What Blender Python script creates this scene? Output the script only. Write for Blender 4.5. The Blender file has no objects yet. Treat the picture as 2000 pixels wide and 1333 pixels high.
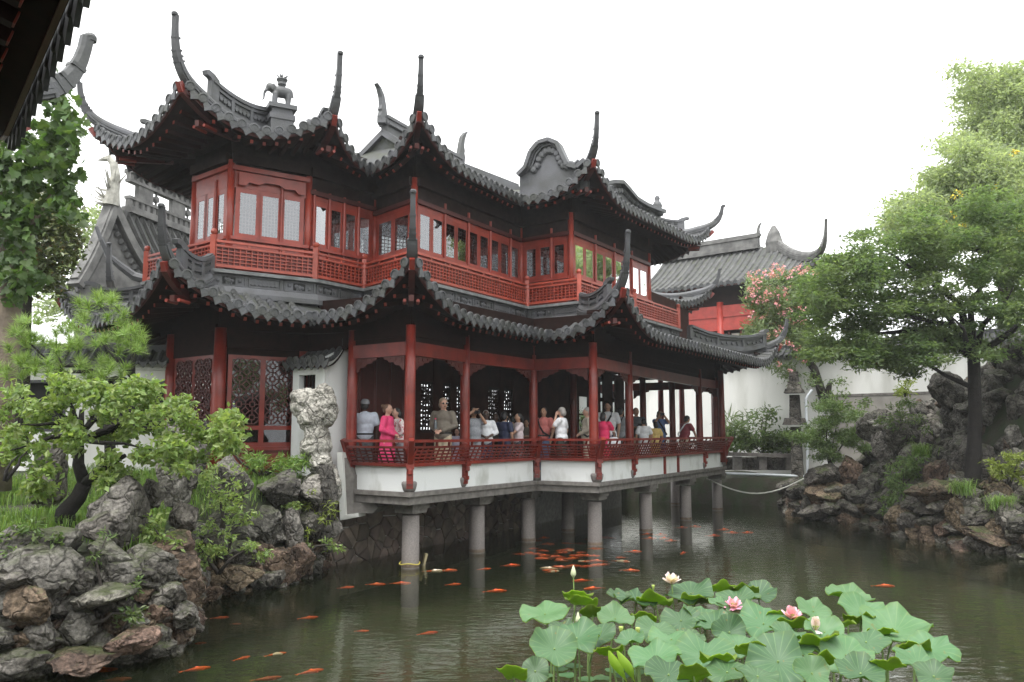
import bpy, bmesh, math, random
import numpy as np
from mathutils import Vector, Matrix
R = math.radians
random.seed(7); rng = np.random.default_rng(7)
scene = bpy.context.scene
col = scene.collection

# ---------------------------------------------------------------- camera
FPX, HOR, EYE = 1600.0, 847.0, 2.7          # focal length and horizon of the 2000 px photograph, eye height
PITCH = math.atan((HOR - 666.5) / FPX)
cam = bpy.data.cameras.new('camera'); cam.sensor_width = 36; cam.lens = 36 * FPX / 2000
cam.clip_start = 0.1; cam.clip_end = 1500
camo = bpy.data.objects.new('camera', cam); col.objects.link(camo)
camo.location = (0, 0, EYE); camo.rotation_euler = (R(90) + PITCH, 0, 0)
scene.camera = camo

# ---------------------------------------------------------------- overcast sky and sun
SUN_EL, SUN_AZ = 68, 205
world = bpy.data.worlds.new('World'); scene.world = world; world.use_nodes = True
wn = world.node_tree; wn.nodes.clear()
sky = wn.nodes.new('ShaderNodeTexSky'); sky.sky_type = 'NISHITA'; sky.sun_disc = False
sky.sun_elevation = R(SUN_EL); sky.sun_rotation = R(SUN_AZ); sky.dust_density = 6; sky.air_density = 1.0
hs = wn.nodes.new('ShaderNodeHueSaturation'); hs.inputs['Saturation'].default_value = 0.05
mxw = wn.nodes.new('ShaderNodeMix'); mxw.data_type = 'RGBA'; mxw.inputs['Factor'].default_value = 0.72
mxw.inputs['B'].default_value = (8.6, 8.75, 8.8, 1)         # the even white cloud cover
bg = wn.nodes.new('ShaderNodeBackground'); bg.inputs['Strength'].default_value = 0.135
wo = wn.nodes.new('ShaderNodeOutputWorld')
wn.links.new(sky.outputs[0], hs.inputs['Color']); wn.links.new(hs.outputs[0], mxw.inputs['A'])
wn.links.new(mxw.outputs['Result'], bg.inputs['Color']); wn.links.new(bg.outputs[0], wo.inputs['Surface'])
sl = bpy.data.lights.new('sun', 'SUN'); sl.energy = 1.1; sl.angle = R(25); sl.color = (1, .97, .93)
so = bpy.data.objects.new('sun', sl); col.objects.link(so)
_az = R(SUN_AZ)
_d = Vector((math.sin(_az) * math.cos(R(SUN_EL)), math.cos(_az) * math.cos(R(SUN_EL)), math.sin(R(SUN_EL))))
so.rotation_euler = (-_d).to_track_quat('-Z', 'Y').to_euler()
scene.view_settings.view_transform = 'Standard'; scene.view_settings.look = 'None'
scene.view_settings.exposure = 1.28; scene.view_settings.gamma = 1
scene.view_settings.use_curve_mapping = False
scene.render.engine = 'CYCLES'
scene.cycles.max_bounces = 6; scene.cycles.transparent_max_bounces = 12
scene.cycles.caustics_reflective = False; scene.cycles.caustics_refractive = False
scene.cycles.use_denoising = True

# ---------------------------------------------------------------- layout helpers (site survey)
_cp, _sp = math.cos(PITCH), math.sin(PITCH)
def _ray(u, v):
    x = (u - 1000) / FPX; z = (666.5 - v) / FPX
    return Vector((x, _cp - z * _sp, _sp + z * _cp))
def onz(u, v, z):
    d = _ray(u, v); return Vector((0, 0, EYE)) + d * ((z - EYE) / d.z)
def ony(u, v, y):
    d = _ray(u, v); return Vector((0, 0, EYE)) + d * (y / d.y)
def V(*a): return Vector(a)
def lerp(a, b, t): return a + (b - a) * t

# ---------------------------------------------------------------- mesh and object helpers
_W = {}
def world_of(o): return _W.get(o.name, Matrix.Identity(4))
def link(o, parent=None, W=None):
    col.objects.link(o)
    W = W if W is not None else Matrix.Identity(4)
    if parent is not None:
        o.parent = parent; o.matrix_parent_inverse = world_of(parent).inverted()
    o.matrix_basis = W
    _W[o.name] = W
    return o
def tag(o, label=None, cat=None, group=None, kind=None):
    if label: o['label'] = label
    if cat: o['category'] = cat
    if group: o['group'] = group
    if kind: o['kind'] = kind
    return o
def empty(name, loc=(0, 0, 0), parent=None, **k):
    o = bpy.data.objects.new(name, None); o.empty_display_size = .2
    link(o, parent, Matrix.Translation(Vector(loc))); tag(o, **k)
    return o
def inst(name, mesh, W, parent=None):
    o = bpy.data.objects.new(name, mesh); return link(o, parent, W)
def np_mesh(name, v, f, mat=None, smooth=False, mi=None):
    """v (N,3), f (M,k) arrays -> mesh, quickly"""
    v = np.asarray(v, dtype=np.float32); f = np.asarray(f, dtype=np.int32)
    me = bpy.data.meshes.new(name)
    k = f.shape[1]; m = len(f)
    me.vertices.add(len(v)); me.vertices.foreach_set('co', v.ravel())
    me.loops.add(m * k); me.loops.foreach_set('vertex_index', f.ravel())
    me.polygons.add(m); me.polygons.foreach_set('loop_start', np.arange(0, m * k, k, dtype=np.int32))
    if mi is not None: me.polygons.foreach_set('material_index', np.asarray(mi, dtype=np.int32))
    me.polygons.foreach_set('use_smooth', np.full(m, smooth))
    me.update(calc_edges=True); me.validate()
    for mm in (mat if isinstance(mat, (list, tuple)) else [mat]):
        if mm: me.materials.append(mm)
    return me

class MB:
    """collects shapes; build() links them as ONE mesh object whose origin is the shape's centre"""
    def __init__(s): s.v = []; s.f = []; s.m = []; s.cur = 0
    def add(s, v, f):
        b = len(s.v); s.v += [Vector(p) for p in v]; s.f += [tuple(i + b for i in q) for q in f]; s.m += [s.cur] * len(f); return s
    def box(s, c, d, M=None):
        x, y, z = d[0] / 2, d[1] / 2, d[2] / 2; c = Vector(c)
        vs = [Vector((a * x, b * y, e * z)) for a in (-1, 1) for b in (-1, 1) for e in (-1, 1)]
        if M is not None: vs = [M @ p for p in vs]
        return s.add([c + p for p in vs], [(0, 1, 3, 2), (4, 6, 7, 5), (0, 4, 5, 1), (2, 3, 7, 6), (0, 2, 6, 4), (1, 5, 7, 3)])
    def beam(s, a, b, w, h, up=V(0, 0, 1)):
        """rectangular bar from a to b, w across, h along up"""
        a = Vector(a); b = Vector(b); d = b - a; L = d.length
        if L < 1e-6: return s
        d = d / L; x = d.cross(up)
        if x.length < 1e-5: x = d.cross(V(1, 0, 0))
        x.normalize(); z = x.cross(d)
        M = Matrix((x, d, z)).transposed()
        return s.box((a + b) / 2, (w, L, h), M)
    def loft(s, rings, cap=True, closed=True):
        n = len(rings[0]); v = [p for r in rings for p in r]; f = []
        for i in range(len(rings) - 1):
            for j in range(n if closed else n - 1):
                k = (j + 1) % n
                f.append((i * n + j, i * n + k, (i + 1) * n + k, (i + 1) * n + j))
        if cap and closed:
            f.append(tuple(reversed(range(n)))); f.append(tuple(range((len(rings) - 1) * n, len(rings) * n)))
        return s.add(v, f)
    def tube(s, pts, rad, n=8, cap=True, sec=None):
        pts = [Vector(p) for p in pts]; m = len(pts)
        if not isinstance(rad, (list, tuple)): rad = [rad] * m
        rings = []; x = None
        for i in range(m):
            d = (pts[min(i + 1, m - 1)] - pts[max(i - 1, 0)])
            if d.length < 1e-7: d = V(0, 0, 1)
            d.normalize()
            if x is None:
                x = d.cross(V(0, 0, 1))
                if x.length < .05: x = d.cross(V(1, 0, 0))
            x = x - d * x.dot(d); x.normalize(); y = d.cross(x)
            rings.append([pts[i] + (x * math.cos(2 * math.pi * k / n) + y * math.sin(2 * math.pi * k / n)) * rad[i] for k in range(n)])
        return s.loft(rings, cap)
    def lathe(s, c, prof, n=16, M=None):
        """prof: (r, z) pairs upward"""
        c = Vector(c); rings = []
        for r, z in prof:
            ring = [Vector((r * math.cos(2 * math.pi * k / n), r * math.sin(2 * math.pi * k / n), z)) for k in range(n)]
            if M is not None: ring = [M @ p for p in ring]
            rings.append([c + p for p in ring])
        return s.loft(rings)
    def sweep(s, path, prof, side=None, cap=True):
        """profile (outward, up) points swept along a horizontal-ish polyline with mitred corners; side(+1) = right-hand outward"""
        path = [Vector(p) for p in path]; n = len(path); rings = []
        for i in range(n):
            ds = []
            if i > 0: ds.append((path[i] - path[i - 1]).to_2d().normalized())
            if i < n - 1: ds.append((path[i + 1] - path[i]).to_2d().normalized())
            ns = [Vector((d.y, -d.x)) for d in ds]
            if len(ns) == 2:
                m = ns[0] + ns[1]; m = m / max(.25, (m.dot(ns[0])))
            else: m = ns[0]
            rings.append([path[i] + Vector((m.x * o, m.y * o, u)) for o, u in prof])
        return s.loft(rings, cap)
    def poly(s, pts, depth):
        """closed 3-D polygon (planar list) extruded by the vector depth"""
        pts = [Vector(p) for p in pts]; n = len(pts); d = Vector(depth)
        f = [tuple(range(n)), tuple(reversed(range(n, 2 * n)))] + [(i, i + n, (i + 1) % n + n, (i + 1) % n) for i in range(n)]
        return s.add(pts + [p + d for p in pts], f)
    def mesh(s, name, mats, smooth=False, M=None):
        me = bpy.data.meshes.new(name)
        me.from_pydata([tuple(p) for p in s.v], [], s.f); me.validate()
        for mm in (mats if isinstance(mats, (list, tuple)) else [mats]): me.materials.append(mm)
        if len(me.polygons) == len(s.m):
            me.polygons.foreach_set('material_index', s.m)
        if smooth: me.polygons.foreach_set('use_smooth', [True] * len(me.polygons))
        me.update()
        bm = bmesh.new(); bm.from_mesh(me); bmesh.ops.recalc_face_normals(bm, faces=bm.faces[:]); bm.to_mesh(me); bm.free()
        return me
    def build(s, name, mats, parent=None, smooth=False, **k):
        if not s.v: return None
        lo = Vector([min(p[i] for p in s.v) for i in range(3)]); hi = Vector([max(p[i] for p in s.v) for i in range(3)])
        c = (lo + hi) / 2; c.z = lo.z
        s.v = [p - c for p in s.v]
        o = bpy.data.objects.new(name, s.mesh(name, mats, smooth))
        link(o, parent, Matrix.Translation(c)); tag(o, **k)
        if smooth == 'auto':
            for e in o.data.polygons: e.use_smooth = True
            o.data.set_sharp_from_angle(angle=R(38))
        return o

# ---------------------------------------------------------------- materials (procedural)
M = {}
def mat(name, base, rough=.6, var=.25, scale=6.0, base2=None, bump=0.0, bscale=30.0, spec=.5, rand=0.0, metal=0.0,
        trans=0.0, island=0.0, detail=4, streak=None, coat=0.0, thresh=(.35, .65), hue=0.0):
    m = bpy.data.materials.new(name); m.use_nodes = True; nt = m.node_tree; N = nt.nodes; L = nt.links
    b = N['Principled BSDF']; b.inputs['Roughness'].default_value = rough; b.inputs['Metallic'].default_value = metal
    b.inputs['Specular IOR Level'].default_value = spec
    if coat: b.inputs['Coat Weight'].default_value = coat; b.inputs['Coat Roughness'].default_value = .15
    tc = N.new('ShaderNodeTexCoord'); geo = N.new('ShaderNodeNewGeometry')
    nz = N.new('ShaderNodeTexNoise'); nz.inputs['Scale'].default_value = scale; nz.inputs['Detail'].default_value = detail
    mp = N.new('ShaderNodeMapping')
    if streak: mp.inputs['Scale'].default_value = streak
    L.new(geo.outputs['Position'], mp.inputs['Vector'])
    L.new(mp.outputs[0], nz.inputs['Vector'])
    rp = N.new('ShaderNodeValToRGB')
    b2 = base2 if base2 else tuple(c * (1 - var) for c in base)
    rp.color_ramp.elements[0].position = thresh[0]; rp.color_ramp.elements[1].position = thresh[1]
    rp.color_ramp.elements[0].color = (*b2, 1); rp.color_ramp.elements[1].color = (*base, 1)
    L.new(nz.outputs['Fac'], rp.inputs['Fac'])
    out = rp.outputs['Color']
    if rand or island or hue:
        hsv = N.new('ShaderNodeHueSaturation')
        src = geo.outputs['Random Per Island'] if island else N.new('ShaderNodeObjectInfo').outputs['Random']
        mr = N.new('ShaderNodeMapRange'); a = island or rand
        mr.inputs['To Min'].default_value = 1 - a; mr.inputs['To Max'].default_value = 1 + a
        L.new(src, mr.inputs['Value']); L.new(mr.outputs[0], hsv.inputs['Value'])
        if hue:
            mh = N.new('ShaderNodeMapRange'); mh.inputs['To Min'].default_value = .5 - hue; mh.inputs['To Max'].default_value = .5 + hue
            wn_ = N.new('ShaderNodeTexWhiteNoise'); wn_.noise_dimensions = '1D'; L.new(src, wn_.inputs['W'])
            L.new(wn_.outputs['Value'], mh.inputs['Value']); L.new(mh.outputs[0], hsv.inputs['Hue'])
        L.new(out, hsv.inputs['Color']); out = hsv.outputs['Color']
    L.new(out, b.inputs['Base Color'])
    if bump:
        n2 = N.new('ShaderNodeTexNoise'); n2.inputs['Scale'].default_value = bscale; n2.inputs['Detail'].default_value = 6
        L.new(mp.outputs[0] if streak else geo.outputs['Position'], n2.inputs['Vector'])
        bp = N.new('ShaderNodeBump'); bp.inputs['Strength'].default_value = bump; bp.inputs['Distance'].default_value = .03
        L.new(n2.outputs['Fac'], bp.inputs['Height']); L.new(bp.outputs[0], b.inputs['Normal'])
    if trans:
        tr = N.new('ShaderNodeBsdfTranslucent'); ms = N.new('ShaderNodeMixShader'); ms.inputs[0].default_value = trans
        g = N.new('ShaderNodeMix'); g.data_type = 'RGBA'; g.blend_type = 'MULTIPLY'; g.inputs['Factor'].default_value = 1
        g.inputs['B'].default_value = (1.5, 1.6, .8, 1); L.new(out, g.inputs['A']); L.new(g.outputs['Result'], tr.inputs['Color'])
        L.new(b.outputs[0], ms.inputs[1]); L.new(tr.outputs[0], ms.inputs[2]); L.new(ms.outputs[0], N['Material Output'].inputs['Surface'])
    M[name] = m
    return m
mat('rafter', (.022, .009, .007), .7, .3, 5, spec=.1)
mat('tile', (.066, .068, .075), .5, .4, 2.5, base2=(.045, .047, .042), bump=.3, bscale=30, rand=.38, detail=8)
mat('tile_bed', (.07, .072, .076), .7, .3, 3, base2=(.06, .066, .045), bump=.3, bscale=25)
mat('ridge', (.108, .11, .12), .55, .35, 2.5, base2=(.07, .072, .07), detail=8, bump=.2, bscale=30)
mat('ridge_dark', (.05, .051, .055), .5, .3, 4, bump=.15)
mat('old_tile', (.1, .1, .097), .75, .5, 3, bump=.4, bscale=25, rand=.2)
mat('old_ridge', (.17, .167, .16), .8, .5, 3, bump=.4, bscale=20)
mat('red_up_lit', (.34, .05, .03), .36, .3, 3, base2=(.21, .03, .019), detail=8, thresh=(.3, .6), bump=.06, bscale=15, rand=.1)  # lighter copy of the red: stronger upper light and veil put into the colour
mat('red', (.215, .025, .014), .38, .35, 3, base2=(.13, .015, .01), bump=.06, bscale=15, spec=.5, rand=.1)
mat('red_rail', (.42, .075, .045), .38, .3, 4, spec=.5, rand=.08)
mat('red_dark', (.085, .012, .008), .5, .3, 4)
mat('red_end', (.3, .045, .028), .5, .2, 4, rand=.2)
mat('wood_dark', (.025, .012, .009), .6, .4, 5, spec=.12)
mat('soffit_veiled', (.04, .027, .025), .75, .4, 6, rand=.1, spec=.1)  # lighter soffit: the lens veil over the upper eaves is put into the colour
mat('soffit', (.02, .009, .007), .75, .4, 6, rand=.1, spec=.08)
mat('white', (.74, .755, .75), .8, .07, 2.2, base2=(.5, .51, .48), bump=.06, bscale=9, thresh=(.3, .47), streak=(1, 1, .5), detail=8)
mat('old_white', (.74, .74, .71), .85, .2, 1.2, base2=(.52, .52, .48), bump=.06, bscale=9, thresh=(.3, .56), streak=(1, 1, .3), detail=8)
mat('stone', (.2, .185, .172), .75, .3, 7, base2=(.12, .11, .1), bump=.2, bscale=60)
mat('granite', (.25, .222, .208), .7, .3, 40, base2=(.18, .16, .15), bump=.15, bscale=90, rand=.08)
mat('drum', (.22, .2, .19), .8, .3, 12, bump=.3, bscale=50)
def rock_mat(name, c1, c2, moss=.0, rand=.3, hue=.015):
    m = bpy.data.materials.new(name); m.use_nodes = True; nt = m.node_tree; N = nt.nodes; L = nt.links
    b = N['Principled BSDF']; b.inputs['Roughness'].default_value = .82; b.inputs['Specular IOR Level'].default_value = .35
    ge = N.new('ShaderNodeNewGeometry'); oi = N.new('ShaderNodeObjectInfo'); P = ge.outputs['Position']
    def nz(sc, det=6, dist=0.0):
        n = N.new('ShaderNodeTexNoise'); n.inputs['Scale'].default_value = sc; n.inputs['Detail'].default_value = det; n.inputs['Roughness'].default_value = .65; n.inputs['Distortion'].default_value = dist; L.new(P, n.inputs['Vector']); return n.outputs['Fac']
    def ramp(src, p0, p1, c0, c1_):
        r = N.new('ShaderNodeValToRGB'); r.color_ramp.elements[0].position = p0; r.color_ramp.elements[1].position = p1; r.color_ramp.elements[0].color = (*c0, 1); r.color_ramp.elements[1].color = (*c1_, 1); L.new(src, r.inputs['Fac']); return r.outputs['Color']
    def mix(f, a, b_, mode='MIX'):
        x = N.new('ShaderNodeMix'); x.data_type = 'RGBA'; x.blend_type = mode
        if isinstance(f, (int, float)): x.inputs['Factor'].default_value = f
        else: L.new(f, x.inputs['Factor'])
        L.new(a, x.inputs['A']); L.new(b_, x.inputs['B']); return x.outputs['Result']
    base = ramp(nz(3.0, 8, .4), .36, .62, c2, c1)
    fine = ramp(nz(22, 8), .38, .6, (.45, .45, .45), (1.15, 1.15, 1.15)); base = mix(1.0, base, fine, 'MULTIPLY')
    vo = N.new('ShaderNodeTexVoronoi'); vo.feature = 'DISTANCE_TO_EDGE'; vo.inputs['Scale'].default_value = 3.4
    wp = N.new('ShaderNodeTexNoise'); wp.inputs['Scale'].default_value = 5; L.new(P, wp.inputs['Vector'])
    ad = N.new('ShaderNodeVectorMath'); ad.operation = 'MULTIPLY_ADD'; ad.inputs[1].default_value = (.35, .35, .35); L.new(wp.outputs['Color'], ad.inputs[0]); L.new(P, ad.inputs[2]); L.new(ad.outputs[0], vo.inputs['Vector'])
    crack = ramp(vo.outputs['Distance'], .0, .05, (.25, .24, .22), (1, 1, 1)); base = mix(.75, base, crack, 'MULTIPLY')
    hsv = N.new('ShaderNodeHueSaturation'); mr = N.new('ShaderNodeMapRange'); mr.inputs['To Min'].default_value = 1 - rand; mr.inputs['To Max'].default_value = 1 + rand; L.new(oi.outputs['Random'], mr.inputs['Value']); L.new(mr.outputs[0], hsv.inputs['Value'])
    wnz = N.new('ShaderNodeTexWhiteNoise'); wnz.noise_dimensions = '1D'; L.new(oi.outputs['Random'], wnz.inputs['W']); mh = N.new('ShaderNodeMapRange'); mh.inputs['To Min'].default_value = .5 - hue; mh.inputs['To Max'].default_value = .5 + hue; L.new(wnz.outputs['Value'], mh.inputs['Value']); L.new(mh.outputs[0], hsv.inputs['Hue'])
    L.new(base, hsv.inputs['Color']); out = hsv.outputs['Color']
    if moss:
        sx = N.new('ShaderNodeSeparateXYZ'); L.new(ge.outputs['Normal'], sx.inputs[0]); mm = N.new('ShaderNodeMath'); mm.operation = 'MULTIPLY'; L.new(sx.outputs['Z'], mm.inputs[0]); L.new(nz(2.3, 5), mm.inputs[1])
        mk = N.new('ShaderNodeMapRange'); mk.inputs['From Min'].default_value = .5 - moss * .25; mk.inputs['From Max'].default_value = .62; L.new(mm.outputs[0], mk.inputs['Value'])
        g = N.new('ShaderNodeRGB'); g.outputs[0].default_value = (.055, .07, .022, 1); out = mix(mk.outputs[0], out, g.outputs[0])
    L.new(out, b.inputs['Base Color'])
    a1 = N.new('ShaderNodeMath'); a1.operation = 'MULTIPLY_ADD'; a1.inputs[1].default_value = 1.2; L.new(nz(9, 10), a1.inputs[0]); mn_ = N.new('ShaderNodeMath'); mn_.operation = 'MINIMUM'; mn_.inputs[1].default_value = .12; L.new(vo.outputs['Distance'], mn_.inputs[0])
    a2 = N.new('ShaderNodeMath'); a2.operation = 'MULTIPLY'; a2.inputs[1].default_value = 5.0; L.new(mn_.outputs[0], a2.inputs[0]); L.new(a2.outputs[0], a1.inputs[2])
    bp = N.new('ShaderNodeBump'); bp.inputs['Strength'].default_value = .9; bp.inputs['Distance'].default_value = .06; L.new(a1.outputs[0], bp.inputs['Height']); L.new(bp.outputs[0], b.inputs['Normal'])
    M[name] = m
rock_mat('rock', (.225, .212, .188), (.06, .055, .046), .7, .4); rock_mat('rock_brown', (.23, .165, .118), (.06, .043, .031), .4, .4, .02); rock_mat('rock_dark', (.2, .185, .16), (.05, .045, .038), .6, .35); rock_mat('rock_pale', (.5, .48, .43), (.27, .255, .22), .0, .1)
_unused = lambda *a, **k: None
_unused('rock', (.23, .215, .195), .85, .5, 2.2, base2=(.085, .078, .066), bump=.9, bscale=14, rand=.35, hue=.02)
_unused('rock_brown', (.24, .165, .115), .85, .5, 2.5, base2=(.075, .055, .04), bump=.9, bscale=14, rand=.38, hue=.035)
_unused('rock_dark', (.105, .093, .08), .85, .5, 2.5, base2=(.035, .03, .025), bump=.9, bscale=13, rand=.35, hue=.02)
_unused('rock_pale', (.42, .40, .36), .9, .4, 3, base2=(.22, .21, .18), bump=1.0, bscale=22, rand=.15)
mat('mosaic', (.17, .13, .105), .8, .4, 4, base2=(.09, .075, .06), bump=.5, bscale=30, rand=.4, hue=.02)
mat('mortar', (.40, .39, .36), .9, .3, 9, bump=.4, bscale=40)
mat('soil', (.045, .04, .028), .95, .5, 3, base2=(.03, .045, .018), bump=.7, bscale=12)
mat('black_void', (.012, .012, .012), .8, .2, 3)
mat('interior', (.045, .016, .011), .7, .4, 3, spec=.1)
mat('floor', (.16, .14, .13), .5, .3, 4)
mat('paper', (.55, .53, .47), .9, .15, 3)
mat('cable', (.55, .55, .5), .6, .2, 6)
mat('plastic', (.62, .66, .7), .35, .1, 6)
mat('yellow_rope', (.6, .5, .1), .7, .2, 9)
mat('bamboo', (.45, .38, .22), .6, .3, 9)

def glass_mat(name, tint, refl):
    m = bpy.data.materials.new(name); m.use_nodes = True; nt = m.node_tree; N = nt.nodes; L = nt.links; N.remove(N['Principled BSDF'])
    t = N.new('ShaderNodeBsdfTransparent'); t.inputs[0].default_value = (*tint, 1)
    g = N.new('ShaderNodeBsdfGlossy'); g.inputs['Roughness'].default_value = .02; g.inputs[0].default_value = (.95, .97, 1, 1)
    fr = N.new('ShaderNodeFresnel'); fr.inputs['IOR'].default_value = 1.5
    mr = N.new('ShaderNodeMapRange'); mr.inputs['To Min'].default_value = refl; mr.inputs['To Max'].default_value = 1
    nz = N.new('ShaderNodeTexNoise'); nz.inputs['Scale'].default_value = 1.6
    ge = N.new('ShaderNodeNewGeometry'); L.new(ge.outputs['Position'], nz.inputs['Vector'])
    bp = N.new('ShaderNodeBump'); bp.inputs['Strength'].default_value = .05; bp.inputs['Distance'].default_value = .1
    L.new(nz.outputs['Fac'], bp.inputs['Height']); L.new(bp.outputs[0], g.inputs['Normal'])
    mx = N.new('ShaderNodeMixShader'); L.new(fr.outputs[0], mr.inputs['Value']); L.new(mr.outputs[0], mx.inputs[0])
    L.new(t.outputs[0], mx.inputs[1]); L.new(g.outputs[0], mx.inputs[2]); L.new(mx.outputs[0], N['Material Output'].inputs['Surface'])
    M[name] = m
glass_mat('glass', (.75, .78, .76), .14); glass_mat('glass_dim', (.6, .62, .6), .03)

def water_mat():
    m = bpy.data.materials.new('water'); m.use_nodes = True; nt = m.node_tree; N = nt.nodes; L = nt.links; N.remove(N['Principled BSDF'])
    t = N.new('ShaderNodeBsdfTransparent'); t.inputs[0].default_value = (.9, .89, .74, 1)
    d = N.new('ShaderNodeBsdfDiffuse'); d.inputs[0].default_value = (.03, .04, .019, 1)
    g = N.new('ShaderNodeBsdfGlossy'); g.inputs['Roughness'].default_value = .035; g.inputs[0].default_value = (1, 1, .98, 1)
    ge = N.new('ShaderNodeNewGeometry')
    mp = N.new('ShaderNodeMapping'); mp.inputs['Scale'].default_value = (1, 2.2, 1); mp.inputs['Rotation'].default_value = (0, 0, R(12))
    L.new(ge.outputs['Position'], mp.inputs['Vector'])
    n1 = N.new('ShaderNodeTexNoise'); n1.inputs['Scale'].default_value = 3.2; n1.inputs['Detail'].default_value = 3; n1.inputs['Distortion'].default_value = .6
    n2 = N.new('ShaderNodeTexNoise'); n2.inputs['Scale'].default_value = .35; n2.inputs['Detail'].default_value = 2
    L.new(mp.outputs[0], n1.inputs['Vector']); L.new(ge.outputs['Position'], n2.inputs['Vector'])
    mu = N.new('ShaderNodeMath'); mu.operation = 'MULTIPLY'; L.new(n1.outputs['Fac'], mu.inputs[0]); L.new(n2.outputs['Fac'], mu.inputs[1])
    bp = N.new('ShaderNodeBump'); bp.inputs['Strength'].default_value = .22; bp.inputs['Distance'].default_value = .06
    L.new(mu.outputs[0], bp.inputs['Height'])
    fr = N.new('ShaderNodeFresnel'); fr.inputs['IOR'].default_value = 1.333
    L.new(bp.outputs[0], g.inputs['Normal']); L.new(bp.outputs[0], fr.inputs['Normal'])
    m1 = N.new('ShaderNodeMixShader'); m1.inputs[0].default_value = .2; L.new(t.outputs[0], m1.inputs[1]); L.new(d.outputs[0], m1.inputs[2])
    m2 = N.new('ShaderNodeMixShader'); L.new(fr.outputs[0], m2.inputs[0]); L.new(m1.outputs[0], m2.inputs[1]); L.new(g.outputs[0], m2.inputs[2])
    L.new(m2.outputs[0], N['Material Output'].inputs['Surface']); M['water'] = m
water_mat()
# ================================================================ water and ground
def onplane(u, v, p0, p1):
    """where the sight line through (u, v) meets the upright plane over plan points p0-p1"""
    d = _ray(u, v); n = Vector((p1[1] - p0[1], -(p1[0] - p0[0]), 0)); o = Vector((p0[0], p0[1], 0)) - Vector((0, 0, EYE))
    return Vector((0, 0, EYE)) + d * (o.dot(n) / d.dot(n))
def seg_u(p0, p1, u, z=2.7):
    """fraction along plan segment p0-p1 seen at column u"""
    a, b = 0.0, 1.0
    def px(t):
        x = lerp(p0[0], p1[0], t); y = lerp(p0[1], p1[1], t)
        return 1000 + FPX * x / (_cp * y + _sp * (z - EYE))
    for _ in range(40):
        m = (a + b) / 2
        if px(m) < u: a = m
        else: b = m
    return (a + b) / 2
def xy(p, z=0): return Vector((p[0], p[1], z))

me = np_mesh('water', [(-170, -60, 0), (170, -60, 0), (0, 258, 0)], [(0, 1, 2)], M['water'])
o = link(bpy.data.objects.new('water', me)); tag(o, 'dark green pond water with small ripples', kind='structure')
me = np_mesh('pond_bed', [(-172, -62, -.75), (172, -62, -.75), (0, 259, -.75)], [(0, 1, 2)], M['soil'])
o = link(bpy.data.objects.new('pond_bed', me)); tag(o, 'muddy bed of the pond', kind='structure')
me = np_mesh('ground', [(-180, 33.5, .9), (180, 33.5, .9), (180, 260, .9), (-180, 260, .9), (-180, 19, .9), (-3.6, 19, .9), (3.4, 31.2, .9), (4.6, 33.5, .9)], [(0, 1, 2, 3), (4, 5, 6, 7), (4, 7, 0, 0)], M['soil'])
o = link(bpy.data.objects.new('ground', me)); tag(o, 'garden ground behind the pond', kind='structure')

ZU = V(0, 0, 1)
# ================================================================ the pavilion
PAV = empty('pavilion', (-1.0, 20.0, 0), label='two storey red timber pavilion with upturned grey roofs standing over the pond', cat='pavilion')
ZD, ZF = 1.55, 1.70
D = [(-3.37, 17.24), (-2.0, 16.25), (.62, 20.38), (2.06, 19.54), (7.55, 29.2), (4.6, 31.0)]
BAL = [(-8.29, 18.13), (-6.17, 16.53), (-4.3, 17.79), (-3.48, 18.98), (-2.2, 17.58), (.42, 21.69), (1.74, 20.74), (5.5, 26.5)]
ZB = 6.07
UW = [(-7.18, 18.08), (-6.05, 17.15), (-4.62, 18.11), (-3.35, 19.6), (-2.25, 18.4), (.25, 22.37), (1.57, 21.42), (4.33, 25.6)]

# -- stone deck on pillars
b = MB(); b.sweep([xy(p, 0) for p in D], [(-.5, ZD), (.02, ZD), (.02, ZD - .09), (-.03, ZD - .1), (-.03, ZD - .25), (-.5, ZD - .25)])
deck = b.build('deck_edge', M['stone'], PAV)
b = MB(); b.poly([xy(p, ZD - .2) for p in [(-3.2, 17.3), (-2.02, 16.5), (.55, 20.75), (1.98, 19.95), (7.2, 29.1), (4.6, 30.7), (-6.5, 24.5)]], (0, 0, .35))
b.build('deck_floor', M['floor'], PAV)
pil = [(800, 1115.6), (931, 1086), (1032, 1064), (1163, 1071.75), (1263, 1045), (1341, 1021.6), (1403, 1002.5), (1110, 1044.8), (1361, 981), (1321, 992)]
ang0 = math.atan2(20.38 - 16.25, .62 + 2.0)
b = MB(); b.lathe((0, 0, -.8), [(.185, 0), (.185, .78), (.18, .9), (.172, 1.85)], 20)
b2 = MB(); b2.box((0, 0, 1.14), (.46, .46, .09)); b2.box((0, 0, 1.24), (.54, .54, .11))
pm = b.mesh('stone_pillar', M['granite'], True); cm = b2.mesh('pillar_cap', M['stone'])
b = MB(); b.lathe((0, 0, .02), [(.186, 0), (.186, .05), (.183, .07)], 20, None); wm = b.mesh('water_stain', mat('stain', (.2, .15, .11), .8, .4, 10))
for u, v in pil:
    p = onz(u, v - 5, 0); p.y += .1; W = Matrix.Translation((p.x, p.y, 0)) @ Matrix.Rotation(ang0, 4, 'Z')
    o = inst('stone_pillar', pm, W, PAV); inst('pillar_cap', cm, W, o); inst('water_stain', wm, W, o)
    for e in o.data.polygons: pass

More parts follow.
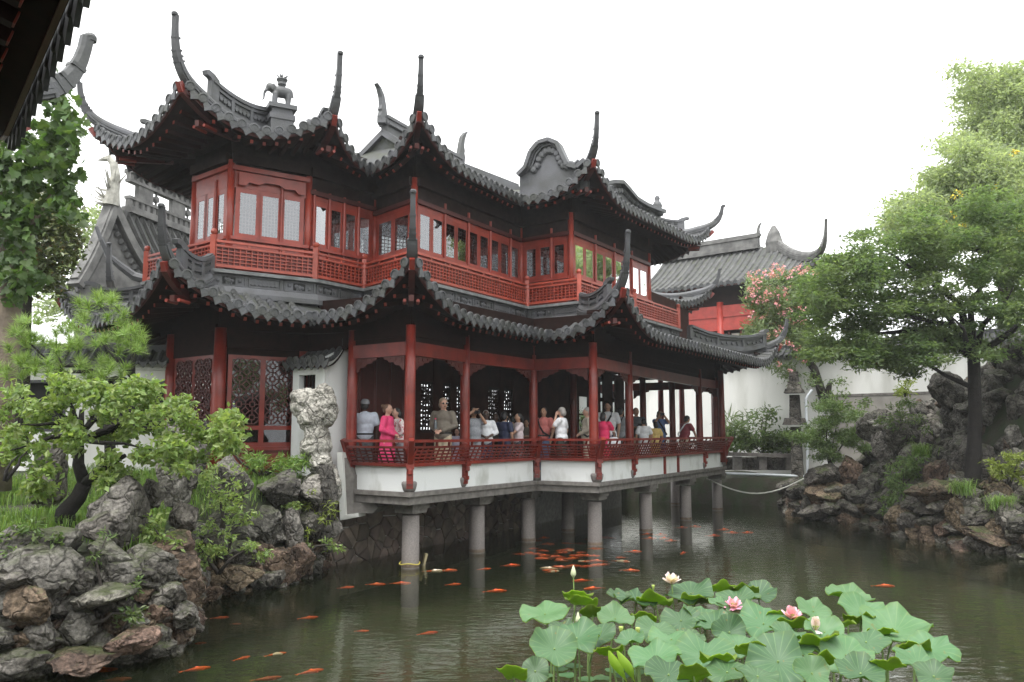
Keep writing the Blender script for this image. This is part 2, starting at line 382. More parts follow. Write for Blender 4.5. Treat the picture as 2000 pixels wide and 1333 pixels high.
# -- parapet, posts, columns
segs = list(zip(D[:-1], D[1:]))
def on(seg, t, off=0.0, z=0.0):
    p0, p1 = Vector(seg[0]), Vector(seg[1]); d = (p1 - p0).normalized(); n = Vector((d.y, -d.x)); q = p0 + (p1 - p0) * t + n * off
    return Vector((q.x, q.y, z))
def dirs(seg):
    d = (Vector(seg[1]) - Vector(seg[0])).normalized(); return Vector((d.x, d.y, 0)), Vector((d.y, -d.x, 0))
post_u = {0: [], 1: [(912, 2.4)], 2: [], 3: [(1240, 2.4), (1378, 2.4)], 4: []}
col_u = {912: 908, 1240: 1229, 1378: 1366}
thin_u = {3: [1301, 1327]}
ZP, ZR = 2.05, 2.55
column_pts = []
for k, s in enumerate(segs):
    ts = [0.0] + [seg_u(s[0], s[1], u) for u, z in post_u[k]] + [1.0]
    if k == 4: ts = [0, .5, 1]
    thin = [seg_u(s[0], s[1], u) for u in thin_u.get(k, [])]
    allt = sorted(ts + thin); L = (Vector(s[1]) - Vector(s[0])).length
    for a, c in zip(allt[:-1], allt[1:]):
        b = MB(); e = .06 / L; dd, nn = dirs(s)
        q0, q1 = on(s, a + e, -.16), on(s, c - e, -.16)
        b.beam(V(q0.x, q0.y, (ZD + ZP) / 2), V(q1.x, q1.y, (ZD + ZP) / 2), .16, ZP - ZD)
        b.build('parapet_panel', M['white'], PAV)
    for t in thin:
        b = MB(); q = on(s, t, -.07); b.beam(V(q.x, q.y, ZD), V(q.x, q.y, ZP + .02), .07, .09, dirs(s)[1]); b.build('parapet_strip', M['red'], PAV)
    for t in ts:
        if t == 0.0 and k > 0: continue
        corner = t in (0.0, 1.0)
        column_pts.append((k, t))
colbm = MB(); colbm.lathe((0, 0, 0), [(.112, 0), (.114, .8), (.11, 1.8), (.1, 3.2)], 20); col_me = colbm.mesh('column', M['red'], True)
drum = MB(); drum.lathe((0, 0, 0), [(.1, 0), (.13, .05), (.155, .15), (.15, .19), (.12, .21)], 16); drum_me = drum.mesh('drum_base', M['drum'], True)
foot = MB(); foot.box((0, .02, .2), (.13, .1, .42)); foot.box((0, .07, .42), (.15, .14, .1)); foot.lathe((0, .1, .33), [(.03, -.07), (.055, -.05), (.055, .02), (.04, .06), (.02, .08)], 10); foot.box((0, .06, .12), (.11, .1, .08))
foot_me = foot.mesh('rail_bracket', M['red'])
def corner_dir(poly, i):
    v = Vector((0, 0))
    for s in ((i - 1, i), (i, i + 1)):
        if 0 <= s[0] and s[1] < len(poly):
            d = (Vector(poly[s[1]]) - Vector(poly[s[0]])).normalized(); v += Vector((d.y, -d.x))
    return v.normalized()
cols = []
for k, t in column_pts:
    s = segs[k]
    if t in (0.0, 1.0):
        i = k + (1 if t == 1.0 else 0); nd = corner_dir(D, i); base = Vector(D[i])
    else:
        _, n3 = dirs(s); nd = n3.to_2d(); base = on(s, t).to_2d()
    c = base - nd * .34
    if t not in (0.0, 1.0):
        qa, qb = on(s, 0, -.34), on(s, 1, -.34); uu_ = min(col_u, key=lambda q: abs(seg_u(s[0], s[1], q) - t)); tt = seg_u(qa, qb, col_u[uu_], 3.2); c = lerp(qa, qb, tt).to_2d()
    if k == 0 and t == 0.0: c = ony(688, 760, 17.5).to_2d()
    W = Matrix.Translation((c.x, c.y, ZF))
    o = inst('column', col_me, W, PAV); cols.append(c)
    W2 = Matrix.Translation((base.x - nd.x * .1, base.y - nd.y * .1, ZD)) @ Matrix.Rotation(math.atan2(nd.y, nd.x) - math.pi / 2, 4, 'Z')
    inst('drum_base', drum_me, Matrix.Translation((base.x - nd.x * .16, base.y - nd.y * .16, ZD)), o)
    inst('rail_bracket', foot_me, W2 @ Matrix.Translation((0, .02, .08)), o)
# a second row of columns inside, towards the far end
for u, y in [(1313, 29.5), (1332, 31.5), (1291, 31.0), (1395, 30.6), (1120, 24.3), (1256, 27.8)]:
    p = ony(u, 800, y); inst('column', col_me, Matrix.Translation((p.x, p.y, ZF)), PAV)

# fretwork on a leaning plane: interlocking short bars
def fret(b, o, X, Y, w, h, cell, bar, th, N, asp=1.0):
    nx = max(2, round(w / (cell * asp))); ny = max(2, round(h / cell)); cx, cy = w / nx, h / ny
    for i in range(nx + 1):
        for j in range(ny + 1):
            if (i + j) % 2 == 0:
                a = max(0, (i - 1) * cx); c = min(w, (i + 1) * cx)
                b.beam(o + X * a + Y * (j * cy), o + X * c + Y * (j * cy), th, bar, Y)
            else:
                a = max(0, (j - 1) * cy); c = min(h, (j + 1) * cy)
                b.beam(o + X * (i * cx) + Y * a, o + X * (i * cx) + Y * c, th, bar, X)
# -- leaning bench rail of the open gallery
RAIL = empty('gallery_railing', (0, 18, ZP), PAV)
for k, s in enumerate(segs):
    off0, off1 = -.03, .2
    def cor(i, off):
        nd = corner_dir(D, i); d, n = dirs(s); m = off / max(.4, nd.dot(n.to_2d())); q = Vector(D[i]) + nd * m; return q
    a0, a1 = cor(k, off0), cor(k + 1, off0); c0, c1 = cor(k, off1), cor(k + 1, off1)
    A0, A1, C0, C1 = V(a0.x, a0.y, ZP + .03), V(a1.x, a1.y, ZP + .03), V(c0.x, c0.y, ZR), V(c1.x, c1.y, ZR)
    Lb = (A1 - A0).length; X = (A1 - A0).normalized(); Y = (lerp(C0, C1, .5) - lerp(A0, A1, .5)); Y = Y - X * Y.dot(X); hh = Y.length; Y.normalize(); N = X.cross(Y)
    b = MB()
    b.beam(A0, A1, .09, .07); b.build('rail_sill', M['red'], RAIL)
    b = MB(); b.beam(C0, C1, .075, .055); b.build('hand_rail', M['red'], RAIL)
    M0, M1 = lerp(A0, C0, .74), lerp(A1, C1, .74)
    b = MB(); b.beam(M0, M1, .045, .04); b.build('middle_rail', M['red'], RAIL)
    n = max(3, round(Lb / .42))
    for i in range(1, n):
        t = i / n; b = MB(); b.beam(lerp(M0, M1, t), lerp(C0, C1, t), .035, .045, X); b.build('baluster', M['red'], RAIL)
    b = MB(); Lm = (M1 - M0).length
    b2 = MB(); fret(b2, A0 + X * .03, X, Y, Lb - .06, hh * .72, .075, .024, .028, N, 2.4)
    b2.build('rail_lattice', M['red_dark' if k in (0,) else 'red'], RAIL)
    for i in (k, k + 1):
        if i == k and k > 0: continue
        q0, q1 = cor(i, off0), cor(i, off1); b = MB()
        b.beam(V(q0.x, q0.y, ZP - .02), V(q1.x, q1.y, ZR + .03), .1, .11, V(corner_dir(D, i).x, corner_dir(D, i).y, 0)); b.build('rail_post', M['red'], RAIL)

# -- beams between the columns and carved aprons under them
ZBM = 4.28
for c0, c1 in zip(cols[:-1], cols[1:]):
    d = (c1 - c0); L = d.length; d.normalize(); X = V(d.x, d.y, 0)
    if L < .3: continue
    b = MB(); b.beam(V(c0.x, c0.y, ZBM + .14), V(c1.x, c1.y, ZBM + .14), .14, .28); b.build('beam', M['red'], PAV)
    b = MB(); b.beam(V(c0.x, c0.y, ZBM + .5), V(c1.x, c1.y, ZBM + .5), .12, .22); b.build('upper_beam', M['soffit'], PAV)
    for e, q in ((1, c0), (-1, c1)):
        w = min(.62, L * .36); b = MB(); o = V(q.x, q.y, ZBM - .002) + X * (e * .14)
        prof = [(0, 0), (w, 0), (w * .97, -.05), (w * .8, -.07), (w * .74, -.11), (w * .52, -.12), (w * .42, -.18), (w * .2, -.2), (w * .12, -.27), (0, -.3)]
        n = V(-d.y, d.x, 0) * .05
        b.poly([o + X * (e * x) + V(0, 0, z) - n / 2 for x, z in prof], n)
        for x, z, r in [(w * .2, -.09, .05), (w * .45, -.06, .04), (w * .7, -.04, .03)]:
            b.lathe(o + X * (e * x) + V(0, 0, z), [(r, -.035), (r * 1.1, 0), (r, .035)], 8, Matrix.Rotation(math.atan2(d.y, d.x), 3, 'Z') @ Matrix.Rotation(R(90), 3, 'X'))
        b.build('carved_apron', M['red_dark'], PAV)
# ceiling of the gallery and dark hall
b = MB(); b.poly([xy(p, 4.86) for p in [(-7.5, 18.3), (-6.2, 17.0), (-4.3, 17.6), (-3.4, 17.5), (-2.0, 16.6), (.5, 20.8), (1.95, 20.0), (7.2, 29.0), (4.6, 30.6), (-6, 25)]], (0, 0, .12)); b.build('gallery_ceiling', M['soffit'], PAV)

# -- inner wall of the hall with lattice doors that show daylight
def leaf(root, o, X, w, z0, z1, split=(), cell=.12, bar=.018, glass='glass', frame=.05, th=.05, lat=True, fm='red', lm=None, name='window'):
    """window or door leaf: frame, lattice and pane; o = lower corner, X = direction along the wall"""
    Z = V(0, 0, 1); N = X.cross(Z); h = z1 - z0; o = Vector(o); o.z = z0
    b = MB()
    b.beam(o, o + Z * h, frame, th, N); b.beam(o + X * w, o + X * w + Z * h, frame, th, N)
    zs = [frame / 2] + list(split) + [h - frame / 2]
    for z in zs: b.beam(o + Z * z + X * frame / 2, o + Z * z + X * (w - frame / 2), th, frame, Z)
    f = b.build(name, M[fm], root)
    if lat:
        b = MB()
        for za, zb in zip(zs[:-1], zs[1:]):
            if zb - za < .2: continue
            fret(b, o + X * frame / 2 + Z * (za + frame / 2) + N * .004, X, Z, w - frame, zb - za - frame, cell, bar, .02, N)
        b.build('lattice', M[lm or fm], f)
    if glass:
        b = MB(); q = o + N * .018 + X * frame * .4 + Z * frame * .4; ww, hh = w - frame * .8, h - frame * .8
        b.add([q, q + X * ww, q + X * ww + Z * hh, q + Z * hh], [(0, 1, 2, 3)]); b.build('pane', M[glass if isinstance(glass, str) else 'glass'], f)
    return f
def wall_panel(root, p0, p1, z0, z1, th, m, name):
    b = MB(); b.beam(V(p0[0], p0[1], (z0 + z1) / 2), V(p1[0], p1[1], (z0 + z1) / 2), th, z1 - z0); return b.build(name, M[m], root)
Q = [(-3.5, 17.6), (-2.55, 20.1), (2.7, 28.6), (4.3, 31.0)]
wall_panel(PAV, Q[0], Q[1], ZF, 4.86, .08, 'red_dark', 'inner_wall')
for i in range(4):
    t = (i + .5) / 4; q = lerp(Vector(Q[0]), Vector(Q[1]), t); b = MB(); b.beam(V(q.x + .05, q.y - .02, ZF), V(q.x + .05, q.y - .02, 4.8), .05, .06); b.build('wall_batten', M['red_dark'], PAV)
s = (Q[1], Q[2]); X = dirs(s)[0]; L1 = (Vector(Q[2]) - Vector(Q[1])).length
holes = []
for u, w in [(831, .5), (870, .35), (897, .35), (963, .6), (991, .5), (1138, .7)]:
    t = seg_u(*s, u, 3.2); holes.append((t * L1 - w / 2, t * L1 + w / 2))
holes = sorted(holes); cut = 0.0
clean = []
for a, c in holes:
    if a < cut + .05: a = cut + .05
    if c - a > .2: clean.append((a, c)); cut = c
cut = 0.0
for i, (a, c) in enumerate(clean + [(L1, L1)]):
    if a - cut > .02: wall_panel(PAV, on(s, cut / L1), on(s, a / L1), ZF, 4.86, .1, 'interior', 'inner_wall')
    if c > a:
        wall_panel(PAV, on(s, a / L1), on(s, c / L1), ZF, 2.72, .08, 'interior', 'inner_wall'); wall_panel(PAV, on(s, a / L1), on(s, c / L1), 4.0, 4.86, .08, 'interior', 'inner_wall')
        leaf(PAV, on(s, a / L1), X, c - a, 2.72, 4.0, split=(.62,), cell=.1, bar=.05, glass=(i > 4), lat=(i < 5), fm='wood_dark', name='lattice_door')
        if i < 5:
            b = MB(); rq = random.Random(i)
            for _ in range(int(95 * (c - a) / .5)):
                b.lathe(on(s, (a + rq.uniform(.04, c - a - .04)) / L1, rq.uniform(.005, .03), rq.uniform(2.8, 3.94)), [(.0, -.01), (rq.uniform(.02, .05), -.01), (.02, .01), (0, .01)], 7, Matrix((X, ZU, X.cross(ZU))).transposed())
            b.build('carved_fill', M['wood_dark'], PAV, kind='stuff')
    cut = c
s = (Q[2], Q[3]); X = dirs(s)[0]
for i in range(3):
    wall_panel(PAV, on(s, i / 3), on(s, (i + .72) / 3), ZF, 4.86, .08, 'interior', 'inner_wall')
    leaf(PAV, on(s, (i + .74) / 3, 0), X, .72, ZF, 4.86, split=(1.2, 2.2), lat=True, cell=.2, bar=.05, fm='wood_dark', frame=.14, name='glazed_door')
# ================================================================ roofs
ZU = V(0, 0, 1)
disc = MB(); disc.lathe((0, .02, .02), [(.0, -.02), (.08, -.02), (.102, -.012), (.102, .03), (.076, .036), (.07, .02), (0, .02)], 14, Matrix.Rotation(R(-90), 3, 'X'))
disc_me = disc.mesh('eave_tile', M['tile'], False)
dp = MB(); pts = [(-.128, .07), (-.122, -.0), (-.09, -.065), (-.045, -.105), (0, -.165), (.045, -.105), (.09, -.065), (.122, -.0), (.128, .07), (.07, .03), (0, .01), (-.07, .03)]
dp.poly([V(x, .0, z) for x, z in pts], (0, .03, 0)); drip_me = dp.mesh('drip_tile', M['tile'])
rf = MB(); rf.box((0, -.45, 0), (.075, .9, .085)); raf_me = rf.mesh('rafter', [M['rafter']])
rf = MB(); rf.box((0, .004, 0), (.06, .012, .07)); rend_me = rf.mesh('rafter_end', M['red_end'])

class Skirt:
    """a tiled roof slope between an eave polyline and an upper polyline, corners swept up"""
    def __init__(s, name, E, I, z0, zi, lifts, sag=.12, R_=2.2, parent=None, spacing=.25, tile='tile', rafters=True, soff='soffit'):
        s.E, s.I, s.z0, s.lifts, s.sag, s.Rr = E, I, z0, lifts, sag, R_
        s.zi = zi if isinstance(zi, list) else [zi] * len(E)
        s.soff = soff; s.root = empty(name, (E[1][0], E[1][1], z0), parent); s.sp = spacing; s.n = len(E)
        for k in range(s.n - 1): s.slope(k, tile, rafters)
    def P(s, k, u, t):
        e = lerp(Vector(s.E[k]), Vector(s.E[k + 1]), u); i = lerp(Vector(s.I[k]), Vector(s.I[k + 1]), u)
        L = (Vector(s.E[k + 1]) - Vector(s.E[k])).length; Rr = min(s.Rr, .8 * L)
        g = lambda d: max(0, 1 - d / Rr) ** 2.2
        lf = s.lifts[k] * g(u * L) + s.lifts[k + 1] * g((1 - u) * L)
        zi = lerp(s.zi[k], s.zi[k + 1], u)
        p = lerp(e, i, t)
        return V(p.x, p.y, lerp(s.z0, zi, t) - s.sag * 4 * t * (1 - t) + lf * (1 - t) ** 1.7)
    def row(s, k, u0, nt=9):
        e0, e1, i0, i1 = Vector(s.E[k]), Vector(s.E[k + 1]), Vector(s.I[k]), Vector(s.I[k + 1])
        d = (e1 - e0).normalized(); c = lerp(e0, e1, u0).dot(d); out = []
        for j in range(nt + 1):
            t = j / nt; a = lerp(e0, i0, t).dot(d); b_ = lerp(e1, i1, t).dot(d)
            if abs(b_ - a) < 1e-4: break
            u = (c - a) / (b_ - a)
            if u < -.001 or u > 1.001: break
            out.append(s.P(k, min(1, max(0, u)), t))
        return out
    def slope(s, k, tile, rafters):
        L = (Vector(s.E[k + 1]) - Vector(s.E[k])).length; d = (Vector(s.E[k + 1]) - Vector(s.E[k])).normalized(); nrm = V(d.y, -d.x, 0)
        nu, nt = max(6, int(L / .25)), 8
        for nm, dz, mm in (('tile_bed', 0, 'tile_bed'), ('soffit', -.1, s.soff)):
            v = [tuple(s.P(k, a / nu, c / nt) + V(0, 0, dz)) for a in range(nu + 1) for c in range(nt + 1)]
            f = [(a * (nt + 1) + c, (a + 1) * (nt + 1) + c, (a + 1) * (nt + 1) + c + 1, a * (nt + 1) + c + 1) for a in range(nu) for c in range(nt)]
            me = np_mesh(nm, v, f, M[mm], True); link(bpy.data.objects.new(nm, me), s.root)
        b = MB()   # eave board
        for a in range(nu):
            p, q = s.P(k, a / nu, 0), s.P(k, (a + 1) / nu, 0); b.beam(p - ZU * .055 - nrm * .02, q - ZU * .055 - nrm * .02, .03, .1)
        b.build('eave_board', M['red_dark'], s.root)
        n = max(2, round(L / s.sp))
        for r in range(n + 1):
            u = (r + .5) / (n) if r < n else None
            if u is not None and u < 1:
                pts = s.row(k, u)
                T = (s.P(k, min(1, u + .02), 0) - s.P(k, max(0, u - .02), 0)).normalized()
                p = s.P(k, u, 0)
                Zl = T.cross(nrm).normalized();  Zl = Zl if Zl.z > 0 else -Zl
                Yl = Zl.cross(T)
                if Yl.dot(nrm) < 0: Yl = -Yl
                Mx = Matrix((T, Yl, Zl)).transposed()
                if Mx.determinant() < 0: Mx = Matrix((-T, Yl, Zl)).transposed()
                W = Matrix.Translation(p + nrm * .03 + ZU * .025) @ Mx.to_4x4()
                inst('eave_tile', disc_me, W, s.root)
                if len(pts) >= 2:
                    b = MB(); rr = .088; rings = []
                    for j in range(len(pts) - 1):          # overlapping barrel tiles
                        a0, a1 = pts[j], pts[j + 1]
                        for e, q in ((1.0, lerp(a0, a1, .0)), (.86, lerp(a0, a1, .94))):
                            rings.append([q + T * (rr * e * math.cos(th)) + ZU * (rr * 1.05 * e * math.sin(th) + .0) for th in [math.pi * x / 5 for x in range(6)]])
                    b.loft(rings, cap=False, closed=False); b.build('tile_row', M[tile], s.root)
                if rafters and len(pts) >= 3:
                    a0, a1 = pts[0], pts[min(4, len(pts) - 1)]; dd = (a0 - a1).normalized(); x = dd.cross(ZU).normalized(); z = x.cross(dd)
                    W = Matrix.Translation(a0 - ZU * .15 - nrm * .2) @ Matrix((x, dd, z)).transposed().to_4x4()
                    o = inst('rafter', raf_me, W, s.root)
                    inst('rafter_end', rend_me, W, s.root)
            u = r / n
            p = s.P(k, u, 0); T = (s.P(k, min(1, u + .02), 0) - s.P(k, max(0, u - .02), 0)).normalized()
            if r in (0, n) and s.lifts[k if r == 0 else k + 1] > 0: continue
            Zl = T.cross(nrm).normalized(); Zl = Zl if Zl.z > 0 else -Zl
            Yl = Zl.cross(T); Yl = Yl if Yl.dot(nrm) > 0 else -Yl
            Mx = Matrix((T, Yl, Zl)).transposed()
            if Mx.determinant() < 0: Mx = Matrix((-T, Yl, Zl)).transposed()
            inst('drip_tile', drip_me, Matrix.Translation(p + nrm * .045 + ZU * .0) @ Mx.to_4x4(), s.root)
    def hip(s, i, out=.34, rise=1.25, w=.18, h=.25, band=.0, bt=(.35, .98), k=None, tipr=.05, m='ridge', spike_m='ridge_dark', lean=0.0):
        """hip ridge over corner i ending in an upswept spike; band = height of a pierced ridge band on its inner part"""
        kk = i if i < s.n - 1 else i - 1; uu = 0.0 if i < s.n - 1 else 1.0
        c = s.P(kk, uu, 0); d2 = (Vector(s.E[i]) - Vector(s.I[i])).normalized(); d = V(d2.x, d2.y, 0); S = V(d.y, -d.x, 0)
        path = [s.P(kk, uu, t) for t in np.linspace(1.0, 0, 12)]
        pts = [(p + ZU * .04, w, h) for p in path[:-2]]
        c0 = path[-1] + ZU * .05
        n = 14; p0 = path[-3] + ZU * .04; p1 = c0 + d * (out * .62) + ZU * .02; p2 = c0 + d * (out * .9) + ZU * rise * .35; p3 = c0 + d * out + S * lean + ZU * rise
        for j in range(1, n + 1):
            t = j / n; q = p0 * (1 - t) ** 3 + p1 * 3 * t * (1 - t) ** 2 + p2 * 3 * t * t * (1 - t) + p3 * t ** 3
            pts.append((q, lerp(w, tipr * 2, min(1, t * 1.15)), lerp(h, tipr * 2.2, min(1, t * 1.1))))
        def frame(j):
            a = pts[max(0, j - 1)][0]; c_ = pts[min(len(pts) - 1, j + 1)][0]; T = (c_ - a).normalized(); U = S.cross(T).normalized()
            if U.z < 0 or (abs(U.z) < .2 and U.dot(d) > 0): U = -U
            return T, U
        rings = []
        for j, (q, ww, hh) in enumerate(pts):
            T, U = frame(j)
            rings.append([q + S * (ww * .5) - U * (hh * .15), q + S * (ww * .5) + U * (hh * .55), q + S * (ww * .3) + U * (hh * .85), q - S * (ww * .3) + U * (hh * .85), q - S * (ww * .5) + U * (hh * .55), q - S * (ww * .5) - U * (hh * .15)])
        b = MB(); ns = len(path) - 2; cut = ns + int(n * .45)
        b.loft(rings[:cut + 1]); b.build('hip_ridge', M[m], s.root)
        b = MB(); b.loft(rings[cut:])
        q, ww, hh = pts[-1]; T, U = frame(len(pts) - 1)
        b.lathe(q, [(0, -.03), (tipr * 1.25, -.02), (tipr * 1.35, .02), (tipr * .9, .05), (0, .06)], 8)
        for fr in (.0, .18, .36, .6):                      # collars
            j = int(lerp(cut, len(pts) - 1, fr)); q, ww, hh = pts[j]; T, U = frame(j); g = .007
            rr = [[q + T * e + S * (ww * .5 + g) - U * (hh * .15 + g), q + T * e + S * (ww * .5 + g) + U * (hh * .85 + g), q + T * e - S * (ww * .5 + g) + U * (hh * .85 + g), q + T * e - S * (ww * .5 + g) - U * (hh * .15 + g)] for e in (-.018, .018)]
            b.loft(rr)
        b.build('corner_spike', M[spike_m], s.root)
        # moulding courses along the side of the hip, and scalloped edge pieces
        b = MB()
        for sd in (1, -1):
            for e, hh_ in ((.12, .04), (.34, .03)):
                for j in range(0, cut):
                    q0, w0, h0 = pts[j]; q1, w1, h1 = pts[j + 1]; U0 = frame(j)[1]; U1 = frame(j + 1)[1]
                    b.beam(q0 + S * sd * (w0 * .5 + .012) + U0 * h0 * e, q1 + S * sd * (w1 * .5 + .012) + U1 * h1 * e, .03, hh_, U0)
        b.build('hip_moulding', M[m], s.root)
        # corner beam below, red with a bright end
        b = MB(); pp = [s.P(kk, uu, t) - ZU * .16 for t in np.linspace(.62, 0.0, 7)]; pp.append(c0 + d * (out * .42) + ZU * (rise * .10 - .06))
        for a0, a1 in zip(pp[:-2], pp[1:-1]): b.beam(a0, a1, .12, .18)
        b.build('corner_beam', M['red_dark'], s.root)
        b = MB(); b.beam(pp[-2] - ZU * .04, lerp(pp[-2], pp[-1], .7) - ZU * .05, .1, .11); b.build('corner_beam_tip', M['red'], s.root)
        b = MB(); b.beam(s.P(kk, uu, .6) - ZU * .2, s.P(kk, uu, .16) - ZU * .5, .1, .12); b.build('lower_corner_beam', M['red_dark'], s.root)
        b = MB()
        for sd in (-1, 1):
            e = (s.P(kk, uu, .2) - ZU * .5) + S * sd * .13; b.lathe(e - d * .3, [(.035, 0), (.035, .35)], 8, Matrix((S, ZU, d)).transposed())
        b.build('beam_end', M['red_end'], s.root)
        if band:
            a, c_ = bt; ps = [s.P(kk, uu, t) + ZU * .2 for t in np.linspace(c_, a, 9)]
            ridge_band(s.root, ps, band, .1, m)
        return c

def ridge_band(root, ps, h, th, m='ridge', scroll=True, nopen=3, name='ridge_band'):
    """pierced ridge: two courses, posts, ornaments in the openings, rounded cap"""
    b = MB(); ps = [Vector(p) for p in ps]; n = len(ps)
    for a, c in zip(ps[:-1], ps[1:]):
        b.beam(a, c, th * 1.3, .09); b.beam(a + ZU * (h * .16), c + ZU * (h * .16), th, h * .16)
        b.beam(a + ZU * (h * .82), c + ZU * (h * .82), th, h * .14); b.beam(a + ZU * (h * .98), c + ZU * (h * .98), th * 1.7, h * .13)
        b.beam(a + ZU * (h * 1.08), c + ZU * (h * 1.08), th * 1.1, h * .1)
        b.beam(a + ZU * (h * .5), c + ZU * (h * .5), th * .15, h * .55)
    tot = n - 1
    def at(t):
        x = t * tot; i = min(tot - 1, int(x)); return lerp(ps[i], ps[i + 1], x - i), (ps[i + 1] - ps[i]).normalized()
    for i in range(nopen + 1):
        q, T = at(i / nopen); b.beam(q + ZU * .05, q + ZU * (h * .95), th * 1.1, .09 if 0 < i < nopen else .14, T)
    for i in range(nopen):
        for f in (.2, .4, .6, .8):
            q, T = at((i + f) / nopen); X = T.cross(ZU).normalized(); Mx = Matrix((T, ZU, X)).transposed()
            b.lathe(q + ZU * (h * .5), [(.0, -.05), (h * .13, -.05), (h * .16, 0), (h * .13, .05), (0, .05)], 6, Mx)
    b.build(name, M[m], root)
    if scroll:
        q, T = at(1.0); b = MB(); Hh = V(T.x, T.y, 0).normalized(); X = Hh.cross(ZU)
        prof = [(0, 0), (.05, h * .5), (.02, h * .9), (.09, h * 1.08), (.2, h * 1.12), (.23, h * 1.3), (.14, h * 1.38), (-.02, h * 1.3), (-.16, h * 1.12), (-.16, 0)]
        b.poly([q + Hh * x + ZU * z - X * th * .6 for x, z in prof], X * th * 1.2); b.build('ridge_scroll', M[m], root)

# ---- lower roof
EL = [(-8.6, 23.3), (-10.5, 18.9), (-6.45, 15.0), (-4.1, 16.75), (-1.9, 15.3), (.85, 19.8), (2.52, 18.5), (9.5, 29.2), (6.6, 31.6)]
IL = [(-7.4, 21.8), (-8.6, 19.3), (-6.17, 16.53), (-3.48, 18.98), (-2.2, 17.58), (.42, 21.69), (1.74, 20.74), (7.2, 29.0), (5.6, 30.2)]
LOW = Skirt('lower_roof', EL, IL, 5.06, [5.72, 5.72, 5.72, 5.72, 5.72, 5.72, 5.72, 5.6, 5.6], [0, .8, .85, 0, .95, 0, .95, .8, 0], parent=PAV)
LOW.hip(1, rise=.9, band=.36); LOW.hip(2, rise=.92, band=.42, bt=(.3, .98), out=.22); LOW.hip(4, rise=1.14); LOW.hip(6, rise=1.18, band=.36, bt=(.3, .95)); LOW.hip(7, rise=.95, out=.45, band=.0)
ridge_band(LOW.root, [onplane(u, v, (5.4, 26.3), (9.2, 29.2)) for u, v in [(1348, 664), (1380, 676), (1410, 682), (1440, 684), (1470, 682), (1492, 676)]], .44, .14, nopen=3)
# ---- upper roof
EU = [(-7.5, 21.8), (-9.2, 17.5), (-6.48, 15.45), (-3.8, 16.8), (-3.27, 18.3), (-2.0, 16.95), (.24, 20.8), (2.04, 20.0), (6.5, 26.5), (5.0, 28.4)]
IU = [(-6.2, 20.6), (-7.0, 18.9), (-5.5, 17.9), (-4.7, 18.3), (-3.9, 19.9), (-2.5, 19.4), (-.3, 23.0), (1.3, 22.9), (4.7, 27.0), (4.2, 28.0)]
UPR = Skirt('upper_roof', EU, IU, 8.72, [9.35, 9.35, 9.35, 9.4, 9.7, 9.8, 9.7, 9.6, 9.5, 9.5], [0, .72, .85, .7, 0, .85, 0, .85, .68, 0], parent=PAV, R_=2.0, soff='soffit_veiled')
UPR.hip(1, rise=.88, out=.42, band=.34, bt=(.42, .98)); UPR.hip(2, rise=1.18, band=.45, bt=(.3, .98), lean=-.05); UPR.hip(3, rise=1.2, band=.32, bt=(.42, .98)); UPR.hip(5, rise=1.02); UPR.hip(7, rise=1.02); UPR.hip(8, rise=.7, out=.5, band=.34, bt=(.45, .98))
b = MB(); b.poly([xy(p, 9.3) for p in IU] + [xy((-3, 25), 9.3), xy((-7, 22), 9.3)], (0, 0, .05)); b.build('roof_core', M['tile_bed'], UPR.root)
# ---- carved stone band below the balcony
BANDR = empty('carved_band', (-2, 18, 5.5), PAV)
ring = [xy(p, 0) for p in BAL]
b = MB(); b.sweep(ring, [(-.3, ZB), (.06, ZB), (.06, ZB - .07), (-.02, ZB - .085), (-.3, ZB - .085)]); b.build('ledge_cap', mat('ledge', (.2, .205, .205), .7, .4, 6, bump=.2), BANDR)
b = MB(); b.sweep(ring, [(-.3, ZB - .08), (-.05, ZB - .08), (-.05, 5.45), (-.3, 5.45)]); b.build('band_back', M['ridge'], BANDR)
b = MB(); b.sweep(ring, [(-.06, 5.74), (.04, 5.73), (.07, 5.66), (.1, 5.6), (.1, 5.5), (-.06, 5.5)]); b.build('band_foot', M['ridge'], BANDR)
for s in zip(BAL[:-1], BAL[1:]):
    L = (Vector(s[1]) - Vector(s[0])).length; X, N = dirs(s); n = max(2, round(L / .75))
    for i in range(n):
        a, c = on(s, (i + .06) / n, -.05), on(s, (i + .94) / n, -.05); z0, z1 = 5.76, 5.965; b = MB()
        for z in (z0, z1): b.beam(V(a.x, a.y, z), V(c.x, c.y, z), .05, .022)
        b.beam(V(a.x, a.y, z0), V(a.x, a.y, z1), .05, .022, X); b.beam(V(c.x, c.y, z0), V(c.x, c.y, z1), .05, .022, X)
        b.build('panel_frame', M['ridge'], BANDR)
        w = (c - a).length; zc = (z0 + z1) / 2; b = MB(); Mx = Matrix((X, ZU, N)).transposed()
        if i % 3 == 1:
            for j in range(int(w / .085)):
                q = a + X * (.06 + j * .085); b.lathe(V(q.x, q.y, zc), [(.048, -.01), (.062, 0), (.06, .022), (.045, .022)], 8, Mx)
        else:
            for f, r in ((.16, .045), (.84, .045), (.4, .05), (.5, .06), (.6, .045)):
                q = a + X * (w * f); b.lathe(V(q.x, q.y, zc + random.uniform(-.02, .02)), [(r, -.01), (r * .9, .02), (r * .4, .035), (0, .035)], 7, Mx)
            for f in (.42, .47, .53, .58):
                q = a + X * (w * f); b.beam(V(q.x, q.y, zc - .08), V(q.x, q.y, zc), .03, .02, X)
        b.build('carving', M['ridge'], BANDR, kind='stuff')
        if i % 3 == 0 or i % 3 == 2:
            b = MB(); q0, q1 = a + X * w * .3 + N * .004, a + X * w * .7 + N * .004
            b.beam(V(q0.x, q0.y, zc), V(q1.x, q1.y, zc), .01, .15); b.build('pierced_ground', M['black_void'], BANDR)

